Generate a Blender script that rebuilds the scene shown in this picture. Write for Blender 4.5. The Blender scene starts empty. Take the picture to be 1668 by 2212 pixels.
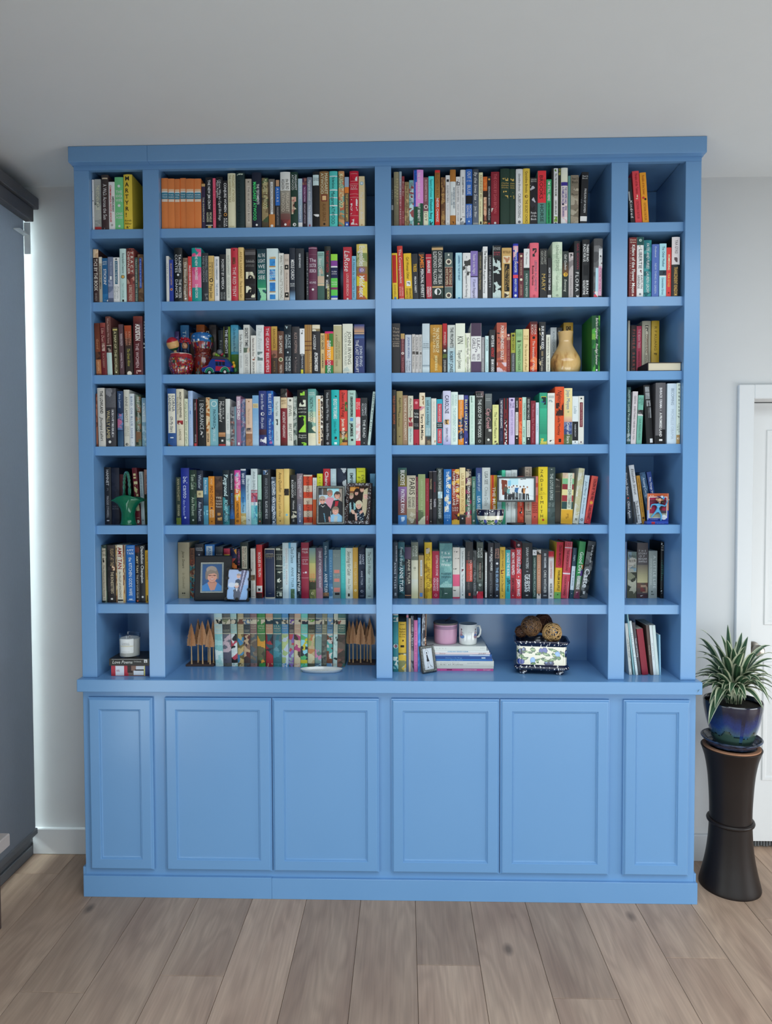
import bpy, math, random
import numpy as np
from mathutils import Vector, Matrix

# ---------------------------------------------------------------- camera, world, lights, exposure
SC = bpy.context.scene
XL = -1.71974                                 # plane of the window wall
H_ROOM = 3.05
COL = SC.collection
FPX = 1499.4                                   # focal length in pixels of the 1668 wide frame
CAM = np.array([0.0045, -2.80192, 1.68433])
YAW, PITCH, ROLL = -0.02668, -0.0329, -0.00297
_fw = np.array([math.sin(YAW)*math.cos(PITCH), math.cos(YAW)*math.cos(PITCH), math.sin(PITCH)])
_r0 = np.array([math.cos(YAW), -math.sin(YAW), 0.0])
_u0 = np.cross(_r0, _fw)
_rt = math.cos(ROLL)*_r0 + math.sin(ROLL)*_u0
_up = -math.sin(ROLL)*_r0 + math.cos(ROLL)*_u0
cd = bpy.data.cameras.new('camera'); co = bpy.data.objects.new('camera', cd); COL.objects.link(co)
cd.sensor_fit = 'HORIZONTAL'; cd.sensor_width = 36.0; cd.lens = FPX/1668*36.0; cd.clip_start = .05; cd.clip_end = 80
m = Matrix.Identity(4)
for i in range(3):
    m[i][0], m[i][1], m[i][2], m[i][3] = _rt[i], _up[i], -_fw[i], CAM[i]
co.matrix_world = m
SC.camera = co

w = bpy.data.worlds.new('daylight'); SC.world = w; w.use_nodes = True
bg = w.node_tree.nodes['Background']
bg.inputs[0].default_value = (0.80, 0.95, 1.0, 1); bg.inputs[1].default_value = .35


def area(name, loc, target, sx, sy, power, color):
    l = bpy.data.lights.new(name, 'AREA'); l.shape = 'RECTANGLE'; l.size = sx; l.size_y = sy; l.energy = power; l.color = color
    o = bpy.data.objects.new(name, l); COL.objects.link(o); o.location = loc
    o.rotation_euler = (Vector(target)-Vector(loc)).to_track_quat('-Z', 'Y').to_euler()
    return o


# out-of-view lamp added low along the left wall to brighten the lower half
area('low_left_fill', (XL+.02, -2.8, .45), (XL+2.0, -2.8, .45), 3.0, .8, 34, (0.84, 0.96, 1.0))
# free-standing fill lamps added low behind the camera and beyond the plant
area('low_rear_fill', (1.2, -3.6, .40), (1.0, 0, .40), 3.6, .7, 36, (0.84, 0.95, 1.0))
area('low_right_fill', (3.5, -1.3, .55), (0.9, 0.3, .55), 1.6, .9, 36, (0.94, 0.98, 1.0))
# added overhead lamp standing in for daylight bounced off the white ceiling
area('overhead_bounce_fill', (.9, -2.5, H_ROOM-.02), (.9, -2.4999, 0), 3.4, 2.4, 92, (0.85, 0.95, 1.0))
# daylight falling on the window behind the roller blind
area('window_daylight', (-3.0, -0.2, 2.4), (-1.75, 0.2, 1.3), 1.6, 2.4, 190, (0.84, 0.97, 1.0))

vs = SC.view_settings
vs.view_transform = 'Standard'; vs.look = 'None'; vs.gamma = 1.0; vs.exposure = 0.0
try:
    vs.use_curve_mapping = False
except Exception:
    pass


def at(u, v, Y=None, Z=None, X=None):
    """A point of the room from a point of the 1668 x 2212 photograph and one known coordinate."""
    d = _fw + _rt*(u-834)/FPX - _up*(v-1106)/FPX
    t = (Y-CAM[1])/d[1] if Y is not None else (Z-CAM[2])/d[2] if Z is not None else (X-CAM[0])/d[0]
    return CAM + t*d


# ---------------------------------------------------------------- helpers
def lin(h):
    if not isinstance(h, str):
        return tuple(h)
    h = h.lstrip('#')
    out = []
    for i in (0, 2, 4):
        c = int(h[i:i+2], 16)/255.0
        out.append(c/12.92 if c <= .04045 else ((c+.055)/1.055)**2.4)
    return tuple(out)


MATS = {}


def nodes(name):
    m = bpy.data.materials.new(name); m.use_nodes = True
    nt = m.node_tree
    return m, nt, nt.nodes['Principled BSDF']


def nd(nt, t, **k):
    n = nt.nodes.new(t)
    for a, b in k.items():
        if a[0] == '_':
            setattr(n, a[1:], b)
        else:
            n.inputs[a].default_value = b
    return n


def mat(name, col, rough=.5, metal=0.0, noise=.06, scale=30.0, bump=0.0, spec=.5, stretch=None, coat=0.0):
    """Plain procedural material: base colour with a soft noise variation and an optional fine bump."""
    if name in MATS:
        return MATS[name]
    m, nt, b = nodes(name)
    c = lin(col)
    b.inputs['Roughness'].default_value = rough; b.inputs['Metallic'].default_value = metal
    b.inputs['Specular IOR Level'].default_value = spec
    b.inputs['Coat Weight'].default_value = coat
    tc = nd(nt, 'ShaderNodeTexCoord'); mp = nd(nt, 'ShaderNodeMapping')
    if stretch:
        mp.inputs['Scale'].default_value = stretch
    nt.links.new(tc.outputs['Object'], mp.inputs['Vector'])
    n = nd(nt, 'ShaderNodeTexNoise', Scale=scale, Detail=3.0)
    nt.links.new(mp.outputs[0], n.inputs['Vector'])
    r = nd(nt, 'ShaderNodeMix', _data_type='RGBA')
    r.inputs['A'].default_value = tuple(x*(1-noise) for x in c)+(1,)
    r.inputs['B'].default_value = tuple(min(1, x*(1+noise)) for x in c)+(1,)
    nt.links.new(n.outputs['Fac'], r.inputs['Factor'])
    nt.links.new(r.outputs['Result'], b.inputs['Base Color'])
    if bump:
        bp = nd(nt, 'ShaderNodeBump', Strength=bump, Distance=.002)
        nt.links.new(n.outputs['Fac'], bp.inputs['Height']); nt.links.new(bp.outputs[0], b.inputs['Normal'])
    MATS[name] = m
    return m


def attr_mat(name, rough, spec=.5, noise=.05, coat=0.0, metal=0.0):
    """Material that takes its colour from the mesh's Col attribute (printed colour), with a soft noise variation."""
    m, nt, b = nodes(name)
    a = nd(nt, 'ShaderNodeVertexColor', _layer_name='Col')
    tc = nd(nt, 'ShaderNodeTexCoord'); n = nd(nt, 'ShaderNodeTexNoise', Scale=60.0, Detail=2.0)
    nt.links.new(tc.outputs['Object'], n.inputs['Vector'])
    mr = nd(nt, 'ShaderNodeMapRange'); mr.inputs['To Min'].default_value = 1-noise; mr.inputs['To Max'].default_value = 1+noise
    nt.links.new(n.outputs['Fac'], mr.inputs['Value'])
    x = nd(nt, 'ShaderNodeVectorMath', _operation='SCALE')
    nt.links.new(a.outputs['Color'], x.inputs[0]); nt.links.new(mr.outputs[0], x.inputs['Scale'])
    nt.links.new(x.outputs[0], b.inputs['Base Color'])
    b.inputs['Roughness'].default_value = rough; b.inputs['Specular IOR Level'].default_value = spec
    b.inputs['Coat Weight'].default_value = coat; b.inputs['Metallic'].default_value = metal
    MATS[name] = m
    return m


class MB:
    """Collects boxes, lathes, tubes, prisms and grids; build() links them as ONE mesh object."""

    def __init__(s):
        s.v = []; s.f = []; s.c = []; s.mi = []; s.col = (1, 1, 1); s.m = 0

    def face(s, idx, col=None):
        s.f.append(tuple(idx)); s.c.append(col or s.col); s.mi.append(s.m)

    def poly(s, pts, col=None):
        n = len(s.v); s.v += [tuple(p) for p in pts]; s.face(range(n, n+len(pts)), col)

    def box(s, x0, x1, y0, y1, z0, z1, ch=0.0):
        if ch <= 0:
            n = len(s.v)
            s.v += [(x, y, z) for z in (z0, z1) for y in (y0, y1) for x in (x0, x1)]
            for q in ((0, 2, 3, 1), (4, 5, 7, 6), (0, 1, 5, 4), (2, 6, 7, 3), (0, 4, 6, 2), (1, 3, 7, 5)):
                s.face([n+i for i in q])
            return
        # chamfered box
        n = len(s.v); idx = {}
        cx = (x0, x1); cy = (y0, y1); cz = (z0, z1)
        for i in (0, 1):
            for j in (0, 1):
                for k in (0, 1):
                    sx, sy, sz = (1 if i == 0 else -1), (1 if j == 0 else -1), (1 if k == 0 else -1)
                    for a in range(3):
                        p = [cx[i], cy[j], cz[k]]
                        if a != 0: p[0] += sx*ch
                        if a != 1: p[1] += sy*ch
                        if a != 2: p[2] += sz*ch
                        idx[(i, j, k, a)] = len(s.v); s.v.append(tuple(p))
        g = lambda i, j, k, a: idx[(i, j, k, a)]
        for i in (0, 1):
            q = [g(i, 0, 0, 0), g(i, 0, 1, 0), g(i, 1, 1, 0), g(i, 1, 0, 0)]; s.face(q if i == 0 else q[::-1])
            q = [g(0, i, 0, 1), g(1, i, 0, 1), g(1, i, 1, 1), g(0, i, 1, 1)]; s.face(q if i == 0 else q[::-1])
            q = [g(0, 0, i, 2), g(0, 1, i, 2), g(1, 1, i, 2), g(1, 0, i, 2)]; s.face(q if i == 0 else q[::-1])
        for i in (0, 1):
            for j in (0, 1):
                fl = (i+j) % 2
                q = [g(i, j, 0, 0), g(i, j, 0, 1), g(i, j, 1, 1), g(i, j, 1, 0)]; s.face(q if fl == 0 else q[::-1])
                q = [g(i, 0, j, 0), g(i, 0, j, 2), g(i, 1, j, 2), g(i, 1, j, 0)]; s.face(q[::-1] if fl == 0 else q)
                q = [g(0, i, j, 1), g(0, i, j, 2), g(1, i, j, 2), g(1, i, j, 1)]; s.face(q if fl == 0 else q[::-1])
                for k in (0, 1):
                    q = [g(i, j, k, 0), g(i, j, k, 1), g(i, j, k, 2)]; s.face(q)

    def lathe(s, prof, n=32, cx=0, cy=0, cols=None, a0=0.0, a1=2*math.pi, sy=1.0, caps=False):
        b = len(s.v); full = abs(a1-a0-2*math.pi) < 1e-6; k = n if full else n+1
        for r, z in prof:
            for i in range(k):
                a = a0+(a1-a0)*i/n
                s.v.append((cx+r*math.cos(a), cy+r*math.sin(a)*sy, z))
        for j in range(len(prof)-1):
            for i in range(n):
                i2 = (i+1) % k
                s.face((b+j*k+i, b+j*k+i2, b+(j+1)*k+i2, b+(j+1)*k+i), cols[j] if cols else None)
        if caps:
            s.face([b+i for i in range(k)][::-1]); s.face([b+(len(prof)-1)*k+i for i in range(k)])

    def tube(s, pts, rad, n=8, cap=True, closed=False):
        pts = [Vector(p) for p in pts]; R = rad if isinstance(rad, (list, tuple)) else [rad]*len(pts)
        b = len(s.v); up = None; L = len(pts)
        for i, p in enumerate(pts):
            a = pts[(i-1) % L] if (i or closed) else p
            c = pts[(i+1) % L] if (i < L-1 or closed) else p
            d = (c-a).normalized()
            if up is None:
                up = Vector((0, 0, 1)) if abs(d.z) < .9 else Vector((1, 0, 0))
            x = d.cross(up)
            if x.length < 1e-6:
                x = d.orthogonal()
            x.normalize(); y = x.cross(d).normalized(); up = y
            for k in range(n):
                t = 2*math.pi*k/n
                s.v.append(tuple(p+x*(R[i]*math.cos(t))+y*(R[i]*math.sin(t))))
        for i in range(L if closed else L-1):
            for k in range(n):
                k2 = (k+1) % n; i2 = (i+1) % L
                s.face((b+i*n+k, b+i*n+k2, b+i2*n+k2, b+i2*n+k))
        if cap and not closed:
            s.face([b+k for k in range(n)][::-1]); s.face([b+(L-1)*n+k for k in range(n)])

    def prism(s, poly, y0, y1):
        """An outline in the x-z plane given thickness along y."""
        n = len(poly); b = len(s.v)
        s.v += [(x, y0, z) for x, z in poly]+[(x, y1, z) for x, z in poly]
        s.face(range(b, b+n)); s.face([b+n+i for i in range(n)][::-1])
        for i in range(n):
            j = (i+1) % n
            s.face((b+i, b+n+i, b+n+j, b+j))

    def rings(s, rs, fill=True):
        """Concentric rectangles (x0,x1,z0,z1,y) lofted one to the next."""
        b = len(s.v)
        for x0, x1, z0, z1, y in rs:
            s.v += [(x0, y, z0), (x1, y, z0), (x1, y, z1), (x0, y, z1)]
        for j in range(len(rs)-1):
            for i in range(4):
                k = (i+1) % 4
                s.face((b+j*4+i, b+j*4+k, b+j*4+4+k, b+j*4+4+i))
        if fill:
            e = b+(len(rs)-1)*4; s.face((e, e+1, e+2, e+3))

    def ball(s, c, r, n=10, m=7, sz=1.0, cols=None):
        p = [(max(1e-5, r*math.sin(math.pi*j/m)), -r*sz*math.cos(math.pi*j/m)) for j in range(m+1)]
        b = len(s.v); s.lathe(p, n, cols=cols)
        for i in range(b, len(s.v)):
            x, y, z = s.v[i]; s.v[i] = (x+c[0], y+c[1], z+c[2])

    def xf(s, M, start=0):
        for i in range(start, len(s.v)):
            s.v[i] = tuple(M @ Vector(s.v[i]))

    def build(s, name, mats, parent=None, smooth=False, loc=None, attr=False):
        me = bpy.data.meshes.new(name)
        me.from_pydata(s.v, [], s.f)
        mats = mats if isinstance(mats, (list, tuple)) else [mats]
        for q in mats:
            me.materials.append(q)
        if any(s.mi):
            me.polygons.foreach_set('material_index', s.mi)
        if attr:
            ca = me.color_attributes.new('Col', 'FLOAT_COLOR', 'CORNER')
            cnt = [len(f) for f in s.f]
            arr = np.repeat(np.array([tuple(c)[:3]+(1.0,) for c in s.c], dtype=np.float32), cnt, axis=0)
            ca.data.foreach_set('color', arr.ravel())
        if smooth:
            me.polygons.foreach_set('use_smooth', [True]*len(s.f))
            if smooth is not True:
                me.set_sharp_from_angle(angle=math.radians(smooth))
        me.update()
        o = bpy.data.objects.new(name, me); COL.objects.link(o)
        if parent is not None:
            o.parent = parent
        if loc is not None:
            o.location = loc
        return o


def tag(o, label=None, cat=None, group=None, kind=None):
    for k, v in (('label', label), ('category', cat), ('group', group), ('kind', kind)):
        if v:
            o[k] = v
    return o


def thing(name, label, cat, loc=(0, 0, 0), rot=(0, 0, 0), group=None):
    o = bpy.data.objects.new(name, None); COL.objects.link(o); o.empty_display_size = .02
    o.location = loc; o.rotation_euler = rot
    return tag(o, label, cat, group)


def struct(o):
    o['kind'] = 'structure'
    return o


# ---------------------------------------------------------------- materials of the place
def paint_blue():
    m, nt, b = nodes('blue_cabinet_paint')
    tc = nd(nt, 'ShaderNodeTexCoord')
    n1 = nd(nt, 'ShaderNodeTexNoise', Scale=3.0, Detail=2.0); n2 = nd(nt, 'ShaderNodeTexNoise', Scale=120.0, Detail=2.0)
    nt.links.new(tc.outputs['Object'], n1.inputs['Vector']); nt.links.new(tc.outputs['Object'], n2.inputs['Vector'])
    r = nd(nt, 'ShaderNodeMix', _data_type='RGBA')
    a = lin('#6d9bcb'); c = lin('#719fce')
    r.inputs['A'].default_value = a+(1,); r.inputs['B'].default_value = c+(1,)
    nt.links.new(n1.outputs['Fac'], r.inputs['Factor']); nt.links.new(r.outputs['Result'], b.inputs['Base Color'])
    bp = nd(nt, 'ShaderNodeBump', Strength=.06, Distance=.001)
    nt.links.new(n2.outputs['Fac'], bp.inputs['Height']); nt.links.new(bp.outputs[0], b.inputs['Normal'])
    b.inputs['Roughness'].default_value = .24; b.inputs['Specular IOR Level'].default_value = .5
    return m


def wood_floor():
    m, nt, b = nodes('oak_floor_boards')
    tc = nd(nt, 'ShaderNodeTexCoord'); oi = nd(nt, 'ShaderNodeObjectInfo')
    sc = nd(nt, 'ShaderNodeVectorMath', _operation='MULTIPLY'); sc.inputs[1].default_value = (1, 1, 1)
    mul = nd(nt, 'ShaderNodeMath', _operation='MULTIPLY'); mul.inputs[1].default_value = 37.0
    nt.links.new(oi.outputs['Random'], mul.inputs[0])
    cb = nd(nt, 'ShaderNodeCombineXYZ'); nt.links.new(mul.outputs[0], cb.inputs[0]); nt.links.new(mul.outputs[0], cb.inputs[1])
    add = nd(nt, 'ShaderNodeVectorMath', _operation='ADD')
    nt.links.new(tc.outputs['Object'], add.inputs[0]); nt.links.new(cb.outputs[0], add.inputs[1])
    # slow distortion gives the cathedral grain
    mp = nd(nt, 'ShaderNodeMapping'); mp.inputs['Scale'].default_value = (5.0, .9, 1)
    nt.links.new(add.outputs[0], mp.inputs['Vector'])
    ns = nd(nt, 'ShaderNodeTexNoise', Scale=1.6, Detail=2.0); nt.links.new(mp.outputs[0], ns.inputs['Vector'])
    rg = nd(nt, 'ShaderNodeMath', _operation='MULTIPLY'); rg.inputs[1].default_value = 55.0
    nt.links.new(ns.outputs['Fac'], rg.inputs[0])
    sn = nd(nt, 'ShaderNodeMath', _operation='SINE'); nt.links.new(rg.outputs[0], sn.inputs[0])
    mp2 = nd(nt, 'ShaderNodeMapping'); mp2.inputs['Scale'].default_value = (150.0, 5.0, 1)
    nt.links.new(add.outputs[0], mp2.inputs['Vector'])
    fine = nd(nt, 'ShaderNodeTexNoise', Scale=1.0, Detail=4.0); nt.links.new(mp2.outputs[0], fine.inputs['Vector'])
    big = nd(nt, 'ShaderNodeTexNoise', Scale=1.0, Detail=2.0)
    mp3 = nd(nt, 'ShaderNodeMapping'); mp3.inputs['Scale'].default_value = (9.0, 1.5, 1); nt.links.new(add.outputs[0], mp3.inputs['Vector'])
    nt.links.new(mp3.outputs[0], big.inputs['Vector'])
    # colour
    r1 = nd(nt, 'ShaderNodeValToRGB')
    r1.color_ramp.elements[0].position = .25; r1.color_ramp.elements[0].color = lin('#9d8270')+(1,)
    r1.color_ramp.elements[1].position = .75; r1.color_ramp.elements[1].color = lin('#bfa48e')+(1,)
    nt.links.new(big.outputs['Fac'], r1.inputs[0])
    mx = nd(nt, 'ShaderNodeMix', _data_type='RGBA', _blend_type='MULTIPLY')
    ms = nd(nt, 'ShaderNodeMapRange'); ms.inputs['From Min'].default_value = -1; ms.inputs['From Max'].default_value = 1
    ms.inputs['To Min'].default_value = .90; ms.inputs['To Max'].default_value = 1.03
    nt.links.new(sn.outputs[0], ms.inputs['Value'])
    mf = nd(nt, 'ShaderNodeMapRange'); mf.inputs['From Min'].default_value = .3; mf.inputs['From Max'].default_value = .7
    mf.inputs['To Min'].default_value = .9; mf.inputs['To Max'].default_value = 1.07
    nt.links.new(fine.outputs['Fac'], mf.inputs['Value'])
    pr = nd(nt, 'ShaderNodeMath', _operation='MULTIPLY'); nt.links.new(ms.outputs[0], pr.inputs[0]); nt.links.new(mf.outputs[0], pr.inputs[1])
    # per board tint
    tr = nd(nt, 'ShaderNodeMapRange'); tr.inputs['To Min'].default_value = .80; tr.inputs['To Max'].default_value = 1.12
    nt.links.new(oi.outputs['Random'], tr.inputs['Value'])
    pr2 = nd(nt, 'ShaderNodeMath', _operation='MULTIPLY'); nt.links.new(pr.outputs[0], pr2.inputs[0]); nt.links.new(tr.outputs[0], pr2.inputs[1])
    # knots
    vo = nd(nt, 'ShaderNodeTexVoronoi', Scale=1.0); mp4 = nd(nt, 'ShaderNodeMapping'); mp4.inputs['Scale'].default_value = (4.2, 2.3, 1)
    nt.links.new(add.outputs[0], mp4.inputs['Vector']); nt.links.new(mp4.outputs[0], vo.inputs['Vector'])
    kn = nd(nt, 'ShaderNodeMapRange'); kn.inputs['From Min'].default_value = .03; kn.inputs['From Max'].default_value = .10
    kn.inputs['To Min'].default_value = .42; kn.inputs['To Max'].default_value = 1.0
    nt.links.new(vo.outputs['Distance'], kn.inputs['Value'])
    pr3 = nd(nt, 'ShaderNodeMath', _operation='MULTIPLY'); nt.links.new(pr2.outputs[0], pr3.inputs[0]); nt.links.new(kn.outputs[0], pr3.inputs[1])
    vm = nd(nt, 'ShaderNodeVectorMath', _operation='SCALE'); nt.links.new(r1.outputs[0], vm.inputs[0]); nt.links.new(pr3.outputs[0], vm.inputs['Scale'])
    nt.links.new(vm.outputs[0], b.inputs['Base Color'])
    bp = nd(nt, 'ShaderNodeBump', Strength=.15, Distance=.001); nt.links.new(fine.outputs['Fac'], bp.inputs['Height'])
    nt.links.new(bp.outputs[0], b.inputs['Normal'])
    b.inputs['Roughness'].default_value = .5; b.inputs['Specular IOR Level'].default_value = .35
    return m


PAINT = paint_blue()
OAK = wood_floor()
WALLM = mat('white_wall_paint', '#d3d4d4', .75, noise=.015, scale=14, bump=.04)
DIMW = mat('bounce_cut_grey', '#77797c', .8, noise=.02)  # darker grey for side and rear walls, chosen to cut bounced light
CEILM = mat('white_ceiling_paint', '#dcdedd', .85, noise=.015, scale=10, bump=.05)
TRIMM = mat('white_trim_paint', '#dfe1e2', .4, noise=.01)
GREYM = mat('charcoal_aluminium', '#62656a', .45, noise=.03, metal=.2)
GLASS, _nt, _b = nodes('window_glass')
_b.inputs['Base Color'].default_value = (.95, 1, 1, 1); _b.inputs['Roughness'].default_value = 0.0
_b.inputs['Transmission Weight'].default_value = 1.0; _b.inputs['IOR'].default_value = 1.02

H = 3.05
WALL_Y = .33412
# ---------------------------------------------------------------- setting
XL = -1.71974


def room():
    b = MB(); b.box(XL-1.2, 4.0, -6.0, .60, -.12, -.012); fl = struct(b.build('floor', mat('subfloor', '#5a4c42', .8)))
    # oak boards: real gaps between them, end joints where the photograph shows them
    pitch = .2233; x0 = -.178-pitch*8
    joints = {}
    rnd = random.Random(4)
    known = {0: [-.176], 1: [.154], 2: [-1.6], 3: [-.557], 4: [-1.9], 5: [-.468, -2.6], 6: [-1.5], 7: [-2.1], 8: [-1.8], 9: [-.395], 10: [-1.35],
             11: [-.546], 12: [-1.7], 13: [-.338], 14: [-1.2], 15: [-.1], 16: [-1.9]}
    for k in range(0, 27):
        xa = x0+k*pitch; xb = xa+pitch
        if xb < XL+.01 or xa > 3.95:
            continue
        js = known.get(k, [rnd.uniform(-2.2, -.2)])
        ys = [.47]+sorted([j for j in js], reverse=True)
        last = ys[-1]
        while last > -5.9:
            last -= 2.0; ys.append(max(last, -5.95))
        for y1, y0 in zip(ys[:-1], ys[1:]):
            cx, cy = (xa+xb)/2, (y0+y1)/2
            q = MB(); q.box(max(xa, XL+.002)-cx+.0007, xb-cx-.0007, y0-cy+.0007, y1-cy-.0007, -.012, 0, .0009)
            o = q.build('plank', OAK, fl, loc=(cx, cy, 0))
    b = MB(); b.box(XL-.02, 4.0, -6.0, .60, H, H+.1); struct(b.build('ceiling', CEILM))
    # back wall with the doorway beside the plant
    p = at(1640, 862, Y=WALL_Y); dtop = float(p[2]); dx0 = 1.549
    b = MB()
    b.box(XL-.25, dx0, WALL_Y, .60, 0, H); b.box(dx0+.80, 4.0, WALL_Y, .60, 0, H); b.box(dx0, dx0+.80, WALL_Y, .60, dtop, H)
    struct(b.build('wall_back', WALLM))
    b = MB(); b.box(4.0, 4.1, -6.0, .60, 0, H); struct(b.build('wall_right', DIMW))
    # unseen rear wall, its header added so that light enters low
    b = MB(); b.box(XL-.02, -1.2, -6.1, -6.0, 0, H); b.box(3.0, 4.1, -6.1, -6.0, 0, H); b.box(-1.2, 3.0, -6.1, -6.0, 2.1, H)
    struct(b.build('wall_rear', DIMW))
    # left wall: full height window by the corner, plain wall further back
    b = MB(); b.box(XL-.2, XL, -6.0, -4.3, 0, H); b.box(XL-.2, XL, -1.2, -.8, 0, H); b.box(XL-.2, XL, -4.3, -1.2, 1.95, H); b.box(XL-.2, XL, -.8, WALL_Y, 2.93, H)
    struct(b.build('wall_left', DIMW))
    # baseboards
    for xa, xb, nm in ((XL, -1.33, 'baseboard_left'), (1.187, 1.4857, 'baseboard_right')):
        b = MB(); b.box(xa, xb, WALL_Y-.0207, WALL_Y, 0, .1203, .003); struct(b.build(nm, TRIMM))
    # door casing, jamb, door slab
    tr = MB(); tr.box(1.4805, 1.549, WALL_Y-.02, WALL_Y, 0, 2.1408, .003); struct(tr.build('trim_1', TRIMM))
    tr = MB(); tr.box(1.549, 2.42, WALL_Y-.02, WALL_Y, dtop, 2.1408, .003); struct(tr.build('trim_2', TRIMM))
    tr = MB(); tr.box(2.349, 2.42, WALL_Y-.02, WALL_Y, 0, dtop, .003); struct(tr.build('trim_3', TRIMM))
    dY = .443
    d = MB(); xa, xb = dx0+.003, dx0+.797; z0, z1 = .03, dtop-.004
    d.box(xa, xb, dY, dY+.04, z0, z1, .002)
    dr = struct(d.build('door_1', TRIMM))
    for za, zb in ((.32, .88), (1.05, 1.95)):
        q = MB(); q.rings([(xa+.115, xb-.115, za, zb, dY-.0005), (xa+.118, xb-.118, za+.003, zb-.003, dY-.006), (xa+.130, xb-.130, za+.015, zb-.015, dY-.006), (xa+.138, xb-.138, za+.023, zb-.023, dY-.001), (xa+.16, xb-.16, za+.045, zb-.045, dY-.004)])
        q.build('panel', TRIMM, dr)
    NICK = mat('brushed_nickel', '#8d8880', .3, metal=1.0)
    k = at(1628, 1401, Y=dY-.01)
    q = MB(); q.lathe([(.0, 0), (.030, 0), (.032, .004), (.030, .009), (.014, .012), (.012, .03), (.020, .036), (.027, .048), (.027, .060), (.020, .068), (0, .070)], 28)
    q.xf(Matrix.Translation((k[0], dY, k[2])) @ Matrix.Rotation(math.pi/2, 4, 'X'))
    q.build('door_knob', NICK, dr, smooth=40)
    q = MB()
    for i in range(60):
        x = xa+(xb-xa)*i/60; q.box(x, x+.009, dY+.005, dY+.03, .004+.004*(i % 3 == 0), .03)
    s = q.build('draught_brush', mat('grey_brush', '#5b5d5e', .9, noise=.3, scale=200), dr); s['kind'] = 'stuff'
    # window with blind
    wz0 = .072
    win = struct(bpy.data.objects.new('window_1', None)); COL.objects.link(win)
    b = MB(); b.box(XL-.10, XL+.004, -.8, WALL_Y-.021, 0, .045, .002); b.box(XL-.10, XL-.006, -.8, WALL_Y-.001, .045, wz0, .002)
    b.build('sill_frame', GREYM, win)
    b = MB(); b.box(XL-.10, XL-.03, -.8, -.73, wz0, 2.93, .002); b.build('frame', GREYM, win)
    b = MB(); b.box(XL-.075, XL-.07, -.73, WALL_Y-.001, wz0, 2.93); b.build('pane', GLASS, win)
    b = MB(); b.box(-14, XL-.2, -8, 8, -.2, -.12); struct(b.build('ground', mat('pale_terrace', '#c9cdcb', .8, noise=.1)))


room()
FAB, _nt, _b = nodes('grey_blind_fabric')
_tc = nd(_nt, 'ShaderNodeTexCoord'); _n = nd(_nt, 'ShaderNodeTexNoise', Scale=1.0, Detail=3.0); _mp = nd(_nt, 'ShaderNodeMapping')
_mp.inputs['Scale'].default_value = (1, 400, 60); _nt.links.new(_tc.outputs['Object'], _mp.inputs[0]); _nt.links.new(_mp.outputs[0], _n.inputs['Vector'])
_r = nd(_nt, 'ShaderNodeMix', _data_type='RGBA'); _r.inputs['A'].default_value = lin('#85888f')+(1,); _r.inputs['B'].default_value = lin('#959aa2')+(1,)
_nt.links.new(_n.outputs['Fac'], _r.inputs['Factor']); _nt.links.new(_r.outputs['Result'], _b.inputs['Base Color'])
_b.inputs['Roughness'].default_value = .8; _b.inputs['Specular IOR Level'].default_value = .2
_tl = nd(_nt, 'ShaderNodeBsdfTranslucent'); _mx = nd(_nt, 'ShaderNodeMixShader', Fac=.45); _tl.inputs['Color'].default_value = lin('#8d9098')+(1,)
_nt.links.new(_b.outputs[0], _mx.inputs[1]); _nt.links.new(_tl.outputs[0], _mx.inputs[2]); _nt.links.new(_mx.outputs[0], _nt.nodes['Material Output'].inputs['Surface'])


def blind():
    t = thing('roller_blind', 'charcoal grey roller blind drawn down over the full-height corner window', 'blind')
    ye = .300
    z_top = float(at(47, 470, X=XL+.006)[2])
    b = MB(); b.box(XL+.001, XL+.022, -.78, ye, .128, z_top+.05); o = b.build('fabric', FAB, t)
    b = MB(); b.box(XL-.004, XL+.028, -.78, ye+.012, .098, .128, .004); b.build('bottom_bar', GREYM, t)
    za = float(at(51, 430, X=XL+.08)[2]); zb = float(at(51, 405, X=XL+.08)[2])
    b = MB(); b.box(XL+.002, XL+.085, -.8, .318, za, min(zb, H-.002), .003); b.box(XL+.03, XL+.07, -.8, .30, za-.06, za-.001, .003)
    b.build('cassette', mat('charcoal_fascia', '#55575c', .55, noise=.03), t)
    b = MB(); b.box(XL+.023, XL+.05, .302, .306, za-.20, za-.061); b.box(XL+.020, XL+.05, .22, .306, za-.12, za-.115)
    b.build('bracket', mat('white_metal', '#dfe6e6', .4), t)


blind()


# ---------------------------------------------------------------- the fitted bookcase
xA = (-1.32371, -1.26315); xB = (-1.04443, -.97949); xC = (-.11109, -.04615); xD = (.82385, .889); xE = (1.11328, 1.17429)
SHELF = [(2.74062, 2.70395), (2.44846, 2.41126), (2.15368, 2.11835), (1.8622, 1.82533), (1.53779, 1.50196), (1.21319, 1.17518)]
ZT, ZTB = .91169, .86109
BAYS = [(xA[1], xB[0]), (xB[1], xC[0]), (xC[1], xD[0]), (xD[1], xE[0])]


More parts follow.
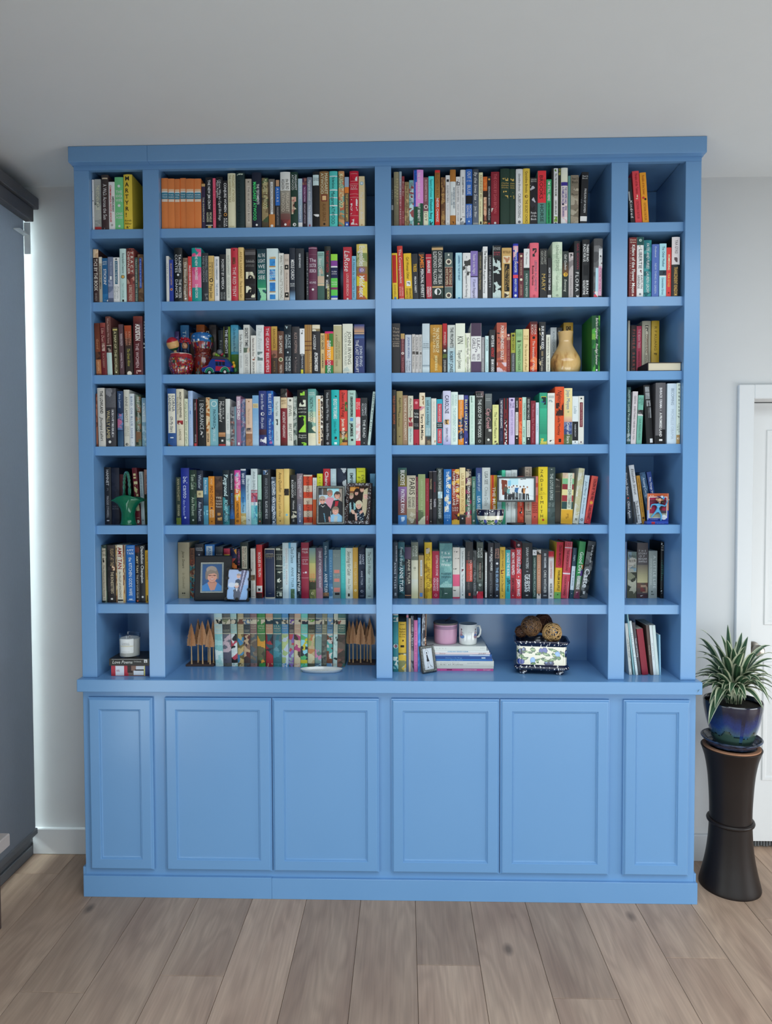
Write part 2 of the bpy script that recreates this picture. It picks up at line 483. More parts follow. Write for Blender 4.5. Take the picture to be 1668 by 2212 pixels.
def bookcase():
    t = thing('bookcase', 'tall blue painted built-in bookcase with four bays of shelves', 'bookcase')
    zc = 2.98704
    cl, cr = -1.33021, 1.18086
    for a, c in ((cl, -1.013), (-1.0125, cr)):
        b = MB(); b.box(a, c, -.03304, 0, zc, H-.001, .0015); b.build('crown_board', PAINT, t)
    for a, c in ((cl, xA[0]), (xE[1], cr)):
        b = MB(); b.box(a, c, 0, WALL_Y, zc, H-.001); b.build('crown_return', PAINT, t)
    b = MB(); b.box(xA[0], xE[1], 0, .019, zc-.018, H-.001); b.box(xA[0], xE[1], .019, WALL_Y, zc+.004, H-.001); b.build('top_panel', PAINT, t)
    for a, c in (xA, xB, xC, xD, xE):
        b = MB(); b.box(a, c, 0, .019, ZT, zc-.018, .0012); b.build('stile', PAINT, t)
        b = MB(); b.box(a+.001, c-.001, .019, WALL_Y-.008, ZT, zc); b.build('upright', PAINT, t)
    b = MB(); b.box(xA[0], xE[1], WALL_Y-.008, WALL_Y-.001, ZT, zc); b.build('back_panel', PAINT, t)
    for a, c in BAYS:
        for z1, z0 in SHELF:
            b = MB(); b.box(a-.0005, c+.0005, .01774, WALL_Y-.008, z0, z1, .001); b.build('shelf', PAINT, t)
    b = MB(); b.box(-1.33397, 1.18946, -.03083, WALL_Y-.001, ZTB, ZT, .002)
    tag(b.build('worktop', PAINT), 'long blue painted ledge running across the top of the cupboards', 'worktop')
    # cupboards
    c = thing('base_cabinet', 'low blue painted cupboard with six panelled doors under the bookcase', 'cabinet')
    b = MB(); b.box(-1.32314, 1.17641, 0, WALL_Y-.001, .0, ZTB-.0005, .001); b.build('carcass', PAINT, c)
    b = MB(); b.box(-1.32798, -.545, -.0139, -.0002, 0, .0885, .001); b.build('plinth', PAINT, c)
    b = MB(); b.box(-.5445, 1.1863, -.0139, -.0002, 0, .0865, .001); b.build('plinth', PAINT, c)
    for a, q in ((-1.336, -1.3234), (1.1766, 1.1863)):
        b = MB(); b.box(a, q, .002, WALL_Y-.022, 0, .118, .001); b.build('plinth_return', PAINT, c)
    e = [(-1.29653, -1.03113), (-.97999, -.54123), (-.53648, -.10181), (-.05076, .38619), (.39029, .82788), (.88479, 1.14827)]
    z0, z1 = .1162, .8336
    for i, (a, q) in enumerate(e):
        b = MB()
        R = lambda s, y: (a+s, q-s, z0+s, z1-s, y)
        b.rings([R(.0, -.0003), R(0, -.012), R(.003, -.0135), R(.007, -.019), R(.010, -.0205), R(.046, -.0205), R(.0485, -.0165), R(.0515, -.0175), R(.0545, -.0135)], fill=False)
        d = b.build('door', PAINT, c)
        b = MB(); b.rings([R(.0545, -.0135), R(.056, -.0130)]); b.build('panel', PAINT, d)


bookcase()


# ---------------------------------------------------------------- books
COVER = attr_mat('printed_book_cover', .42, .4, .04)
INK = attr_mat('printed_spine_lettering', .5, .3, .02)
PAPER = mat('book_paper', '#d8cfb8', .8, noise=.12, scale=500, stretch=(60, 1, .2))

# letter shapes are made once from Blender's own built-in font and then set as type
_G = {}


def glyphs():
    chars = "ABCDEFGHIJKLMNOPQRSTUVWXYZabcdefghijklmnopqrstuvwxyz0123456789.,'!?&:-()/ "
    jobs = []
    for wt, off in (('r', 0.0), ('b', .016)):
        for ch in chars+'\0':
            pair = []
            for body in ((ch, 'I'+ch+'I') if ch != '\0' else ('II',)):
                cu = bpy.data.curves.new('g', 'FONT'); cu.body = body; cu.size = 1; cu.resolution_u = 2; cu.offset = off
                cu.fill_mode = 'FRONT'
                o = bpy.data.objects.new('g', cu); COL.objects.link(o); pair.append(o)
            jobs.append((wt, ch, pair))
    bpy.context.view_layer.update()
    dg = bpy.context.evaluated_depsgraph_get()

    def grab(o):
        me = o.evaluated_get(dg).to_mesh()
        v = np.array([q.co[:2] for q in me.vertices]) if len(me.vertices) else np.zeros((0, 2))
        f = [tuple(p.vertices) for p in me.polygons]
        o.evaluated_get(dg).to_mesh_clear()
        return v, f
    base = {}
    for wt, ch, pr in jobs:
        if ch == '\0':
            v, f = grab(pr[0]); base[wt] = v[:, 0].max()-v[:, 0].min()
    for wt, ch, pr in jobs:
        if ch == '\0':
            continue
        v2, _ = grab(pr[1]); adv = (v2[:, 0].max()-v2[:, 0].min())-base[wt]
        v, f = grab(pr[0]) if ch != ' ' else (np.zeros((0, 2)), [])
        _G[(wt, ch)] = (v, f, adv)
    for wt, ch, pr in jobs:
        for o in pr:
            cu = o.data; bpy.data.objects.remove(o); bpy.data.curves.remove(cu)
    v = _G[('r', 'H')][0]; _G['cap'] = v[:, 1].max()


glyphs()


def set_text(txt, length, cap, wt='r', italic=False, stretch=1.3, align='c'):
    """Vertices (along, up) and faces of a line of type fitted to LENGTH with capitals CAP high, baseline at 0, starting at 0."""
    S = cap/_G['cap']
    txt = ''.join(c if (wt, c) in _G else ' ' for c in txt)
    nat = sum(_G[(wt, c)][2] for c in txt)*S
    if nat <= 0:
        return np.zeros((0, 2)), []
    k = length/nat; track = 0.0
    if k > stretch:
        track = (length-nat*stretch)/max(1, len(txt)); k = stretch
        track = min(track, cap*.9)
    x = (length-(nat*k+track*len(txt)))/2 if align == 'c' else 0.0
    V = []; F = []; n = 0
    for c in txt:
        v, f, adv = _G[(wt, c)]
        if len(v):
            q = v*S
            q = np.column_stack([q[:, 0]*k+x+(q[:, 1]*.22 if italic else 0), q[:, 1]])
            V.append(q); F += [tuple(i+n for i in p) for p in f]; n += len(v)
        x += adv*S*k+track
    return (np.concatenate(V) if V else np.zeros((0, 2))), F


INKS = {'w': '#e4e2da', 'k': '#17171b', 'g': '#c8a44c', 'n': '#8f9090', 'r': '#b02028', 'c': '#d8ccb0', 't': '#2a5a5a'}


def inkcol(s):
    return lin(INKS[s]) if s in INKS else lin(s)


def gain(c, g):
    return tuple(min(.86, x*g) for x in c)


def parse_item(s):
    """text >a b ..|text =a b ..|text ^a b ..|#hex a b l r|/hex hex a b|o hex a r c|~hex,hex a b"""
    s = s.strip()
    if s[0] == '#':
        p = s[1:].split(); return ('band', p[0], [float(q) for q in p[1:]])
    if s[0] == '/' and len(s) > 7 and s[7] == ' ':
        p = s[1:].split(); return ('grad', p[0], p[1], [float(q) for q in p[2:]])
    if s[:2] == 'o ':
        p = s[2:].split(); return ('dot', p[0], [float(q) for q in p[1:]])
    if s[0] == '~':
        p = s[1:].split(); return ('art', p[0].split(','), [float(q) for q in p[1:]])
    if s[0] == '@':
        return ('hint', s[1:])
    for op in '>=^':
        if op in s:
            t, r = s.rsplit(op, 1); p = r.split()
            title = t.startswith('!'); t = t.lstrip('!').strip()
            nums = []; col = 'w'; fl = ''
            for q in p:
                try:
                    if len(q) == 6 and not q.startswith('.'):
                        raise ValueError
                    nums.append(float(q))
                except ValueError:
                    if q in INKS or len(q) == 6:
                        col = q
                    else:
                        fl += q
            return ('text', op, t, nums, col, fl, title)
    raise ValueError(s)


def spine_bulge(x, wd, bul):
    return -bul*max(0.0, 1-(2*x/wd)**2)


def book_mesh(name, wd, dp, h, col, items, hard, g, rnd, artseed=0):
    """A book standing upright: origin at the middle of the spine's foot, spine towards -y. Returns the cover object (parent of the rest)."""
    bul = min(.0035, wd*.10) if hard else min(.0012, wd*.04)
    bt = .0026 if hard else .0006
    N = 6
    # cover: outline in plan (x, y), extruded
    outer = [(-wd/2+wd*i/N, spine_bulge(-wd/2+wd*i/N, wd, bul)) for i in range(N+1)]
    outer = outer+[(wd/2, dp), (wd/2-bt, dp)]
    inner = [(wd/2-bt, bt+.001), (-wd/2+bt, bt+.001)]
    prof = outer+inner+[(-wd/2+bt, dp), (-wd/2, dp)]
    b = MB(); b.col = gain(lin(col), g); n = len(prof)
    b.v = [(x, y, 0) for x, y in prof]+[(x, y, h) for x, y in prof]
    for i in range(n):
        j = (i+1) % n
        b.face((i, j, n+j, n+i))
    # caps in three quads-strips: spine strip and two boards
    L = len(outer)
    sp = list(range(0, N+1))+[L, L+1]
    for base, flip in ((0, True), (n, False)):
        q = [base+i for i in sp]; b.face(q[::-1] if flip else q)
        q = [base+N, base+N+1, base+N+2, base+L]; b.face(q[::-1] if flip else q)
        q = [base+0, base+L+1, base+L+2, base+L+3]; b.face(q[::-1] if flip else q)
    o = b.build(name, COVER, attr=True)
    ins = .003 if hard else .0004
    p = MB(); fe = .003 if hard else .0003
    p.box(-wd/2+bt+.0001, wd/2-bt-.0001, bt+.0012, dp-fe, ins, h-ins)
    p.build('page_block', PAPER, o)
    art = MB(); ink = MB(); lay = [.00012]
    ek = .0

    def strip(mb, x0, x1, z0, z1, c, nx=1):
        nx = max(nx, 6 if bul > .0003 and x1-x0 > wd*.12 else 1)
        y = lay[0]
        for i in range(nx):
            a = x0+(x1-x0)*i/nx; d = x0+(x1-x0)*(i+1)/nx
            mb.poly([(a, spine_bulge(a, wd, bul)-y, z0), (d, spine_bulge(d, wd, bul)-y, z0), (d, spine_bulge(d, wd, bul)-y, z1), (a, spine_bulge(a, wd, bul)-y, z1)], c)
    Z = lambda f: h*(1-f)
    for it in items:
        if it[0] == 'band':
            q = it[2]; a, d = q[0], q[1]; l, r = (q[2], q[3]) if len(q) > 3 else (0.0, 1.0)
            strip(art, -wd/2+wd*l+wd*.01, -wd/2+wd*r-wd*.01, Z(d), Z(a), gain(lin(it[1]), g), 4); lay[0] += .00004
        elif it[0] == 'grad':
            c1, c2 = gain(lin(it[1]), g), gain(lin(it[2]), g); a, d = it[3][:2]; M = 10
            for i in range(M):
                t = (i+.5)/M; c = tuple(c1[k]*(1-t)+c2[k]*t for k in range(3))
                strip(art, -wd*.49, wd*.49, Z(a+(d-a)*(i+1)/M), Z(a+(d-a)*i/M), c, 3)
            lay[0] += .00004
        elif it[0] == 'dot':
            a, r = it[2][0], it[2][1]*wd; cx = (it[2][2]-.5)*wd if len(it[2]) > 2 else 0.0
            pts = []
            for i in range(12):
                t = -2*math.pi*i/12; x = cx+r*math.cos(t); x = max(-wd*.49, min(wd*.49, x))
                pts.append((x, spine_bulge(x, wd, bul)-lay[0]-.0001, Z(a)+r*math.sin(t)))
            art.poly(pts[::-1], gain(lin(it[1]), g)); lay[0] += .00004
        elif it[0] == 'art':
            cs = [gain(lin(c), g) for c in it[1]]; q = it[2]; a, d = q[0], q[1]; l, r = (q[2], q[3]) if len(q) > 3 else (0.0, 1.0)
            nx = 12; cell = wd*(r-l)/nx; nz = max(4, min(110, int(h*(d-a)/(cell*1.2)))); asp = 1.2
            # soft irregular patches, so the shapes read as a painted jacket
            gx, gz = np.meshgrid(np.arange(nx), np.arange(nz)*asp); best = np.full(gx.shape, 1e9); pick = np.zeros(gx.shape, int)
            for _ in range(max(7, nx*nz//34)):
                sx, sz, an, el, ci = rnd.random()*nx, rnd.random()*nz*asp, rnd.uniform(0, 3.14), rnd.uniform(.5, 2.4), rnd.randrange(len(cs))
                u_ = (gx-sx)*math.cos(an)+(gz-sz)*math.sin(an); v_ = -(gx-sx)*math.sin(an)+(gz-sz)*math.cos(an)
                q_ = u_*u_*el+v_*v_/el+1.2*np.sin(u_*1.7+sx)*np.cos(v_*1.3)
                m_ = q_ < best; best[m_] = q_[m_]; pick[m_] = ci
            for j in range(nz):
                for i in range(nx):
                    k = rnd.uniform(.93, 1.07); c = tuple(min(.86, x*k) for x in cs[pick[j, i]])
                    x0 = max(-wd/2+wd*l+cell*i, -wd*.49); x1 = min(-wd/2+wd*l+cell*(i+1), wd*.49); z0 = Z(d)+(Z(a)-Z(d))*j/nz; z1 = Z(d)+(Z(a)-Z(d))*(j+1)/nz
                    if x1 > x0:
                        ya = spine_bulge(x0, wd, bul)-lay[0]; yb = spine_bulge(x1, wd, bul)-lay[0]
                        art.poly([(x0, ya, z0), (x1, yb, z0), (x1, yb, z1), (x0, ya, z1)], c)
            lay[0] += .00004
        elif it[0] == 'text':
            _, op, txt, nums, ic, fl, _t = it
            c = gain(inkcol(ic), g); a, d = (nums[0], nums[1]) if len(nums) > 1 else (.08, .9)
            wt = 'b' if 'b' in fl else 'r'; ital = 'i' in fl
            yl = lay[0]+.0005
            if op == '>':
                lines = txt.split('/')
                if len(lines) > 1 and len(nums) < 3:
                    specs = [(.5+(.5-(i+.5)/len(lines))*.86, .62/len(lines)) for i in range(len(lines))]
                else:
                    specs = [(nums[2] if len(nums) > 2 else .5, nums[3] if len(nums) > 3 else .46)]*len(lines)
                for ln, (cc, hh) in zip(lines, specs):
                    cap = hh*wd; V, F = set_text(ln.strip(), h*(d-a), cap, wt, ital)
                    xc = (cc-.5)*wd
                    pts = [(xc-cap/2+v[1], Z(a)-v[0]) for v in V]
                    n0 = len(ink.v); ink.v += [(x, spine_bulge(x, wd, bul)-yl, z) for x, z in pts]
                    for f in F:
                        ink.face([n0+i for i in f], c)
            else:
                lines = txt.split('/') if op == '=' else [ch for ch in txt if ch != ' ']
                per = h*(d-a)/len(lines); hh = nums[3] if len(nums) > 3 else (.8 if op == '=' else .62)
                for i, ln in enumerate(lines):
                    if not ln.strip():
                        continue
                    cap = min(per*.66, wd*(.5 if op == '=' else .6))
                    V, F = set_text(ln.strip(), wd*hh, cap, wt, ital, stretch=1.05 if op == '=' else 1.0)
                    zb = Z(a)-per*i-per*.5-cap/2
                    n0 = len(ink.v); ink.v += [(-wd*hh/2+v[0], spine_bulge(-wd*hh/2+v[0], wd, bul)-yl, zb+v[1]) for v in V]
                    for f in F:
                        ink.face([n0+i2 for i2 in f], c)
    if art.f:
        art.build('spine_print', INK, o, attr=True)['kind'] = 'stuff'
    if ink.f:
        ink.build('spine_lettering', INK, o, attr=True)['kind'] = 'stuff'
    return o


NAMED = [('black', '1a1a1e'), ('charcoal', '33353a'), ('dark grey', '4a4c50'), ('grey', '85868a'), ('pale grey', 'b8bcbe'), ('white', 'dcdedc'), ('ivory', 'd8d4c2'),
         ('cream', 'dccfa8'), ('tan', 'b89c6c'), ('beige', 'bfae94'), ('brown', '6a4a34'), ('dark brown', '3c2a24'), ('rust', '8a4434'), ('mauve', '6a4a58'), ('plum', '4a2444'),
         ('maroon', '641c26'), ('crimson', 'a01a34'), ('red', 'c02a2c'), ('coral', 'd85858'), ('orange', 'd86a28'), ('amber', 'd89428'), ('yellow', 'e0c030'), ('mustard', 'b08c30'),
         ('pale yellow', 'e8d88c'), ('lime', 'a8c440'), ('olive', '7a7648'), ('green', '2e8a50'), ('light green', '86b47c'), ('pale green', 'bccbb4'), ('dark green', '1c3428'),
         ('dark teal', '1c3c42'), ('teal', '1f7078'), ('sea green', '68a898'), ('turquoise', '34b0b4'), ('aqua', 'a4ccca'), ('pale blue', 'a8c8de'), ('sky blue', '58a0cc'),
         ('blue', '2460a8'), ('royal blue', '2030a0'), ('navy', '1c2848'), ('slate blue', '586890'), ('indigo', '343c80'), ('lavender', 'b8b4dc'), ('purple', '6a5498'), ('pink', 'd480b0'), ('dusty pink', 'c8a0a4')]


def oklab(h):
    r, g, b_ = lin(h)
    l = (.4122*r+.5363*g+.0514*b_)**(1/3); m_ = (.2119*r+.6807*g+.1074*b_)**(1/3); s = (.0883*r+.2817*g+.6300*b_)**(1/3)
    return (.2105*l+.7936*m_-.0041*s, 1.9*(1.9780*l-2.4286*m_+.4506*s), 1.9*(.0259*l+.7828*m_-.8087*s))


_NL = [(n, oklab(h)) for n, h in NAMED]


def colname(h):
    c = oklab(h)
    return min(_NL, key=lambda q: sum((a-d)**2 for a, d in zip(c, q[1])))[0]


ORD = ['top', 'second', 'third', 'fourth', 'fifth', 'sixth', 'lowest']
BAYN = {'L': 'window-side narrow bay', 'M': 'window-side wide bay', 'N': 'plant-side wide bay', 'R': 'plant-side narrow bay'}
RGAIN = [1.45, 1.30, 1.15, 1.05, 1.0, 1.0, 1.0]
USED = {}
ROWBOOKS = []


def unique(lab):
    k = ' '.join(q for q in lab.lower().split())
    USED[k] = USED.get(k, 0)+1
    return lab


def shelf_z(row):
    return SHELF[row][0] if row < 6 else ZT


def add_row(row, bay, ox, oy, sc, Y, text, vb=None):
    rnd = random.Random(row*31+ord(bay))
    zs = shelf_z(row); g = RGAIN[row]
    recs = []
    for line in text.strip().split('\n'):
        if line.startswith('ox '):
            ox = float(line.split()[1]); continue
        fs = [q for q in line.strip().split('|')]
        nums = fs[0].split(); yo = 0.0
        nums = [float(q) for q in nums]
        u0, u1, vt = nums[:3]; shift = nums[3] if len(nums) > 3 else 0.0
        if len(nums) > 4:
            yo = nums[4]
        col = fs[1]; items = [parse_item(q) for q in fs[2:] if q.strip()]
        px = lambda u: ox+u/sc
        pv = oy+vt/sc
        yy = Y+yo+(0 if yo else rnd.uniform(-.003, .003))
        # foot of the spine in the picture
        foot = at(px((u0+u1)/2), 1100, Y=yy); fx = foot[0]
        # v of the foot at this depth
        dz = (zs-CAM[2]); dvec = np.array([fx, yy, zs])-CAM
        vf = 1106-FPX*(dvec@_up)/(dvec@_fw)
        zt = at(px((u0+u1)/2+shift/2), pv, Y=yy)[2]
        h = max(.05, zt-zs)
        if shift:
            xb0 = at(px(u0), vf, Y=yy)[0]; xb1 = at(px(u1), vf, Y=yy)[0]
            xt = at(px((u0+u1)/2+shift), pv, Y=yy)[0]
            th = math.atan2(xt-(xb0+xb1)/2, h); h = h/math.cos(th); wd = (xb1-xb0)*math.cos(th)
        else:
            vm = (vf+pv)/2
            xb0 = at(px(u0), vm, Y=yy)[0]; xb1 = at(px(u1), vm, Y=yy)[0]; th = 0.0; wd = xb1-xb0
        h = min(h, ((SHELF[row-1][1] if row else 2.965)-zs-.004)/math.cos(th)-wd*abs(math.sin(th)))
        recs.append([xb0, xb1, wd, h, th, yy, col, items])
    # books stay inside their bay and neighbours never overlap
    lo, hi = BAYS['LMNR'.index(bay)]
    for r in recs:
        sw = r[3]*math.sin(r[4]); d = max(0, lo+.0012-r[0]-min(0, sw)); e = max(0, r[1]+max(0, sw)-hi+.0012)
        if r[4] == 0 and d: r[0] += d; r[2] = r[1]-r[0]
        elif r[4] == 0 and e: r[1] -= e; r[2] = r[1]-r[0]
        else: r[0] += d-e; r[1] += d-e
        r[2] = max(.004, r[2])
    for p, q in zip(recs[:-1], recs[1:]):
        z = min(p[3]*math.cos(p[4]), q[3]*math.cos(q[4]))
        o = max(p[1]-q[0], p[1]+z*math.tan(p[4])-q[0]-z*math.tan(q[4]))+.0004
        if o > 0:
            a = min(o*.5, max(0, p[1]-p[0]-.005)); p[1] -= a; q[0] = min(q[0]+o-a, q[1]-.005)
            p[2] = (p[1]-p[0])*math.cos(p[4]); q[2] = (q[1]-q[0])*math.cos(q[4])
    objs = []
    hints = []
    for k, (xb0, xb1, wd, h, th, yy, col, items) in enumerate(recs):
        hard = h > .212
        dp = min(.158 if hard else .135, WALL_Y-.009-yy)
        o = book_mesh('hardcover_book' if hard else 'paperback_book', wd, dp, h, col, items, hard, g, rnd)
        o.location = ((xb0+xb1)/2, yy, zs+.0002+abs(math.sin(th))*wd/2)
        o.rotation_euler = (0, th, 0)
        t = [it for it in items if it[0] == 'text' and it[6]]
        hint = [it[1] for it in items if it[0] == 'hint']
        cn = colname(col); binding = 'hardback' if hard else 'paperback'
        o['category'] = 'book'; o['group'] = 'books on the %s shelf, %s' % (ORD[row], BAYN[bay])
        hints.append((cn, binding, ' '.join(t[0][2].replace('/', ' ').split()[:6]) if t else None, hint[0] if hint else None))
        objs.append(o)
    for k, o in enumerate(objs):
        cn, bi, ti, hi = hints[k]
        wh = ', %s shelf, %s' % (ORD[row], BAYN[bay])
        slim = 'slim ' if recs[k][2] < .013 else 'thick ' if recs[k][2] > .036 else ''
        if ti:
            lab = '%s%s %s lettered %s%s' % (slim if len(ti.split()) < 4 else '', cn, bi, ti, wh)
        elif hi:
            lab = ('%s %s %s%s' % (cn, bi, hi, wh)) if hi.split()[0] in ('with', 'first', 'second', 'third', 'fourth', 'fifth', 'last') else '%s %s%s' % (hi, bi, wh) if ' with ' not in hi else '%s%s' % (hi.replace(' with ', ' %s with ' % bi, 1), wh)
        else:
            best = None
            for d in range(1, len(objs)):
                for s in (-d, d):
                    if 0 <= k+s < len(objs) and (hints[k+s][2] or hints[k+s][3]):
                        best = (s, 'lettered '+hints[k+s][2] if hints[k+s][2] else hints[k+s][3]); break
                if best:
                    break
            if best:
                s, tt = best; tt = ' '.join(tt.split()[:6])
                if tt.split()[-1] in ('a', 'the', 'of', 'and', 'with', 'The', 'OF', 'THE', 'over', 'on'): tt = ' '.join(tt.split()[:-1])
                n_ = ['just', 'second', 'third', 'fourth', 'fifth', 'sixth', 'seventh', 'eighth', 'ninth', 'tenth'][abs(s)-1]
                lab = '%s%s %s %s %s of the one %s' % (slim, cn, bi, n_, 'right' if s < 0 else 'left', tt)
            else:
                lab = '%s %s, book %s from the left%s' % (cn, bi, ['first', 'second', 'third', 'fourth', 'fifth', 'sixth', 'seventh', 'eighth', 'ninth', 'tenth'][k], wh)
        if len(lab.split()) > 16:
            lab = lab.replace(', '+BAYN[bay], '')
        if len(lab.split()) > 16:
            lab = lab.replace(' hardback', '').replace(' paperback', '')
        if len(lab.split()) > 16:
            print('LONG', lab)
        o['label'] = unique(lab)
    ROWBOOKS.append((row, bay, objs))
    return objs


A = (180, 330); B = (500, 330); C_ = (830, 330); D_ = (1160, 330)
S4 = 4.9059
YF = .027

# every line: left right top [lean [depth]] | cover colour | what is printed on the spine
add_row(0, 'L', 180, 330, S4, YF, """
80 113 285|d8d8d4|o 26262a .42 .3|Y=.2 .28 k|Y >.62 .9 n
120 190 282|8f9290|/a0a39f 7d807c 0 .45|~8a8c88,5c605c,a0a29c .45 .93|#a03030 .93 1|THE KITCHEN HOUSE >.12 .6 c
195 272 218|3a2a2c|/35302f 3a2c2a 0 .45|!A Walk Across the Sun >.17 .82 w .5 .5|#b8a890 .055 .08 .1 .9|1=.96 1
268 335 310|d8dad8|CHIMAMANDA NGOZI ADICHIE >.07 .84 r .32 .3 b|!AMERICANAH >.3 .62 k .74 .28 b|o 9a9a98 .9 .2
335 425 260|67b37a|!THE/RIVER/WIFE=.24 .48 d8ecd8|JONIS/AGEE=.66 .8 d8ecd8|o d8ecd8 .17 .16|o d8ecd8 .54 .16|o e8f4e8 .93 .13
430 520 192|d9b03a|M A R T Y R !^.02 .79 k b|Kaveh/Akbar=.81 .92 k|~d9b03a,6a5a20 .94 .98 .3 .7|@with stacked black capitals down its spine
""")
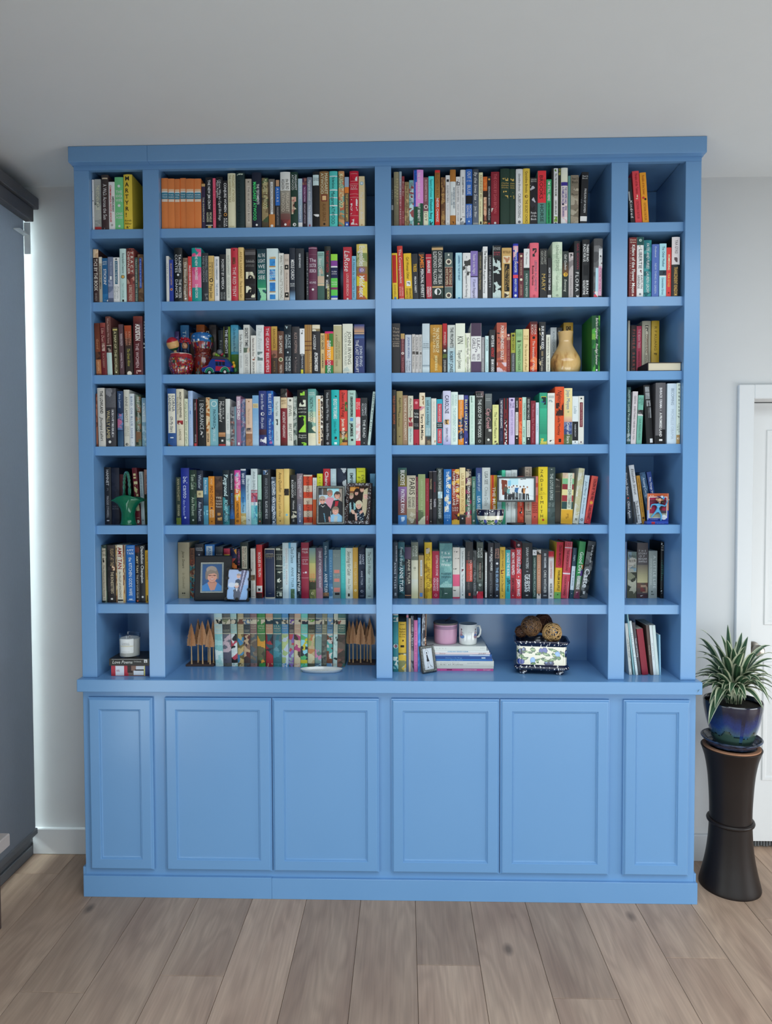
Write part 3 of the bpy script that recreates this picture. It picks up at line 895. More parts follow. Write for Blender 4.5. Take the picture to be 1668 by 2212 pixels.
add_row(0, 'M', 180, 330, S4, YF, """
830 900 270|c2703a|#1f6d84 .28 .405|#d8a888 .21 .25 .05 .95|#c8cdd0 .255 .28 .05 .95|#c8b8a8 .41 .46 .05 .95|CATO/TALES=.30 .39 w|@first of six matching volumes with a teal band
900 968 275|c2703a|#1f6d84 .28 .405|#d8a888 .21 .25 .05 .95|#c8cdd0 .255 .28 .05 .95|#c8b8a8 .41 .46 .05 .95|THE/ROADS=.30 .39 w|@second of six matching volumes with a teal band
970 1025 278|bb6a36|#1f6d84 .28 .405|#d8a888 .21 .25 .05 .95|#c8cdd0 .255 .28 .05 .95|#c8b8a8 .41 .46 .05 .95|THE/HILL=.30 .39 w|@third of six matching volumes with a teal band
1027 1090 270|c06e39|#1f6d84 .28 .405|#d8a888 .21 .25 .05 .95|#c8cdd0 .255 .28 .05 .95|#c8b8a8 .41 .46 .05 .95|THE/SEA=.30 .39 w|@fourth of six matching volumes with a teal band
1090 1175 275|be6c37|#1f6d84 .28 .405|#d8a888 .21 .25 .05 .95|#c8cdd0 .255 .28 .05 .95|#c8b8a8 .41 .46 .05 .95|CASTLE/MOON=.30 .39 w|@fifth of six matching volumes with a teal band
1177 1250 275|c4723c|#1f6d84 .28 .405|#d8a888 .21 .25 .05 .95|#c8cdd0 .255 .28 .05 .95|#c8b8a8 .41 .46 .05 .95|RIVER/SONG=.30 .39 w|@last of six matching volumes with a teal band
1255 1293 330|2e2440|#b09060 0 .06|THE INHERITANCE >.3 .85 c .5 .4
1297 1370 262|15161c|!THE NEW JIM CROW >.05 .62 w .52 .34 b|MICHELLE/ALEXANDER >.68 .87 c|#b8b8b8 .925 .94|#b89858 .945 1 .3 .8
1374 1402 270|c8506a|THE HATE U CARRY >.2 .85 7a2038 .5 .4
1408 1478 258|14151a|!I Know Why the Caged Bird Sings >.05 .84 w .58 .36 i|Maya Angelou >.06 .4 w .24 .3 i|o 3a3c40 .95 .2
1480 1531 295|121216|!CONJURE WOMEN >.05 .66 w .5 .5 b|o d8904a .71 .34|o 1a1a1c .71 .22|AFIA/ATAKORA >.78 .97 w b
1533 1615 190|cfc6a8|MARGARET ATWOOD >.03 .52 8a7c48 .72 .28|!THE HANDMAID'S TALE >.03 .53 8a7c48 .3 .28|#a89c70 .955 .965 .2 .8
ox 500
50 140 185|13282a|M A R G A R E T A T W O O D^.13 .92 0a1416|~13282a,a8b0a0,13282a .02 .07 .15 .85|#0a1618 .94 .945|@with stacked dark capitals
150 215 278|a89e90|#b8b0a4 .14 .89 .25 .8|THE BLUE CASTLE BOOK >.16 .87 58524a .52 .3|o 5a544c .06 .12
220 316 175|151a2c|!THE TESTAMENTS >.21 .58 d8e8dc .66 .24 b|MARGARET ATWOOD >.17 .87 45d070 .3 .34 b|o e8e8e0 .95 .12
323 392 268|5a4c36|~6a5a40,4a4030,7a6c48,3a4a30,8a7a58 0 1|MARGARET ATWOOD >.02 .62 d8cc9c .52 .6
397 460 280|54463a|/6a645c 54463a 0 .5|#a86c34 .72 1|#e4e0d4 .06 .72 .28 .72|SURFACING MARGARET >.09 .68 3a3a3a .5 .28|o e8e0d0 .96 .24
466 515 290|26262c|#2a62b0 .14 .53|#b08868 0 .13 .15 .85|ALIAS >.17 .48 w .5 .4|MARGARET ATWOOD >.56 .94 9a9490 .5 .36
519 625 170|8a8478|#dcd6c6 0 .335|/8c877c 6e6258 .335 .75|/6a4a44 5a2a2c .75 1|the BLIND/ASSASSIN >.13 .32 2a2620|MARGARET/ATWOOD >.37 .72 bcb4a4|~8a3a30,6a3030,4a2428 .86 .97|o e8dcd0 .95 .12|@with a cream cap and a dusky maroon foot
630 705 205|173429|MARGARET/ATWOOD >.05 .33 d8dcd0|~d8b8a0,c89888,173429,d8b8a0 .45 .76 .1 .75|THE ROBBER BRIDE >.48 .74 6a2020 .4 .3|o dcdcd0 .95 .24|@with a curling pink ribbon banner
708 752 275|8fa2b5|/a8c0d4 70809a 0 .9|#dcdce0 .9 1|CAT'S EYE >.1 .42 e8ecf0 .5 .5|MARGARET >.55 .88 c8d0d8 .5 .4
753 800 268|46223e|~6a4040,46223e,8a6050 0 .14|/5a2450 3a1c38 .14 .5|#241c26 .5 1|THE EDIBLE WOMAN >.18 .48 c8a8c8 .5 .4|MARGARET ATWOOD >.52 .92 b0a0b0 .5 .38
804 856 260|8a93a2|/6a7280 9aa4b4 0 1|Margaret Atwood >.05 .46 e4e8ec .5 .46 i|The Penelopiad >.55 .9 c8ccd4 .5 .4|#8a3040 .94 .98 .35 .65
863 935 180|131316|#b8cad8 .06 .25 .02 .9|~131316,dcdcd8,131316 .77 .97 .1 .9|STONE/MATTRESS=.11 .17 2a3a4a|@with a pale blue label and white scribble
936 1033 168|7d5c35|MARGARET/ATWOOD >.03 .41 dcd0b0|#6a2a24 .42 .54 .18 .82|#cfa878 .44 .52 .28 .72|!ALIAS GRACE >.58 .9 5a3a1c .5 .34|o 1a1614 .95 .12
1040 1125 162|48b0aa|#e8e8e0 .085 .1|#e8e8e0 .33 .348|#e8e8e0 .47 .485|#e8e8e0 .61 .63|#e8e8e0 .775 .79|!The Heart Goes Last >.11 .31 1c3434 .5 .32|Margaret ATWOOD >.36 .96 173c40 .45 .42
1135 1197 185|84664a|~8a6a48,5a8a80,b8865a,a85a40,6a8a70 0 1|MARGARET ATWOOD >.04 .66 e0c8a0 .5 .62 b
1201 1246 258|5c4838|#8a9eb4 0 .2|#c8702c .2 .32|!THE LAND IS NOT EMPTY >.34 .88 d0b060 .5 .42 b|#3050a0 .9 1|o d8dce8 .95 .24
1254 1347 175|b01830|#d8a0a0 .045 .05 .1 .9|~b01830,e0c0c0,b01830,a01028 .055 .175 .12 .88|#d8a0a0 .18 .185 .1 .9|#d8a0a0 .23 .235|PRIDE/AND/PREJUDICE=.25 .34 e8c8c8|#d8a0a0 .41 .415|#d8a0a0 .47 .475|~b01830,e0c0c0,b01830 .49 .79 .1 .3|~b01830,e0c0c0,b01830 .49 .79 .7 .9|#d8a0a0 .80 .805|~b01830,e0c0c0,b01830 .86 .965 .12 .88|@with ornate white scroll panels
1351 1412 250|e0b890|o 58a0c0 .14 .3|o e4eef0 .14 .2|The Summer Book >.3 .85 f4ece0 .5 .44 i|o b08860 .96 .14|@with a blue oval badge and faint script
""")
add_row(0, 'N', 830, 330, S4, YF, """
75 98 265|2a2e30|CRUSH >.1 .6 9aa0a0 .5 .5|#8a8c8c .56 .66
103 155 205|7a7258|/847c60 5a5444 0 1|ELIZABETH/BERG >.05 .7 b8ac80
158 186 200|8a4a50|/8aa0a8 9a5058 0 .6|THE DRESS OF PARIS >.12 .9 c8d0d0 .5 .45
188 215 250|7a2830|Driver East >.1 .4 e0c0b8 .5 .5 i|Jane Bryan >.7 .95 c8a0a0 .5 .4
218 262 310|8f7a58|~8f7a58,a89068,7a6848 0 1|The Pull of the Moon >.06 .95 4a3c28 .5 .5
266 312 292|a8cfcf|~a8cfcf,6a9a9c,a8cfcf,8a4a4a 0 1|OPEN HOUSE >.05 .5 6a2028 .5 .5
314 415 178|d080c0|/d488c4 d484c4 0 .62|~1f4a9a,2a5ab0,1f4a9a 0 .22 .02 .34|~1f4a9a,2a5ab0 .22 .66 .02 .2|/9c70b8 d480c0 .3 .3|#1f4a35 .66 1|#1f4a35 .6 .68 .5 1|!THE VANISHING HALF >.05 .53 ecdcec .54 .24 b|BRIT BENNETT >.6 .93 e8e8e0 .54 .24 b|o c08080 .97 .1
418 468 262|744850|ELIZABETH BERG >.05 .5 c8a8a8 .5 .4|o d8ccc0 .61 .44|o 6a4448 .61 .28|#d8ccb0 .7 1|JOY >.72 .92 5a3a3a .5 .5
470 528 250|48c8c8|!Tapestry of Fortunes >.05 .42 1c5050 .5 .4 i|Elizabeth Berg >.46 .86 16484a .5 .42 b|~16484a,48c8c8,48c8c8 .9 .98 .2 .8
538 592 142|8a6030|#c03030 0 .045|/8a5c2a a07840 .045 .5|/b04828 c82820 .5 1|ELIZABETH BERG >.05 .5 6a4420 .5 .5|!NEVER CHANGE >.5 .93 f0e0d0 .5 .46 b
603 648 262|6a4a30|~6a4a30,8a6a40,5a3c28 0 1|We Are All >.2 .5 c8a060 .5 .5 i|ELIZABETH >.7 .93 c8a060 .5 .4
652 697 240|d8d8d5|#2a2a2c .08 .13 .2 .8|ELIZABETH BERG >.2 .55 5a5a60 .5 .4|THE YEAR OF PLEASURES >.57 .9 a0a0a8 .5 .34|o a8a8a8 .95 .2
699 758 130|9a6428|#c5d8ec .215 .82|REVEREND BEND >.32 .7 3a4a60 .7 .26 b|OPEN HOUSE >.4 .64 3a4a60 .3 .22|~9a6428,4a2c10 .93 .98 .3 .7|@with a pale blue wraparound label
762 805 255|d5d5d8|~d5d5d8,55565a,a0a0a4 .05 .18 .1 .9|!WHAT WE KEEP >.56 .92 7a7a80 .5 .4|ELIZABETH BERG >.2 .52 6a6a70 .5 .44
808 862 147|c8ccce|#dadcdc .1 .84 .3 .7|ELIZABETH BERG >.13 .45 2a2c30 .5 .28 b|HOME SAFE >.5 .78 7a7c80 .5 .26|~c8ccce,4a4c50,8a8c90 .84 1
865 933 142|2f5fa8|OUT >.04 .17 e8ecf0 .5 .5|of the=.19 .225 d0d8e0|!BLUE >.28 .45 e8ecf0 .5 .5|#121318 .47 .62|RICHARD/BERNSTEIN >.645 .87 e0e4e8|o b8c8e0 .935 .13|@blue jacket with a black sash
940 1000 155|4a5058|/3a4048 5a6270 0 1|!By the Iowa Sea >.05 .55 dce0e4 .5 .5 i|o e8e8e8 .6 .07|Joe Blair >.67 .87 c8ccd0 .5 .4|#8a8c8c .96 1
1003 1045 210|dcc8a0|!FAHRENHEIT 451 >.05 .5 7a5230 .55 .5|RAY BRADBURY >.55 .85 9a7a58 .4 .3|#2a2420 .93 .98 .3 .75
1048 1093 255|2a1c16|#c86428 0 .29|~c86428,d87838,b85820 0 .29|~2a1a14,34221a .29 1|~d8a888,d09c80,c08c70 .42 .78 .15 .85|~2a1a14,34221a .3 .42|o 2a1a14 .56 .09 .36|o a03838 .68 .1 .5|~c89078,8a5040 .78 .9 .3 .8|~c8a068,8a6a40 .92 1|@with a painted face of a woman
1095 1130 252|16161a|GERALDINE BROOKS >.2 .6 e8e4dc .5 .42|!MARCH >.66 .9 e8e4dc .5 .5|o c8904a .06 .3|o b03030 .97 .3
1133 1220 203|7a1a28|THE CODE BY DAN BROWN >.04 .78 b85860 .5 .34|~7a1a28,d8c8c0,7a1a28 .68 .82 .05 .95|o e8d8d0 .96 .14|@dark jacket with fine white scribbled lines
1232 1328 122|1c3328|~1c3328,b89a50,1c3328 .17 .22 .15 .85|Charles/Dickens/Works=.24 .36 b89a50|~1c3328,b89a50,1c3328 .4 .43 .3 .7|~1c3328,b89a50,1c3328 .48 .53 .15 .85|@first of two matching volumes with gilt ornaments
1329 1388 125|1c3328|~1c3328,b89a50,1c3328 .17 .22 .15 .85|Charles/Dickens/Works=.24 .36 b89a50|~1c3328,b89a50,1c3328 .4 .43 .3 .7|~1c3328,b89a50,1c3328 .48 .53 .15 .85|@second of two matching volumes with gilt ornaments
1396 1470 175|dcdcda|Geraldine Brooks >.08 .4 3a3a40 .5 .3 i|!CALEB'S CROSSING >.44 .88 2a2a30 .5 .36|o 5a5a60 .95 .2
1472 1543 165|d8ac40|Geraldine Brooks >.05 .44 4a3418 .5 .36|o 6a5020 .5 .24|!THE SECRET CHORD >.56 .98 4a3418 .5 .36
1547 1622 265|1c1a1e|~1c1a1e,2c2a30,a8a8b0,1c1a1e .04 .7|People/of the/Book=.72 .92 d8d4cc|GERALDINE/BROOKS=.02 .1 b8b4ac|@with pale swirling strands
ox 1160
8 97 192|4a7a72|#c83038 0 .6|BROOKS >.08 .53 3a1418 .42 .4|GERALDINE >.15 .45 6a2024 .82 .2|!HORSE >.62 .96 14201e .5 .4
101 153 283|28905a|!I'M STILL HERE >.04 .48 e0f0e4 .5 .46 b|AUSTIN CHANNING BROWN >.52 .97 0c3420 .5 .36 b
156 174 165|1c1c16
178 223 157|e0e4d8|!TELL THE WOLVES I'M HOME >.09 .5 30402c .5 .42 b|CAROL RIFKA BRUNT >.57 .84 30402c .5 .42 b|~5a7a30,e0e4d8 .02 .08 .2 .8|~5a7a30,7a9a48,e0e4d8 .86 .96 .1 .9|o 20241c .99 .3
229 250 165|24281e|~24281e,8a8a40 0 .12
256 325 150|dcc8b8|/e4d4c0 e0ccb4 0 .25|#34287a .255 .32|/dcc4c0 d4b0b4 .32 1|!THE CORPSE HAD/A FAMILIAR FACE >.34 .64 34287a b|EDNA >.68 .76 34287a .75 .3 b|BUCHANAN >.7 .87 34287a .35 .3 b|o 1a1a30 .65 .16 .3|~d8a8b0,e0c8c8 .88 1
332 356 245|5a8a88
359 442 238|847a6a|~8a8070,6a6254,9a9282,746a5c 0 1|Pearl S/Buck=.04 .18 26221c|Peony=.36 .44 26221c|@with a stone grey relief pattern
456 528 207 22|15161a|Pearl S/Buck=.06 .14 d8d8d8|!PAVILION OF WOMEN >.32 .79 dcdcdc .6 .3|#e0e0e0 .855 .95|~15161a,6a6c70 .5 .6 .02 .2
""")
add_row(0, 'R', 1160, 330, S4, YF, """
996 1040 270 -42|17171b|!Kindred >.5 .9 e4e4e4 .45 .6|#8a8c8e .3 .5 .02 .4
1045 1115 197 -36|c03840|!Parable of the Talents >.05 .44 7a1820 .55 .36|OCTAVIA E BUTLER >.58 .92 7a1820 .5 .36|~e8c0a0,c03840 .46 .54 .2 .6
1122 1188 213 -34|d8861c|!Parable of the Sower >.05 .44 8a3a10 .5 .36|OCTAVIA E BUTLER >.6 .95 7a4410 .5 .36|o b03028 .5 .2 .35|o 2a1408 .53 .18 .65
""")
add_row(1, 'L', 180, 330, S4, YF, """
95 165 1025|34201f|~b89878,d8b898,5a4030 0 .16|~5a2020,34201f .16 .3|THIS BY THE BOOK >.18 .78 d8ccc0 .5 .6 b|DON WINSLOW >.82 .97 a89890 .5 .4
165 198 1105|a8a090|A LITTLE DEVIL IN AMERICA >.2 .7 2a2824 .5 .5 b|#c8c4b8 0 .14
202 260 1118|1f5a8a|JAMES/LEROY=.06 .16 c8d8e4|!STICKIN' >.24 .6 d8e8f0 .5 .46 b|~1f5a8a,d8dce0,2a6a9a .8 1
262 318 1105|646f8a|/6a7692 545c74 0 1|THE CLOSER >.1 .4 a8b0c8 .6 .3|#d0d4dc .42 .72 .35 .75|~646f8a,8a90a8 .5 .9
320 385 1110|dce2e2|#1f5a78 .08 .59 .25 .72|SURVIVE THE NIGHT >.1 .57 c8dce8 .48 .3|Pilgrim/Diaries >.64 .92 8a9494 i|o 4a5458 .04 .16
388 455 1018|b5d0cc|!Remarkable Creatures >.08 .46 2a4a4c .6 .36 i|o 2a2620 .525 .3|o c8a050 .525 .22|TRACY CHEVALIER >.64 .92 8aa8a4 .5 .3|#16181a .95 .99 .35 .65
462 543 1015|84403a|~84403a,4a2420 0 .05|TRACY/CHEVALIER >.06 .48 e0d0c4 b|~5a2c2a,84403a,b08070 .48 .66|!A SINGLE THREAD >.68 .98 d8c4b4 .5 .42
546 577 1110|3a5a58|TRACY CHEVALIER AT THE EDGE >.04 .97 c8ccb8 .5 .5
580 637 1078|66503c|~6a5040,5a4434,7a6048 0 1|#2048b0 .08 .7 .3 .7|AT THE EDGE OF THE ORCHARD >.1 .68 a8c0e8 .5 .26
""")
add_row(1, 'M', 180, 330, S4, YF, """
880 908 1095|c5c5c2|TENTH OF >.1 .6 5a5a5a .5 .4
911 955 1135|22388a|HILLARY RODHAM CLINTON >.08 .6 d0a860 .5 .4|o d0a860 .7 .3|o 8a2030 .7 .2
965 1050 1010|12161a|TA-NEHISI/COATES >.12 .46 e4e4e0|o d8dcd8 .5 .14|!THE WATER/DANCER >.58 .93 e4e4e0
1058 1108 1115|7a6558|~7a6558,8a7868,6a5848 0 1|The Beautiful Struggle >.08 .9 e0d4c8 .5 .46|o e0d8d0 .93 .22
1111 1150 1100|c03a38|PAULO COELHO THE ALCHEMIST >.2 .9 f0dcd8 .5 .46 b
1152 1252 1010|128a84|~d85080,c84878,e06890,128a84 0 .16|~d85080,c84878,e06890 .36 .74|THE NEW >.13 .34 e0f0ee .5 .26 b|!WILDERNESS >.36 .6 f0dce4 .5 .26 b|DIANE COOK >.68 .94 d8f0ee .5 .26 b
1258 1325 1063|2a2e34|FAREWELL FREEDOM/KENJI GORDON >.06 .6 8a9094|~2a2e34,6a6c6e .84 .96 .4 .9
1328 1386 1092|c8a868|DONNA WOOLFOLK/CROSS >.14 .5 3a2c18|o 1a1814 .535 .36|o c8a868 .535 .2|Pope Joan >.62 .93 2a2014 .5 .56
1391 1440 1100|d8dee2|MICHAEL CUNNINGHAM >.06 .52 3a5a74 .5 .4|!THE HOURS >.6 .88 5a7a94 .5 .44
1446 1512 1078|181c20|!POVERTY BY AMERICA >.1 .74 d4d8d8 .5 .4|MATTHEW/DESMOND >.8 .96 9a9e9e
1515 1565 1018|cacabe|ANITA DIAMANT >.12 .5 8a9088 .5 .44|!GOOD HARBOR >.54 .94 8a9088 .5 .44
1567 1637 1010|b02838|!THE RED TENT >.36 .92 e8c4c0 .5 .46|~6a3028,8a4a38 .18 .31 .25 .7|o 2a1014 .04 .1
ox 500
74 132 1005|d0b070|ANITA DIAMANT >.08 .58 8a6a38 .5 .42|!The Boston Girl >.62 .94 6a4c28 .5 .4
145 258 1018|1c171a|#8a8688 .04 .045|#8a8688 .065 .075|#8a8688 .09 .1|#8a8688 .11 .115|DAVID/COPPERFIELD=.21 .265 c8c4c0|CHARLES/DICKENS=.30 .345 a8a4a0|~d8d0b8,1c171a,a8a08c,1c171a .44 .665 .08 .92|o 141214 .552 .24|~d8d0b8,1c171a,a8a08c,1c171a .71 .93 .08 .92|o 141214 .82 .24|o c8c0a8 .552 .04|o c8c0a8 .82 .04|#8a8688 .95 .96|@with two white lace-like square panels
274 368 1022|16303c|/16303c 1f5a5c 0 .5|/1f5a5c 2a8a60 .5 .75|~2a8a60,16404a,8ac8a0,1c4a54 .75 1|ALL THE/LIGHT/WE/CANNOT/SEE=.07 .6 e0e8e4|@with a sea-green night scene
376 495 1015|c4d8e0|~3080c0,2a70b4,3888c8 .2 .335 .25 .75|~3080c0,2a70b4,58a0d0 .4 .6 .25 .75|~3080c0,2a70b4 .65 .82 .25 .75|~3080c0,2a70b4 .88 .97 .25 .75|#b08850 .335 .36 .22 .78|#b08850 .6 .625 .22 .78|#b08850 .82 .84 .22 .78|~c0a070,c4d8e0 .16 .2 .25 .8|CLOUD/CUCKOO/LAND=.42 .57 dcecf8|@with bright blue blocks down its spine
502 556 1065|d5d5ce|PERFECT WOMAN COLETTE DOWLING >.05 .95 6a6a60 .5 .5
560 612 1075|beb0a4|THE ART=.06 .2 8a7c70|#1a1816 .23 .33 .1 .9|ITS OK TO LAUGH >.4 .78 7a6c60 .5 .34|#1a1816 .82 .93 .1 .9|o d8c8b8 .28 .16|o d8c8b8 .87 .16|@with two black square emblems
617 676 1010|18202e|!MIDDLE CHURCH >.22 .6 dce4ec .55 .56 b|BOB/SMITH=.66 .74 d0d4d8|/18202e 88b0d8 .8 1
682 770 1015|1e242c|KIM EDWARDS >.1 .37 c8ccd0 .5 .2 b|THE MEMORY KEEPER >.42 .9 3a424a .5 .2
793 818 1055|2a2c32|SHADOW OF THE WIND >.1 .9 b8b8ba .5 .45
820 908 1000|5a2440|#c0a0b0 .02 .03|#8a5870 .14 .145|#8a5870 .3 .305|#8a5870 .46 .465|#8a5870 .62 .625|#8a5870 .75 .755|The/DOCTOR/ERDRICH=.2 .5 e0c8d4|ROUND=.64 .7 e0c8d4|o e8e0e4 .8 .14|@with thin pink ruled lines
913 985 1048|7a9a92|/8ab0a8 7a9a92 0 .3|/a89c88 c0a890 .3 .65|#3a5a52 .7 1|#c8b090 .66 .7|~6a8a80,a89a88,8a7a68 .3 .5|LOUISE/ERDRICH=.03 .1 34504c|!Beet Queen >.14 .5 dcdcd0 .4 .4
988 1052 993|1c2220|THE NIGHT WATCH >.08 .48 a02028 .5 .42 b|o e0e0d8 .545 .14|HOUSE >.62 .78 f0f0e8 .4 .42 b|LOUISE ERDRICH >.7 .98 d8d080 .6 .34 b
1055 1125 1075|1c2048|#8cc840 0 .14|#7a3a8a .14 .26|#e8e8e0 .26 .29|#1c2048 .29 .52|#5aba50 .52 .72|#7a2a58 .72 .77|#58b850 .77 .9|#2a4aa0 .9 .95|#d8e8e8 .95 1|the plague/of doves=.35 .45 d0d0e0|louise/erdrich=.58 .68 d8f0d0|@with bright lime and purple stripes
1186 1275 1000|a82030|LaRose >.06 .46 f0dcd8 .45 .62 i|LOUISE ERDRICH >.5 .92 e0b8b4 .5 .26|o e8d0cc .98 .12
1278 1322 1095|70a8c0|A House by Obscurity Lane >.06 .94 24506a .5 .5 i
1327 1440 970|c0a858|~c8b050,a8a878,d8c880,7a8a50 0 .4|#8a6a40 .4 .53|o 7a60a8 .465 .3|o b0a0c8 .465 .18|~d8b830,c88828,a85a30,e0d060 .53 1|Eugenides >.03 .4 eceae0 .5 .46 b|Middlesex >.56 .95 eceae0 .5 .46 b
""")
add_row(1, 'N', 830, 330, S4, YF, """
82 148 1065 -10|d8b020|#b02018 .04 .64 .05 .8|DANIELS >.68 .95 8a5a10 .5 .34|#3a7ab0 .95 1 .3 .7
149 215 990 -22|b83028|!The Correspondent >.06 .7 ecccc8 .5 .46|VIRGINIA/EVANS >.76 .94 e0a8a0|#d8b8a8 .98 1
222 303 1068 -18|d8ac18|!Girl Woman Other >.08 .56 3a2c08 .5 .36|#dcdcd0 .6 .71 .25 .8|~3a3a38,dcdcd0 .63 .69 .35 .7|BERNARDINE/EVARISTO >.76 .98 4a3808
304 368 1072 -14|1a1c22|!TREES >.22 .4 d8a830 .5 .5 b|PERCIVAL EVERETT >.5 .86 d8d8d8 .5 .3 b
374 437 1060 -10|17171b|JAMES >.04 .33 d87828 .55 .6 b|PERCIVAL EVERETT >.35 .96 e4e4e0 .55 .46 b|@with large orange and white capitals
448 510 1075 -8|a81830|!ERASURE >.14 .42 f0dcdc .5 .46 b|PERCIVAL/EVERETT >.72 .95 ecd0d0 b|#d8c8c8 .08 .09
508 630 990 -6|1a2422|#b8986a .03 .075|#b8986a .755 .785|~1a2422,2a3c38 .79 1|o d8dcd8 .86 .3|o 1a2422 .93 .1|!CATHEDRAL OF THE SEA/ILDEFONSO FALCONES >.1 .72 e0dcd0
640 727 1058|4a5a58|#5a2420 .31 .74 .05 .95|#c8bca8 .31 .32|#c8bca8 .73 .74|o d8ccb8 .2 .36|o 4a3c38 .2 .22|o d8ccb8 .92 .36|o 4a3c38 .92 .22|#e8d8c8 .03 .07 .4 .6|!ONE THOUSAND/WHITE WOMEN >.34 .7 e0c8a8
758 825 1060|a0c8e0|LEARNING TO TALK BY HILARY >.06 .6 2a5a80 .55 .3 b|#3080b0 .96 .99 .4 .7
834 920 1062|dedfd4|~dedfd4,dedfd4,dedfd4,3a3a38 .02 1|MILLER >.07 .12 5a5a58 .5 .1|Everything Happened for Nothing >.2 .96 4a4a48 .5 .28 i|@with a scattered speckle and dark script
912 992 1042|7a68a8|!Tender is the Night >.06 .48 d8d0e8 .5 .34|/b0aed4 c0bee0 .55 1|#2a2438 .525 .545|F Scott Fitzgerald >.6 .98 2a2c50 .5 .36
995 1048 1052|2a2826|MATEO ASKARIPOUR >.08 .35 a89870 .5 .3|This Great Hemisphere >.38 .8 a89870 .5 .44 i
1042 1095 995|dcdcdc|The Wilderness >.08 .44 1a1a1e .55 .5 b|Angela Flournoy >.46 .9 1a1a1e .4 .38|@with bold black letters on white
1100 1143 1085|1a1a1e|!SHARP OBJECTS >.05 .75 b0b0b4 .5 .44
1150 1240 985|16171a|~16171a,b8c8c4,16171a,16171a .22 1|#b0c0bc .0 1 .02 .08|GILLIAN/FLYNN=.03 .09 d8d8d8|GONE/GIRL=.11 .19 c04858|@with pale streaming hair strands
1248 1350 1008|bf9a5a|#d8c8a8 .16 .3 .12 .88|~b07a58,d8c0a0 .18 .29 .2 .8|#1a1812 .32 .86 .25 .8|BESTSELLER=.05 .12 5a4020|KEN FOLLETT >.42 .78 c8a460 .66 .16|!The Pillars of the Earth >.35 .84 c8a460 .42 .16|~d8c8a8,3a3028 .87 .98 .25 .75
1366 1420 965|1a2a9a|~1a2a9a,d89aa8,1a2a9a .04 .4|!SOMEBODY'S DAUGHTER >.06 .53 e8dce4 .5 .44 b|#d84858 .57 .63|ASHLEY C FORD >.64 .88 c8d0f0 .5 .38 b|o d8dcf0 .95 .26
1427 1477 1062|5a1a28|o d8c0a0 .07 .24|THE GUEST BOOK NOVEL >.15 .5 d0b098 .5 .34|o e0d0b8 .59 .28|JOAN DIDION >.7 .94 c8a890 .5 .34
1479 1540 1018|23423a|#e0e2de 0 .385|#16181a .39 .44|The Women >.06 .32 7a7c78 .5 .3 i|KRISTIN MEPPER >.5 .98 b8c8c0 .5 .34
1543 1637 957|e06070|~202a28,e06070 .1 .25 .3 .75|!LESSONS IN CHEMISTRY >.32 .88 2a6a78 .66 .24|Bonnie Garmus >.41 .77 2a1418 .36 .22 b|o b84858 .96 .16
ox 1160
32 108 1018|1a1a1a|MARGARET/GEORGE >.04 .32 a0a098|MARY >.5 .85 b89c58 .5 .5
114 153 1115|16161a|!HOW TO THEY THEM >.24 .8 e4e4e4 .5 .5 b|#e0e0e0 .92 1
163 267 948|bccbb4|~bccbb4,b0c2aa,c4d2bc 0 1|!Unfinished DESIRES >.06 .52 6a7a68 .5 .3|Gail Godwin >.6 .88 7a8a78 .5 .24|o 8a9a88 .96 .14
272 335 1045|242c2a|/242c2a 6a4a30 .2 .5|#242c2a .52 1|o d8a838 .5 .36|Gail Godwin >.06 .4 d8dcd0 .5 .4 i|!Evensong >.6 .86 c8ccc0 .5 .4 i
337 386 1058|a8a0a0|~a8a0a0,7a7474,c0b8b8 .06 .4|A Southern Family >.5 .95 6a6464 .5 .3 i|o 26262a .05 .2
392 455 938 4|16181c|GAIL GODWIN >.04 .5 7a2838 .6 .36 b|FLORA >.54 .9 e4e4e0 .5 .5|~16181c,d8d8d4 .93 .99 .4 .8
476 553 922 6|15161a|!THERE IS NO/PLACE FOR US >.08 .38 f0f0ec b|BRIAN/GOLDSTONE >.7 .95 e8e8e4 b|~d8d8d4,15161a .44 .62 .2 .8
598 690 912 8|5c5c5e|~5c5c5e,6c6c6e,4a4a4c 0 1|~c8c8c8,d4d4d4,bcbcbc .17 .5 .55 .98|o 2a2a2c .3 .1 .76|o 7a6a6c .42 .1 .9|#a8c8e8 .5 .94 .2 .52|#e8a0b8 .47 .97 .52 .92|FUTURE OF FAMILY >.5 .9 8a3050 .72 .16|~d8d8dc,5a6a8a,c84858 .9 1 .05 .5|@with a grey portrait and a pink strip
""")
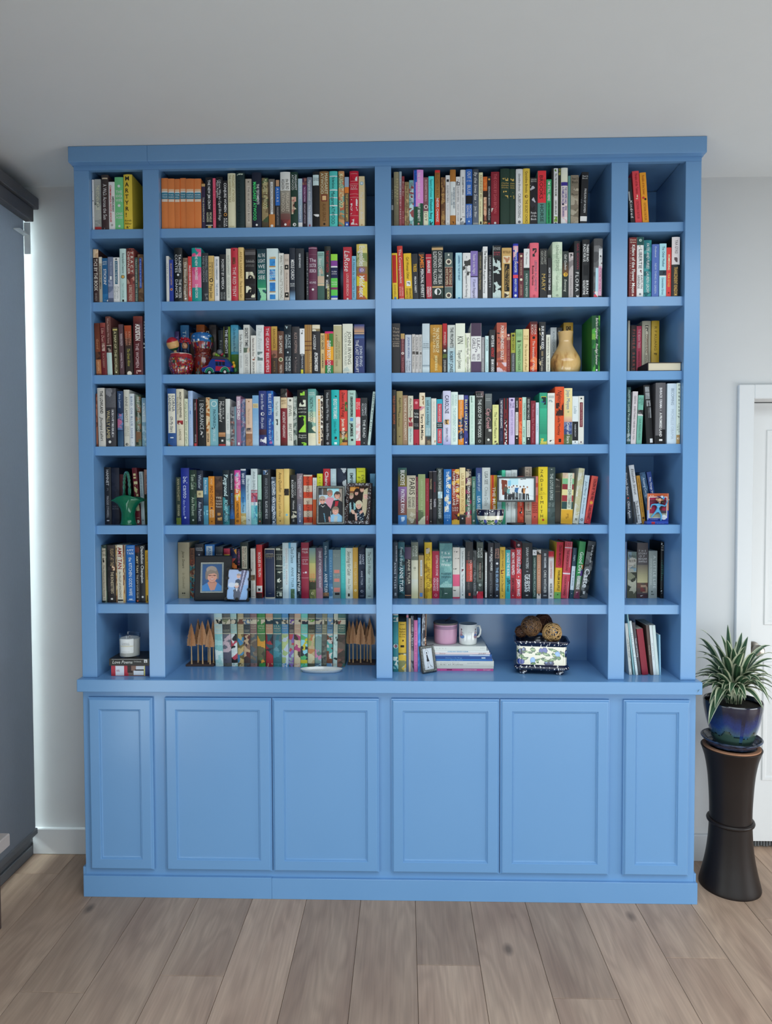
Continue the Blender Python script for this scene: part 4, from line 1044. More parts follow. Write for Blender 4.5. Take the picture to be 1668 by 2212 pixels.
add_row(1, 'R', 1160, 330, S4, YF, """
975 1055 900|6a1a1a|David/Grann=.02 .1 e0c8b8|!Killers of the Flower Moon >.12 .94 e4dcd0 .58 .4 b|The Osage Murders >.14 .9 c8a090 .22 .18|o d8c0b0 .97 .12
1058 1130 895|e0e0d8|#1f4a48 0 .135|o b8d0c8 .055 .2|~8a7a30,e0e0d8 .14 .19 .35 .65|LIBERTIE >.2 .53 2a2c30 .5 .48|~5a2828,e0e0d8 .55 .6 .3 .7|KAITLYN/GREENIDGE >.63 .86 3a3c40|o 6a6c70 .95 .16
1133 1213 928|1f6a70|~1f6a70,2a7a80,185a60,3a8a8c 0 1|!FATES AND FURIES >.05 .5 dce8e4 .5 .36 i|LAUREN GROFF >.55 .92 d0e4e0 .5 .36 i
1220 1293 970|4a64a8|Outlawed >.04 .25 c0ccec .5 .24|!NEW THING IN GREEN >.36 .94 b0c0e8 .5 .26
1299 1372 963|9ccae8|!The Other Mother >.05 .44 1c3c58 .55 .36|~16202a,2a3844 .5 .6|#d8ecf4 .6 .62|Gwendolen Gross >.64 .96 2a4a64 .5 .3
1373 1422 1005|c8302a|!HOMEGOING >.14 .46 f0d4b0 .5 .44 b|YAA GYASI >.52 .8 e8a850 .5 .44 b|o 6a1818 .92 .2
1427 1513 895|1a1816|#dccccc 0 .46|YAA GYASI >.05 .28 5a4a4c .55 .36|!TRANSCENDENT KINGDOM >.5 .98 c8a058 .5 .4 b|~5a4a4c,dccccc .34 .42 .3 .7
""")
add_row(2, 'L', 180, 660, S4, YF, """
135 190 188 -26|6a3828|/5a2c20 7a4028 0 .55|~3a2018,5a3828 .55 .7|#a86a44 .7 .97|Good >.3 .5 c8906a .5 .4 i|GRETCHEN >.73 .92 e0b890 .5 .3
196 252 185 -22|6a2024|#8a4038 0 .08|!Lilac Dust >.1 .36 d0a898 .5 .5 i|~8a6a60,6a2024,b89a90 .38 .54 .25 .8|BLACKBERRY >.58 .86 b08878 .5 .36
258 312 118 -26|643a36|/6a4038 5a3430 0 .48|~2a2220,8a7a70 .5 .6 .1 .9|#c8b8a8 .49 .5|#b4ccc8 .615 1|!When Madeline Was Young >.03 .46 c8a8a0 .5 .34
328 376 235 -18|4a4430|#c8b870 .03 .06|!A MAP OF THE WORLD >.08 .94 dcd4a8 .5 .46|o d8d0a8 .94 .2
388 435 200 -16|5a4248|!THE BOOK OF RUTH >.18 .42 d8ccd0 .55 .5|HAMILTON >.56 .86 c8b8bc .5 .4
455 528 213 -22|38302c|/a84828 8a3c24 0 .25|/6a3a28 38302c .25 .45|KRISTIN/HANNAH >.12 .4 c89078|!The Great Alone >.46 .82 b8b058 .5 .4 i|o e8d8c8 .97 .34
538 636 115 -10|5a2428|KRISTIN/HANNAH >.13 .42 e8d8d4 .5 .5 b|!THE WOMEN >.46 .88 e0c8c8 .42 .34|~d8b8b0,5a2428 .92 .98 .3 .8|/7a3a30 5a2428 0 .12
640 668 105 -4|20283a|HANNAH >.1 .4 d8dcd8 .5 .5 b|~c8d0d0,20283a .4 .55
""")
add_row(2, 'M', 180, 660, S4, .030, """
965 1016 275 0 .142|4a3a6a|THE >.1 .3 b898c8 .5 .5
1032 1122 210 0 .142|2a5a8a|/4a88b0 2a5a8a 0 .2|The I >.1 .4 d0e0ec .5 .4
1136 1198 290 0 .142|5a3c2c|~5a3c2c,6a4a34 0 1
1201 1286 205 0 .142|c06020|LONG/SALT >.1 .3 6a2c10
1335 1410 207 0 .142|3a3230|~3a3230,4a403c,2e2828 0 1
1433 1488 262 0 .142|2a3034|Rose Wilder >.2 .8 a0a8a8 .5 .4
1490 1560 225 0 .10|151518|#6a8a28 0 1 .7 1|#8a8a40 0 1 0 .1|!THE HEIGHTS >.06 .52 e8e8e4 .42 .36 b|~8a8a30,151518 .6 .95 .1 .7
1566 1645 208 0 .10|48a8c8|/40a0c4 98c8cc 0 .5|/5a8a38 3a6a28 .55 .8|/4a7030 2a4a20 .8 1|!On the Way to the Moon >.06 .5 1c4a70 .5 .34 i
ox 500
79 127 258|c8ccca|!Side Dances >.1 .52 4a4c4c .5 .5|Elizabeth >.58 .86 9a9e9e .5 .4
129 194 205|c5c5c0|SECRET TIME >.06 .44 3a3c3e .5 .5 b|~8a7a70,5a6a5a,c8b8a8 .46 .56|LINSEY LEE >.6 .98 8a8c8c .5 .46
206 262 318|d5d3cc|!News from the River >.06 .54 4a2c28 .5 .4 i|~8a4a3a,d5d3cc .56 .64 .2 .8|ERICA BAUER >.68 .98 3a3c40 .5 .36
264 344 208|d0d5d5|~d0d5d5,6a7a7a,8a9898 .54 .72 .15 .85|The River >.04 .5 b0b8b8 .5 .5 i|URSULA >.76 .98 b0b8b8 .5 .36
348 418 223|b01c30|!THE GREAT BELIEVERS >.03 .96 f0dce0 .5 .42
423 487 222|3a2a20|/c09848 a88038 0 .5|RAIN DANCER >.05 .46 6a4c20 .5 .4|~5a3c2c,2a1c18,8a5a4a .5 .66|ANITA >.72 .96 8a6a40 .5 .3
491 556 272|5a3828|!SEA CAPTAINS >.1 .52 e8dcd0 .5 .46|o d8c8a8 .66 .36|o 5a6a48 .66 .26|MARTIN >.78 .98 d8c8b8 .5 .4
561 636 205|12202a|~12202a,12202a,b8c8cc .02 .16|ALICE/HOFFMAN >.2 .48 c8d4d8|o b8c4c8 .56 .12|!THE WORLD/THAT WE KNEW >.64 .94 d8e0e4
643 722 225|2c2a2e|ALICE HOFFMAN >.12 .56 a89088 .5 .38|o d8c0b0 .66 .06|!The Dovekeepers >.7 .98 7a6c6a .5 .36
725 776 245|e0e2e4|#2a2c34 .56 1|~3a3c40,e0e2e4 .04 .12 .3 .7|o 8a8c90 .58 .3|MEASURE >.62 .88 b8bcc4 .5 .34|#d8d040 .9 1 .2 .7
777 852 205|a07840|#5a2818 .0 1 .42 .48|#5a2818 .0 1 .66 .72|#5a2818 .33 .345|#5a2818 .42 .435|#5a2818 .51 .525|!LOVING FRANK >.52 .98 e0c890 .82 .24
857 940 205|1c1a1e|/d8ccb0 e0d8c4 0 .1|~8a7a58,e0d8c4 .08 .13|HOSSEINI >.2 .5 e8e8e4 .3 .34 i|!MOUNTAINS/ECHOED >.56 .94 e8e8e4 .5 .4 i
945 990 295|d0b880|!DOC GRAZE >.05 .4 2a2218 .5 .5 b|HI DUKE MORNING >.5 .86 3a3020 .5 .4 b
992 1080 275|e08020|#c8286a 0 .05|#3a7a30 .05 .36 .5 1|#e0a020 .36 .68 .45 1|#b02838 .68 .8|#2a7a40 .8 1|LISA BONES >.06 .2 6a2010 .4 .3|!EVERY BODY LOOKING >.22 .98 f0ece4 .48 .4 b
1083 1170 205|b0a880|#d8d4c0 0 .02|JOHN IRVING >.34 .7 8a8050 .68 .24 i|!A WIDOW FOR ONE YEAR >.2 .85 7a7450 .36 .24
1180 1285 195|d8d8c8|JOHN IRVING >.16 .82 5a5c54 .68 .34|!CIDER HOUSE RULES >.18 .84 8a9088 .3 .22|~d8d8c8,b8c4bc .84 .95|#6a6c64 .98 1 .4 .6
1302 1410 200|24326a|/3a4a80 c89a70 .02 .16|/2a3050 e0b890 .16 .2|/28386a 4a6aa0 .21 .28|JOHN IRVING >.44 .86 ccd4e8 .66 .28|!THE LAST CHAIRLIFT >.32 .98 e4e8f0 .28 .28
""")
add_row(2, 'N', 830, 660, S4, YF, """
82 170 190|1e1a1c|The/World/According/to Garp=.07 .34 a89888|#8a7a6c .36 .37|JOHN/IRVING=.38 .48 b8a898|@with stacked faint lettering at the uprights
176 217 298|5a2028|#b09058 0 .135|JOHN IRVING >.1 .45 c08888 .5 .4|o e0d8d0 .5 .34|o 6a3038 .5 .16|THE FOURTH >.6 .96 b07078 .5 .4
224 290 310|b0b8c4|JOHN IRVING >.07 .62 34508a .55 .3|A Prayer/for Owen >.68 .95 6a7484
296 330 305|c5c0bc|!The Remains of the Day >.06 .42 4a4644 .5 .5|~2a2826,5a5450 .44 .52 .1 .9|Kazuo Ishiguro >.55 .9 5a5450 .5 .4
332 366 310|c0bcba|!A Pale View of Hills >.06 .42 4a4644 .5 .5|~2a2826,5a5450 .44 .52 .1 .9|Kazuo Ishiguro >.55 .9 5a5450 .5 .4
368 403 308|bcbab8|!Never Let Me Go >.06 .42 8a8684 .5 .5|~5a5654,8a8480 .46 .52 .3 .8|Kazuo Ishiguro >.55 .9 7a7674 .5 .4
405 482 192|b8c5cc|#9ab0bc .36 .365|#5a6a74 .48 .485|#5a6a74 .51 .515|GROWING/UP WITH/WATER=.39 .5 5a6a74|#8a9aa4 .84 .87|/c8d4d8 a8bcc4 .9 1|@pale dust jacket with thin ruled lines
488 614 205|a8782a|~a8782a,b8862e,98702a,b08030 0 1|!THE LOVE SONGS OF >.06 .58 e8d8b0 .62 .24 b|W E B DU BOIS >.06 .58 e0d0a0 .34 .2|HONOREE FANONNE/JEFFERS >.64 .96 d8c890 .5 .2
620 666 192|18181a|/b02028 a01c24 0 .4|/8a2028 2a1a1a .4 .55|!MY MONTICELLO >.17 .44 e8c8c0 .5 .46|o e0e0d8 .55 .3|~5a6a30,4a5a28 .62 .7|JOCELYN JOHNSON >.74 .98 d8d8d0 .5 .46
672 753 207|c0c5c0|/c4c6c0 98bcc8 .4 .6|/a0c0cc b0ccd4 .6 1|!THE PROPHETS >.05 .48 22262a .55 .4 b|ROBERT JONES >.55 .99 22262a .5 .4 b|@with large dark condensed capitals
758 857 190|dce0d0|!KIN >.26 .42 1c1e1c .5 .6|Tayari Jones >.54 .92 2a2c2a .45 .38
858 915 293|e0e0d0|~e0e0d0,b8c0a0,d8dcc8 0 1 0 .3|~e0e0d0,b8c0a0,d8dcc8 0 1 .75 1|!The Known World >.1 .54 4a4c48 .5 .34|EDWARD P JONES >.6 .98 4a4c48 .5 .3
920 1030 187|dcdcda|#46344a 0 .265|#503c58 .775 1|!LILAC/GIRLS >.3 .52 4a3c50|~5a4a60,dcdcda .53 .6 .4 .6|MARTHA/HALL KELLY >.62 .75 7a7080
1033 1062 335|8a888c|!WILD SWIMMING BOOK >.08 .6 d0d0d2 .5 .5|LIANE LEVIS >.7 .98 c0c0c4 .5 .4
1071 1107 323|c4dede|!FOSTER >.1 .42 4a6a70 .5 .5|CLAIRE >.72 .96 7a9aa0 .5 .4
1116 1177 258|16161a|!HOW TO BE AN >.13 .4 e4e4e0 .55 .46 b|ANTIRACIST >.42 .64 c83838 .55 .46 b|IBRAM X KENDI >.69 .99 e4e4e0 .55 .46 b
1194 1298 182|b05a48|~b86a50,a85040,c88068,8a4a40,b05a48 0 .95|~26201e,b05a48 .2 .5 .02 .3|!FOUR HUNDRED SOULS >.06 .74 ecd8d0 .55 .3 b|~d0b8c0,b8a8b8,b05a48 .8 1
1299 1336 300|7a1c20|o e0d0c8 .04 .3|#b08870 .09 .16|JAMES THE CRICKET >.16 .96 a87868 .5 .44
1345 1390 290|9a9a30|#4a4c4e .51 1|o 2a2c18 .07 .3|EMILY GRACE >.12 .44 3a3c14 .5 .46|THROUGH THE GLASS >.54 .98 b8bcc0 .5 .3
1396 1468 253|8ab078|SUE/MONK/KIDD=.07 .17 4a6a40|~3a4a30,8ab078 .26 .3 .2 .8|!The MERMAID CHAIR >.34 .96 3a5a34 .5 .36
1473 1534 250|e0c890|SUE/MONK=.14 .26 a88848|!The Secret Life of Bees >.34 .96 8a6a30 .5 .4 i
1548 1622 170|b03018|/3a1c20 a02c18 0 .24|/c84828 b03018 .3 .9|~e07848,b03018,c04828 .6 .95|SUE MONK/KIDD >.06 .26 d8c8c0|o 1a1010 .32 .2|!The Invention of Wings >.38 .98 e8d4c8 .5 .36
ox 1160
22 92 175|15161a|SUE MONK KIDD >.08 .54 e8e8e4 .55 .36 b|#7a6a50 .58 .68 .35 .65|!The Book of Longings >.7 .98 c0b8a8 .5 .3|~15161a,15161a,15161a,c8b890 .02 1 0 .3
98 141 310|d5d5c5|!THE INVITATION >.06 .5 4a4a40 .5 .4|~3a3a34,d5d5c5 .52 .58 .3 .7|SUSIE ORMAN >.62 .96 4a4a40 .5 .36
144 208 233 0 .135|d5d8d8|!KINGDOM BRIDGING >.08 .92 7a8a90 .5 .34
216 268 235 0 .135|18181c|BA >.06 .2 d0d0cc .4 .34 b
282 382 182 0 .135|c89a30|BARBARA/KINGSOLVER >.06 .9 2a2010 .5 .5|@half hidden amber book behind the turned wooden vase
582 668 108|1f6a2a|~2a7a30,4a9a3a,1c5a2a,6aa840,1a4a2c 0 1|#123c28 0 1 .42 .82|Barbara Kingsolver >.04 .42 e0ecd8 .6 .28 i|!Prodigal Summer >.5 .88 e0ecd8 .6 .28 i|#dce8dc .96 .99 .5 .7
""")
add_row(2, 'R', 1160, 660, S4, .155, """
966 984 160|cabfa8
992 1052 210 6|3a2c2c|~2a3434,3a2c2c,4a3a38 0 1|FISHER BERRY >.08 .9 a85048 .5 .44
1056 1108 218|b02848|!THE BEAN TREES >.06 .44 d8a8b0 .5 .46|BARBARA KINGSOLVER >.5 .98 5a1424 .5 .3
1114 1205 165|b0a890|#2a2420 .08 .96 .3 .72|#c8bca4 .095 .945 .34 .68|~2a2420,c8bca4 .12 .2 .38 .64|COPPERHEAD >.24 .58 5a4030 .5 .24|#7a4a28 .24 .62 .60 .66|KINGSOLVER >.62 .94 4a3424 .5 .22|@with a black ruled frame
1214 1295 163|c09a28|R F KUANG >.1 .54 6a5414 .5 .32|~6a5414,c09a28 .58 .64 .3 .7|!YELLOWFACE >.76 .99 e8dcb8 .5 .5 b
""")
add_row(3, 'L', 180, 660, S4, YF, """
136 153 935|6a3a30|~6a3a30,a86a54 0 1
157 240 875 -18|c8c4bc|!THE LOWLAND >.05 .44 1a1a1c .6 .38 b|Jhumpa Lahiri >.5 .9 1a1a1c .55 .38 i
244 350 878 -6|3a3a40|~7a7a80,5a5a60,8a8a90,4a4a50 0 .33|WALLY LAMB >.38 .86 d8c898 .26 .34|!I KNOW THIS MUCH/IS TRUE >.36 .84 dcdce0 .7 .2|o e4e4e0 .92 .14 .4
362 424 908|1c3050|/2a4468 1c3050 0 .4|Anna Lamott >.04 .3 b0c0d8 .5 .4 i|~b86a90,3a5a80,5a7aa8,1c3050 .36 .7|/2a4a6a 3a5a78 .72 1|ROSE >.4 .68 c87898 .5 .5 i
432 490 893|d0cfc4|ANNE LAMOTT >.12 .58 6a6a64 .5 .44|GRACE/NOTES >.64 .82 9a9a90|o 3a3c3a .96 .24
490 541 935|d5dce0|!BIRD ON BLUE SHOE >.05 .86 4a6a9a .5 .4|~3a4a6a,d5dce0 .92 .98 .3 .7
556 613 945|3a4a3c|~3a4a3c,5a6a54,7a5a40,2a3a30,6a7a6a 0 1|ANNE LAMOTT >.04 .32 e0e4dc .5 .5|!IMPERFECT BIRDS >.34 .72 d8dcd4 .5 .4
622 666 980|90b0c0|/6a90a8 b8ccd4 0 .5|~90b0c0,a8c4d0,78a0b4 .5 1|ANNE >.1 .4 e4eef0 .5 .5
""")
add_row(3, 'M', 180, 660, S4, YF, """
893 985 880|2a4f88|#d8d4c4 .09 .77 .08 .92|LORNA/LANDVIK >.12 .4 2a3a54|Oh My Stars >.48 .75 2a3a54 .5 .32 i|#c8d0d8 .84 .86 .3 .7|~3a5a4a,2a4f88,5a3a34 .95 1
988 1066 885|d8d0b8|!ANGRY HOUSEWIVES >.05 .5 3a3430 .58 .26 b|Eating Bon Bons >.14 .44 8a7a60 .24 .2|~a83038,d8d0b8,7a2428 .55 .62 .1 .9|LANDVIK >.7 .9 7a6a50 .5 .3
1074 1110 988|d8dcc0|Patty Jane's House of Curl >.06 .94 5a6a44 .5 .5 i
1114 1161 905|a0b8dc|THE TALL PINE >.1 .36 dce6f4 .5 .3|POLKA >.5 .66 d0dcf0 .5 .3|#3a5a9a .32 .42 .4 .55
1170 1208 990|2a2428|#8a2a34 0 1 .78 1|WILD GIRLS >.08 .24 c0b8b8 .5 .36|NEW NOVEL >.75 .92 c0b8b8 .5 .36|#c84848 .94 1 .1 .7
1217 1296 975|1c1f22|!ENDURANCE >.12 .66 c0c4c4 .5 .5|~8a8c8c,1c1f22,c0c0c0 .68 .82 .3 .7|#8a8c8c .06 .07 .2 .8
1302 1340 975|d0b088|~d0b088,a86a38,e0c8a0 0 .7|ESTHER >.74 .92 4a3420 .5 .46 b
1344 1430 993|7ab0bc|o d8e4e0 .1 .36|o 7ab0bc .1 .28|!PACHINKO >.22 .58 284450 .55 .34|MIN JIN LEE >.62 .9 c8dce0 .5 .3|~3a5a64,7ab0bc .58 .64 .2 .6
1433 1506 970|24282a|TO KILL A >.08 .46 d8d8d4 .74 .24|!Mockingbird >.08 .5 e0e0dc .36 .4 i|#a87850 .72 .81|#c89870 .74 .76|#dcdcd8 .87 .91 .4 .7|#a83838 .96 1
1509 1556 990|d8dcd8|THE TIDES >.3 .66 8a9a9a .5 .34|~b8c4c4,d8dcd8,8aa4a0 .74 .92
1561 1602 1075|7a7a80|~7a7a80,9a9a9c,8a5a54,5a5a60 0 1|PROBABLE >.1 .9 3a3a40 .5 .5
1604 1622 1070|7090a0
ox 500
55 99 955|9a6a8a|/c0a8b8 8a5a80 0 .6|!WILD CHILD >.1 .48 f0ecee .5 .62 b|#e8e4e4 .93 .98 .3 .7|#4a3a44 0 .02
101 149 990|5a6a90|~5a6a90,8a90a8,7a5a7a,4a5a7a 0 1|THINGS UNSAID >.1 .6 c8d0e0 .5 .3
153 221 988|d8b8a0|o 8a5a30 .06 .1|!The Inn at Lake >.2 .54 b89880 .5 .34 i|~3a3c44,7a6a64,a88878 .62 .7 .1 .9|~a87a5c,986a4c .74 1
224 290 953|7aa8d0|#d8c898 .16 .25 .06 .94|MARY/LAND=.175 .24 5a4c2c|/7aa8d0 a8c8e0 .3 1|SEA GARDEN >.5 .86 a8c8e4 .5 .36|@light blue spine with a small cream box
292 371 905|28326a|/2c3a7a 28326a 0 .6|/4a2a38 3a2030 .7 .8|Sent to the Moon >.05 .34 d8dcec .5 .4 i|o e0e0dc .42 .24|Elise Juska >.48 .68 d0d4e4 .5 .36 i|~dcdce0,3a3a70,8a8ab0 .84 1|@with a white full moon
374 446 905|1f4a98|BILLIE LETTS >.05 .44 dce4f0 .5 .42|Made in the USA >.5 .9 b8ccec .5 .36 i|~1f4a98,2a8ac8,1f4a98 0 1 .75 1|~c06aa0,1f4a98 .9 .96 .4 .8
450 517 965|d0d8d5|!The Cat's Table >.1 .4 7a8a88 .5 .36|~3a4444,d0d8d5 .46 .58 .3 .65|ALICE >.7 .9 b0b8b8 .5 .3
524 591 883|7a2028|~3a3634,8a8480,1c1a1a 0 .15|#d8c098 .155 .34|BRET/LOTT=.19 .28 6a4c20|!ANCIENT HIGHWAY >.4 .86 ecdcd8 .5 .42|/7a2028 4a2420 .86 1
594 656 975|dcdcd0|o 5a5a54 .06 .2|!JEWEL >.16 .4 5a5a54 .5 .46|BRET LOTT >.54 .9 6a6a64 .5 .46
658 697 965|7a8880|~7a8880,5a6a64,a8b0a8,4a5450 0 1|THE HUNT CLUB >.05 .5 d8dcd8 .5 .5
700 805 895|16181a|~8ac838,16181a,a0d848 .03 .1 .3 .75|#3a4a34 .13 .135|~d8dcc8,16181a .18 .3 .2 .85|SON OF=.32 .36 d8dcd0|A WITCH=.38 .42 d8dcd0|~8ac838,16181a,a0d848,16181a .46 .76 .15 .85|Gregory/Maguire=.79 .87 d8dcd0|#4a5a44 .89 .895|~8ac838,16181a .94 1 .4 .9|@with lime green vine drawings
812 895 885|7ab8b0|/5a9a94 8ac0b4 0 .4|/b0ccb0 dcd8b8 .4 .8|~dcd8b8,8ab0a0,3a5a50 .5 .85|/d8d4b8 e0dcc4 .85 1|DANIEL/MASON=.05 .12 e0e8e0|!NORTH WOODS >.15 .58 18343a .45 .42
898 970 955|e0dcd0|#dc9a38 .07 .96 .3 .6|~3a2c28,8a7a6c,e0dcd0 0 .6 .7 1|WHERE I WAS FROM MAUD >.1 .94 f0e4c8 .45 .2|~3a2c28,c8b8a0 .65 1 .7 1
984 1056 895|1c1e22|!How Beautiful We Were >.05 .55 c0c4c8 .5 .36|Imbolo Mbue >.6 .9 c0c4c8 .5 .36|o 8a8c90 .96 .2
1060 1143 895|20b0b0|~1a2a2c,20b0b0 .06 .13 .4 .7|!BEHOLD THE DREAMERS >.16 .52 dcf0ee .5 .44 b|Imbolo Mbue >.56 .78 187a7c .5 .34 i|~1a2a2c,c05a5a,dcf0ee .84 .89 .4 .7|#dcf0ee .94 .98 .35 .7
1146 1228 898|d04038|~5a8a40,3a5a2c,d04038 .2 .38 .7 1|/d04038 c84838 .4 .74|~c88848,8a9a48,5a3a28,a8703c .74 1|Deacon King Kong >.04 .48 2a1412 .5 .36 i|James McBride >.52 .88 e8dcc8 .5 .4 b|o 2a2418 .92 .16
1234 1316 900|a8c8bc|!THE=.04 .09 24302e .5 .5|HEAVEN EARTH/GROCERY STORE >.11 .48 24302e .5 .3 b|#5a90c8 .5 .56 .3 .7|JAMES/MCBRIDE >.6 .84 24302e .5 .34 b|#24302e .88 .92 .4 .7|@pale teal jacket with chunky dark capitals
1318 1368 983|e8d8d8|#e02838 0 .4|o e8d8d8 .44 .5|~e8d8d8,e0b8b8,f0e0e0 .42 .88|#d83040 .9 1|RED AT/BONE >.08 .24 f0d0d0|@scarlet over pale pink
1372 1447 978|282c30|CORMAC/MCCARTHY >.12 .38 c8ccd0|!THE ROAD >.46 .84 e0e4e4 .5 .4|o c8ccd0 .95 .07
1449 1482 915 58|c8dcd6|!READING WHILE BLACK >.04 .76 2a3434 .55 .5 b|ESAU >.82 .94 8a9a98 .5 .3
""")
add_row(3, 'N', 830, 660, S4, YF, """
83 126 895|2c2824|!WILD DARK SHORE >.1 .62 c06038 .5 .5|MCCONAGHY >.7 .96 8a7a68 .5 .36
132 196 908|8a7a50|/9a8a5c 8a7a50 0 1|!Angela's Ashes >.12 .4 1c1810 .6 .34|Frank McCourt >.38 .66 2a2418 .4 .28|o 2a2418 .84 .1
198 251 952|9a7a60|SOMEONE ALICE MCDERMOTT >.06 .9 e4d8c4 .5 .46
254 308 957|c8c4b0|Alice McDermott >.05 .48 4a4438 .5 .46|~a82838,c8c4b0,8a3a44 .44 .62 .1 .9|/b8ccc8 c8d4cc .66 1|!Child of My Heart >.64 .94 6a8480 .5 .36 i
312 370 992|a82038|#1c1c1e .22 .66|!The Paris/Wife=.28 .42 dcdcd8|PAULA/MCLAIN=.52 .6 a8a8a8|o d88890 .08 .26|o 2a0c14 .97 .1
374 433 925|e5d5b8|~8a6a48,e5d5b8 .03 .24 .4 .8|~b02838,e5d5b8,c8909a .26 .34|Terry McMillan >.4 .9 221c18 .5 .44 b
436 496 972|8ab0b8|!sold on a monday >.06 .58 284448 .5 .5|KRISTINA/MCMORRIS >.64 .8 dce8e8|/6a8488 4a5a5c .8 .92|~5a4a40,8a7a60,3a4444 .82 1
501 553 985|dcdcd2|THE HISTORY OF RAIN >.06 .5 b8bcb4 .5 .36|Ian McEwan >.55 .85 b8bcb4 .5 .34|~a87858,dcdcd2 .9 .97 .6 1
557 620 993|28a0b8|#c83848 .1 .5 .12 .88|#c83848 .64 .96 .12 .88|#1c2024 .51 .63|THE GRACE OF SILENCE >.12 .48 eed4d8 .5 .34|MICHELE/NORRIS=.53 .61 dce4e4|PAPERBACK NOVEL >.68 .93 eed4d8 .5 .34|@turquoise with red labels
624 706 905|d0d0e5|/c8c8e4 d4d4e4 0 .5|CAROLINE >.08 .42 2c2848 .5 .46 b|o c8b8a0 .575 .44|~2a2420,8a6a40,d8a860 .53 .62 .25 .75|SARAH MILLER >.68 .94 4a4868 .5 .28|/d4d4e4 a8a8d8 .8 1
708 781 917|d8e8e2|ROBIN/HOWARD >.05 .26 a0c0bc|!THE DIFFERENT OCEAN SEA >.3 .94 98bcb8 .5 .42
787 843 947|e08828|#d8e0e0 0 .1|MAGGIE WALKER >.12 .5 f0d8b0 .5 .3|~182440,2a3858,e08828 .42 .6|~182440,e08828,182440 .6 1|NATHANIEL GREY >.5 .94 c8d4e4 .5 .3
847 890 952|3a4088|!BLUE LIKE JAZZ >.08 .72 d8d8a0 .5 .54 b|~3a4088,1a1e48,3a4088 0 1 .6 1|o e0e0dc .95 .2
906 961 955|c8e0d4|!A Good House in Arcadia >.1 .94 a0c4b4 .5 .38|#2a4a44 .02 .14 .3 .45
968 1055 910|2a2c2a|~5a4a50,2a2c2a,6a5a5c 0 .1|LIZ/MOORE=.04 .12 d8d0d0|!THE GOD OF THE WOODS >.15 .86 e0e4e0 .5 .4|o c8ccc8 .93 .16|o 2a2c2a .93 .12
1069 1142 935|4a4c4a|/6a7274 4a4a48 0 .5|~3a3a38,4a4c48,2a2c2a .3 .95|#c8ccc8 .1 .105 .1 .8|#c8ccc8 .13 .135 .1 .8|!Cap Creek >.28 .68 d89ca0 .5 .56 i|#b8b8b0 .69 .74 .5 .95|o d8d8d0 .9 .18
1149 1213 1052|d8d890|!The Truest Pleasure >.18 .84 5a5838 .5 .44|~5a4a38,8a8050,d8d890 .9 1|#a8a868 .05 .06 .2 .7
1220 1265 985|20223a|!THE TATTOOIST OF AUSCHWITZ >.04 .64 dcdce0 .5 .42 b|HEATHER >.7 .92 5a5c80 .5 .36
1269 1310 983|1c1618|#b02830 0 1 .0 .16|#b02830 0 1 .84 1|JAZZ TONI >.24 .44 b83840 .5 .36|~d8d4d4,1c1618,8a8484 .46 1 .2 .8
1323 1384 978|c8b8dc|o 5a4a7a .05 .22|THE/GIRLS >.1 .22 5a4a7a|!NAMES OF THE WOMEN >.26 .8 9a88b8 .5 .4
1388 1425 975|1a1a1c|!HOME >.07 .22 e0e0dc .5 .5|#d8d4d0 .31 .8 .1 .9|TONI MORRISON >.34 .77 8a8488 .5 .4|o e0e0dc .86 .18
1427 1461 978|e05830|o 3a1a10 .05 .26|JOSEPH BEAM >.12 .5 8a2c14 .5 .4|~f08050,e05830 .5 1
1464 1506 972|b8dccc|TONI MORRISON >.12 .48 4a6a60 .5 .46|!a mercy >.62 .84 2a4a40 .5 .46 i|o 2a4a40 .95 .12
1509 1551 975|16161a|!GOD HELP THE CHILD >.03 .46 d8d8d4 .5 .46|#d8d8d0 .48 .84 .08 .92|TONI MORRISON >.5 .82 9a9890 .5 .4|o d8d8d4 .88 .16
1554 1604 1010|7a1428|The Bluest Eye Toni Morrison >.06 .96 c07080 .5 .4
1607 1640 1028|c8d8e5|LOVE >.14 .3 7a94b0 .5 .4|TONI >.5 .7 7a94b0 .5 .4
ox 1160
27 108 925|2a9a78|#d8c838 .07 .1 .2 .9|~16282a,2a9a78,2a58a8 .08 .23 .25 .85|/38b08a 2a8a6c .3 .8|~c8c058,2a9a78 .88 1
113 190 928|e0e0d8|#b8bcb8 .05 .1 .1 .9|~a0b0b0,e0e0d8 .13 .18 .15 .7|~3a3c3a,e0e0d8 .9 .96 .3 .8
190 286 862|d85020|~3a1c14,d85020,d85020 .28 .5 .1 .95|!Nightcrawling >.06 .44 24120c .5 .44 i|Leila Mottley >.5 .84 2a160e .45 .3|#2a160e .9 .96 .4 .7
287 383 877|e0d098|/e4d8a0 dcc88c 0 .5|/dcc49a c89a8a .5 .6|~4a5a8a,3a4a78,6a7aa0 .6 .82|~4a5a3a,5a6a48,3a4a3a .82 1|Jojo Moyes >.04 .38 4a74a8 .5 .4|!Giver of Stars >.6 .98 e8e8e0 .5 .32|o a8a878 .42 .12
366 438 962|d8e0e2|#1a1c20 .525 .92|Lolita >.2 .36 8aa0ac .5 .5 i|NABOKOV >.58 .84 c8ccd0 .5 .26|o 1a1c20 .95 .1|@white above a black lower half
440 498 960|d8d8d0|#6a1828 .13 .64 .22 .8|READING LOLITA IN TEHRAN >.15 .62 d8a8a8 .5 .26|o 3a3a38 .05 .16|o 5a3a48 .95 .14
""")
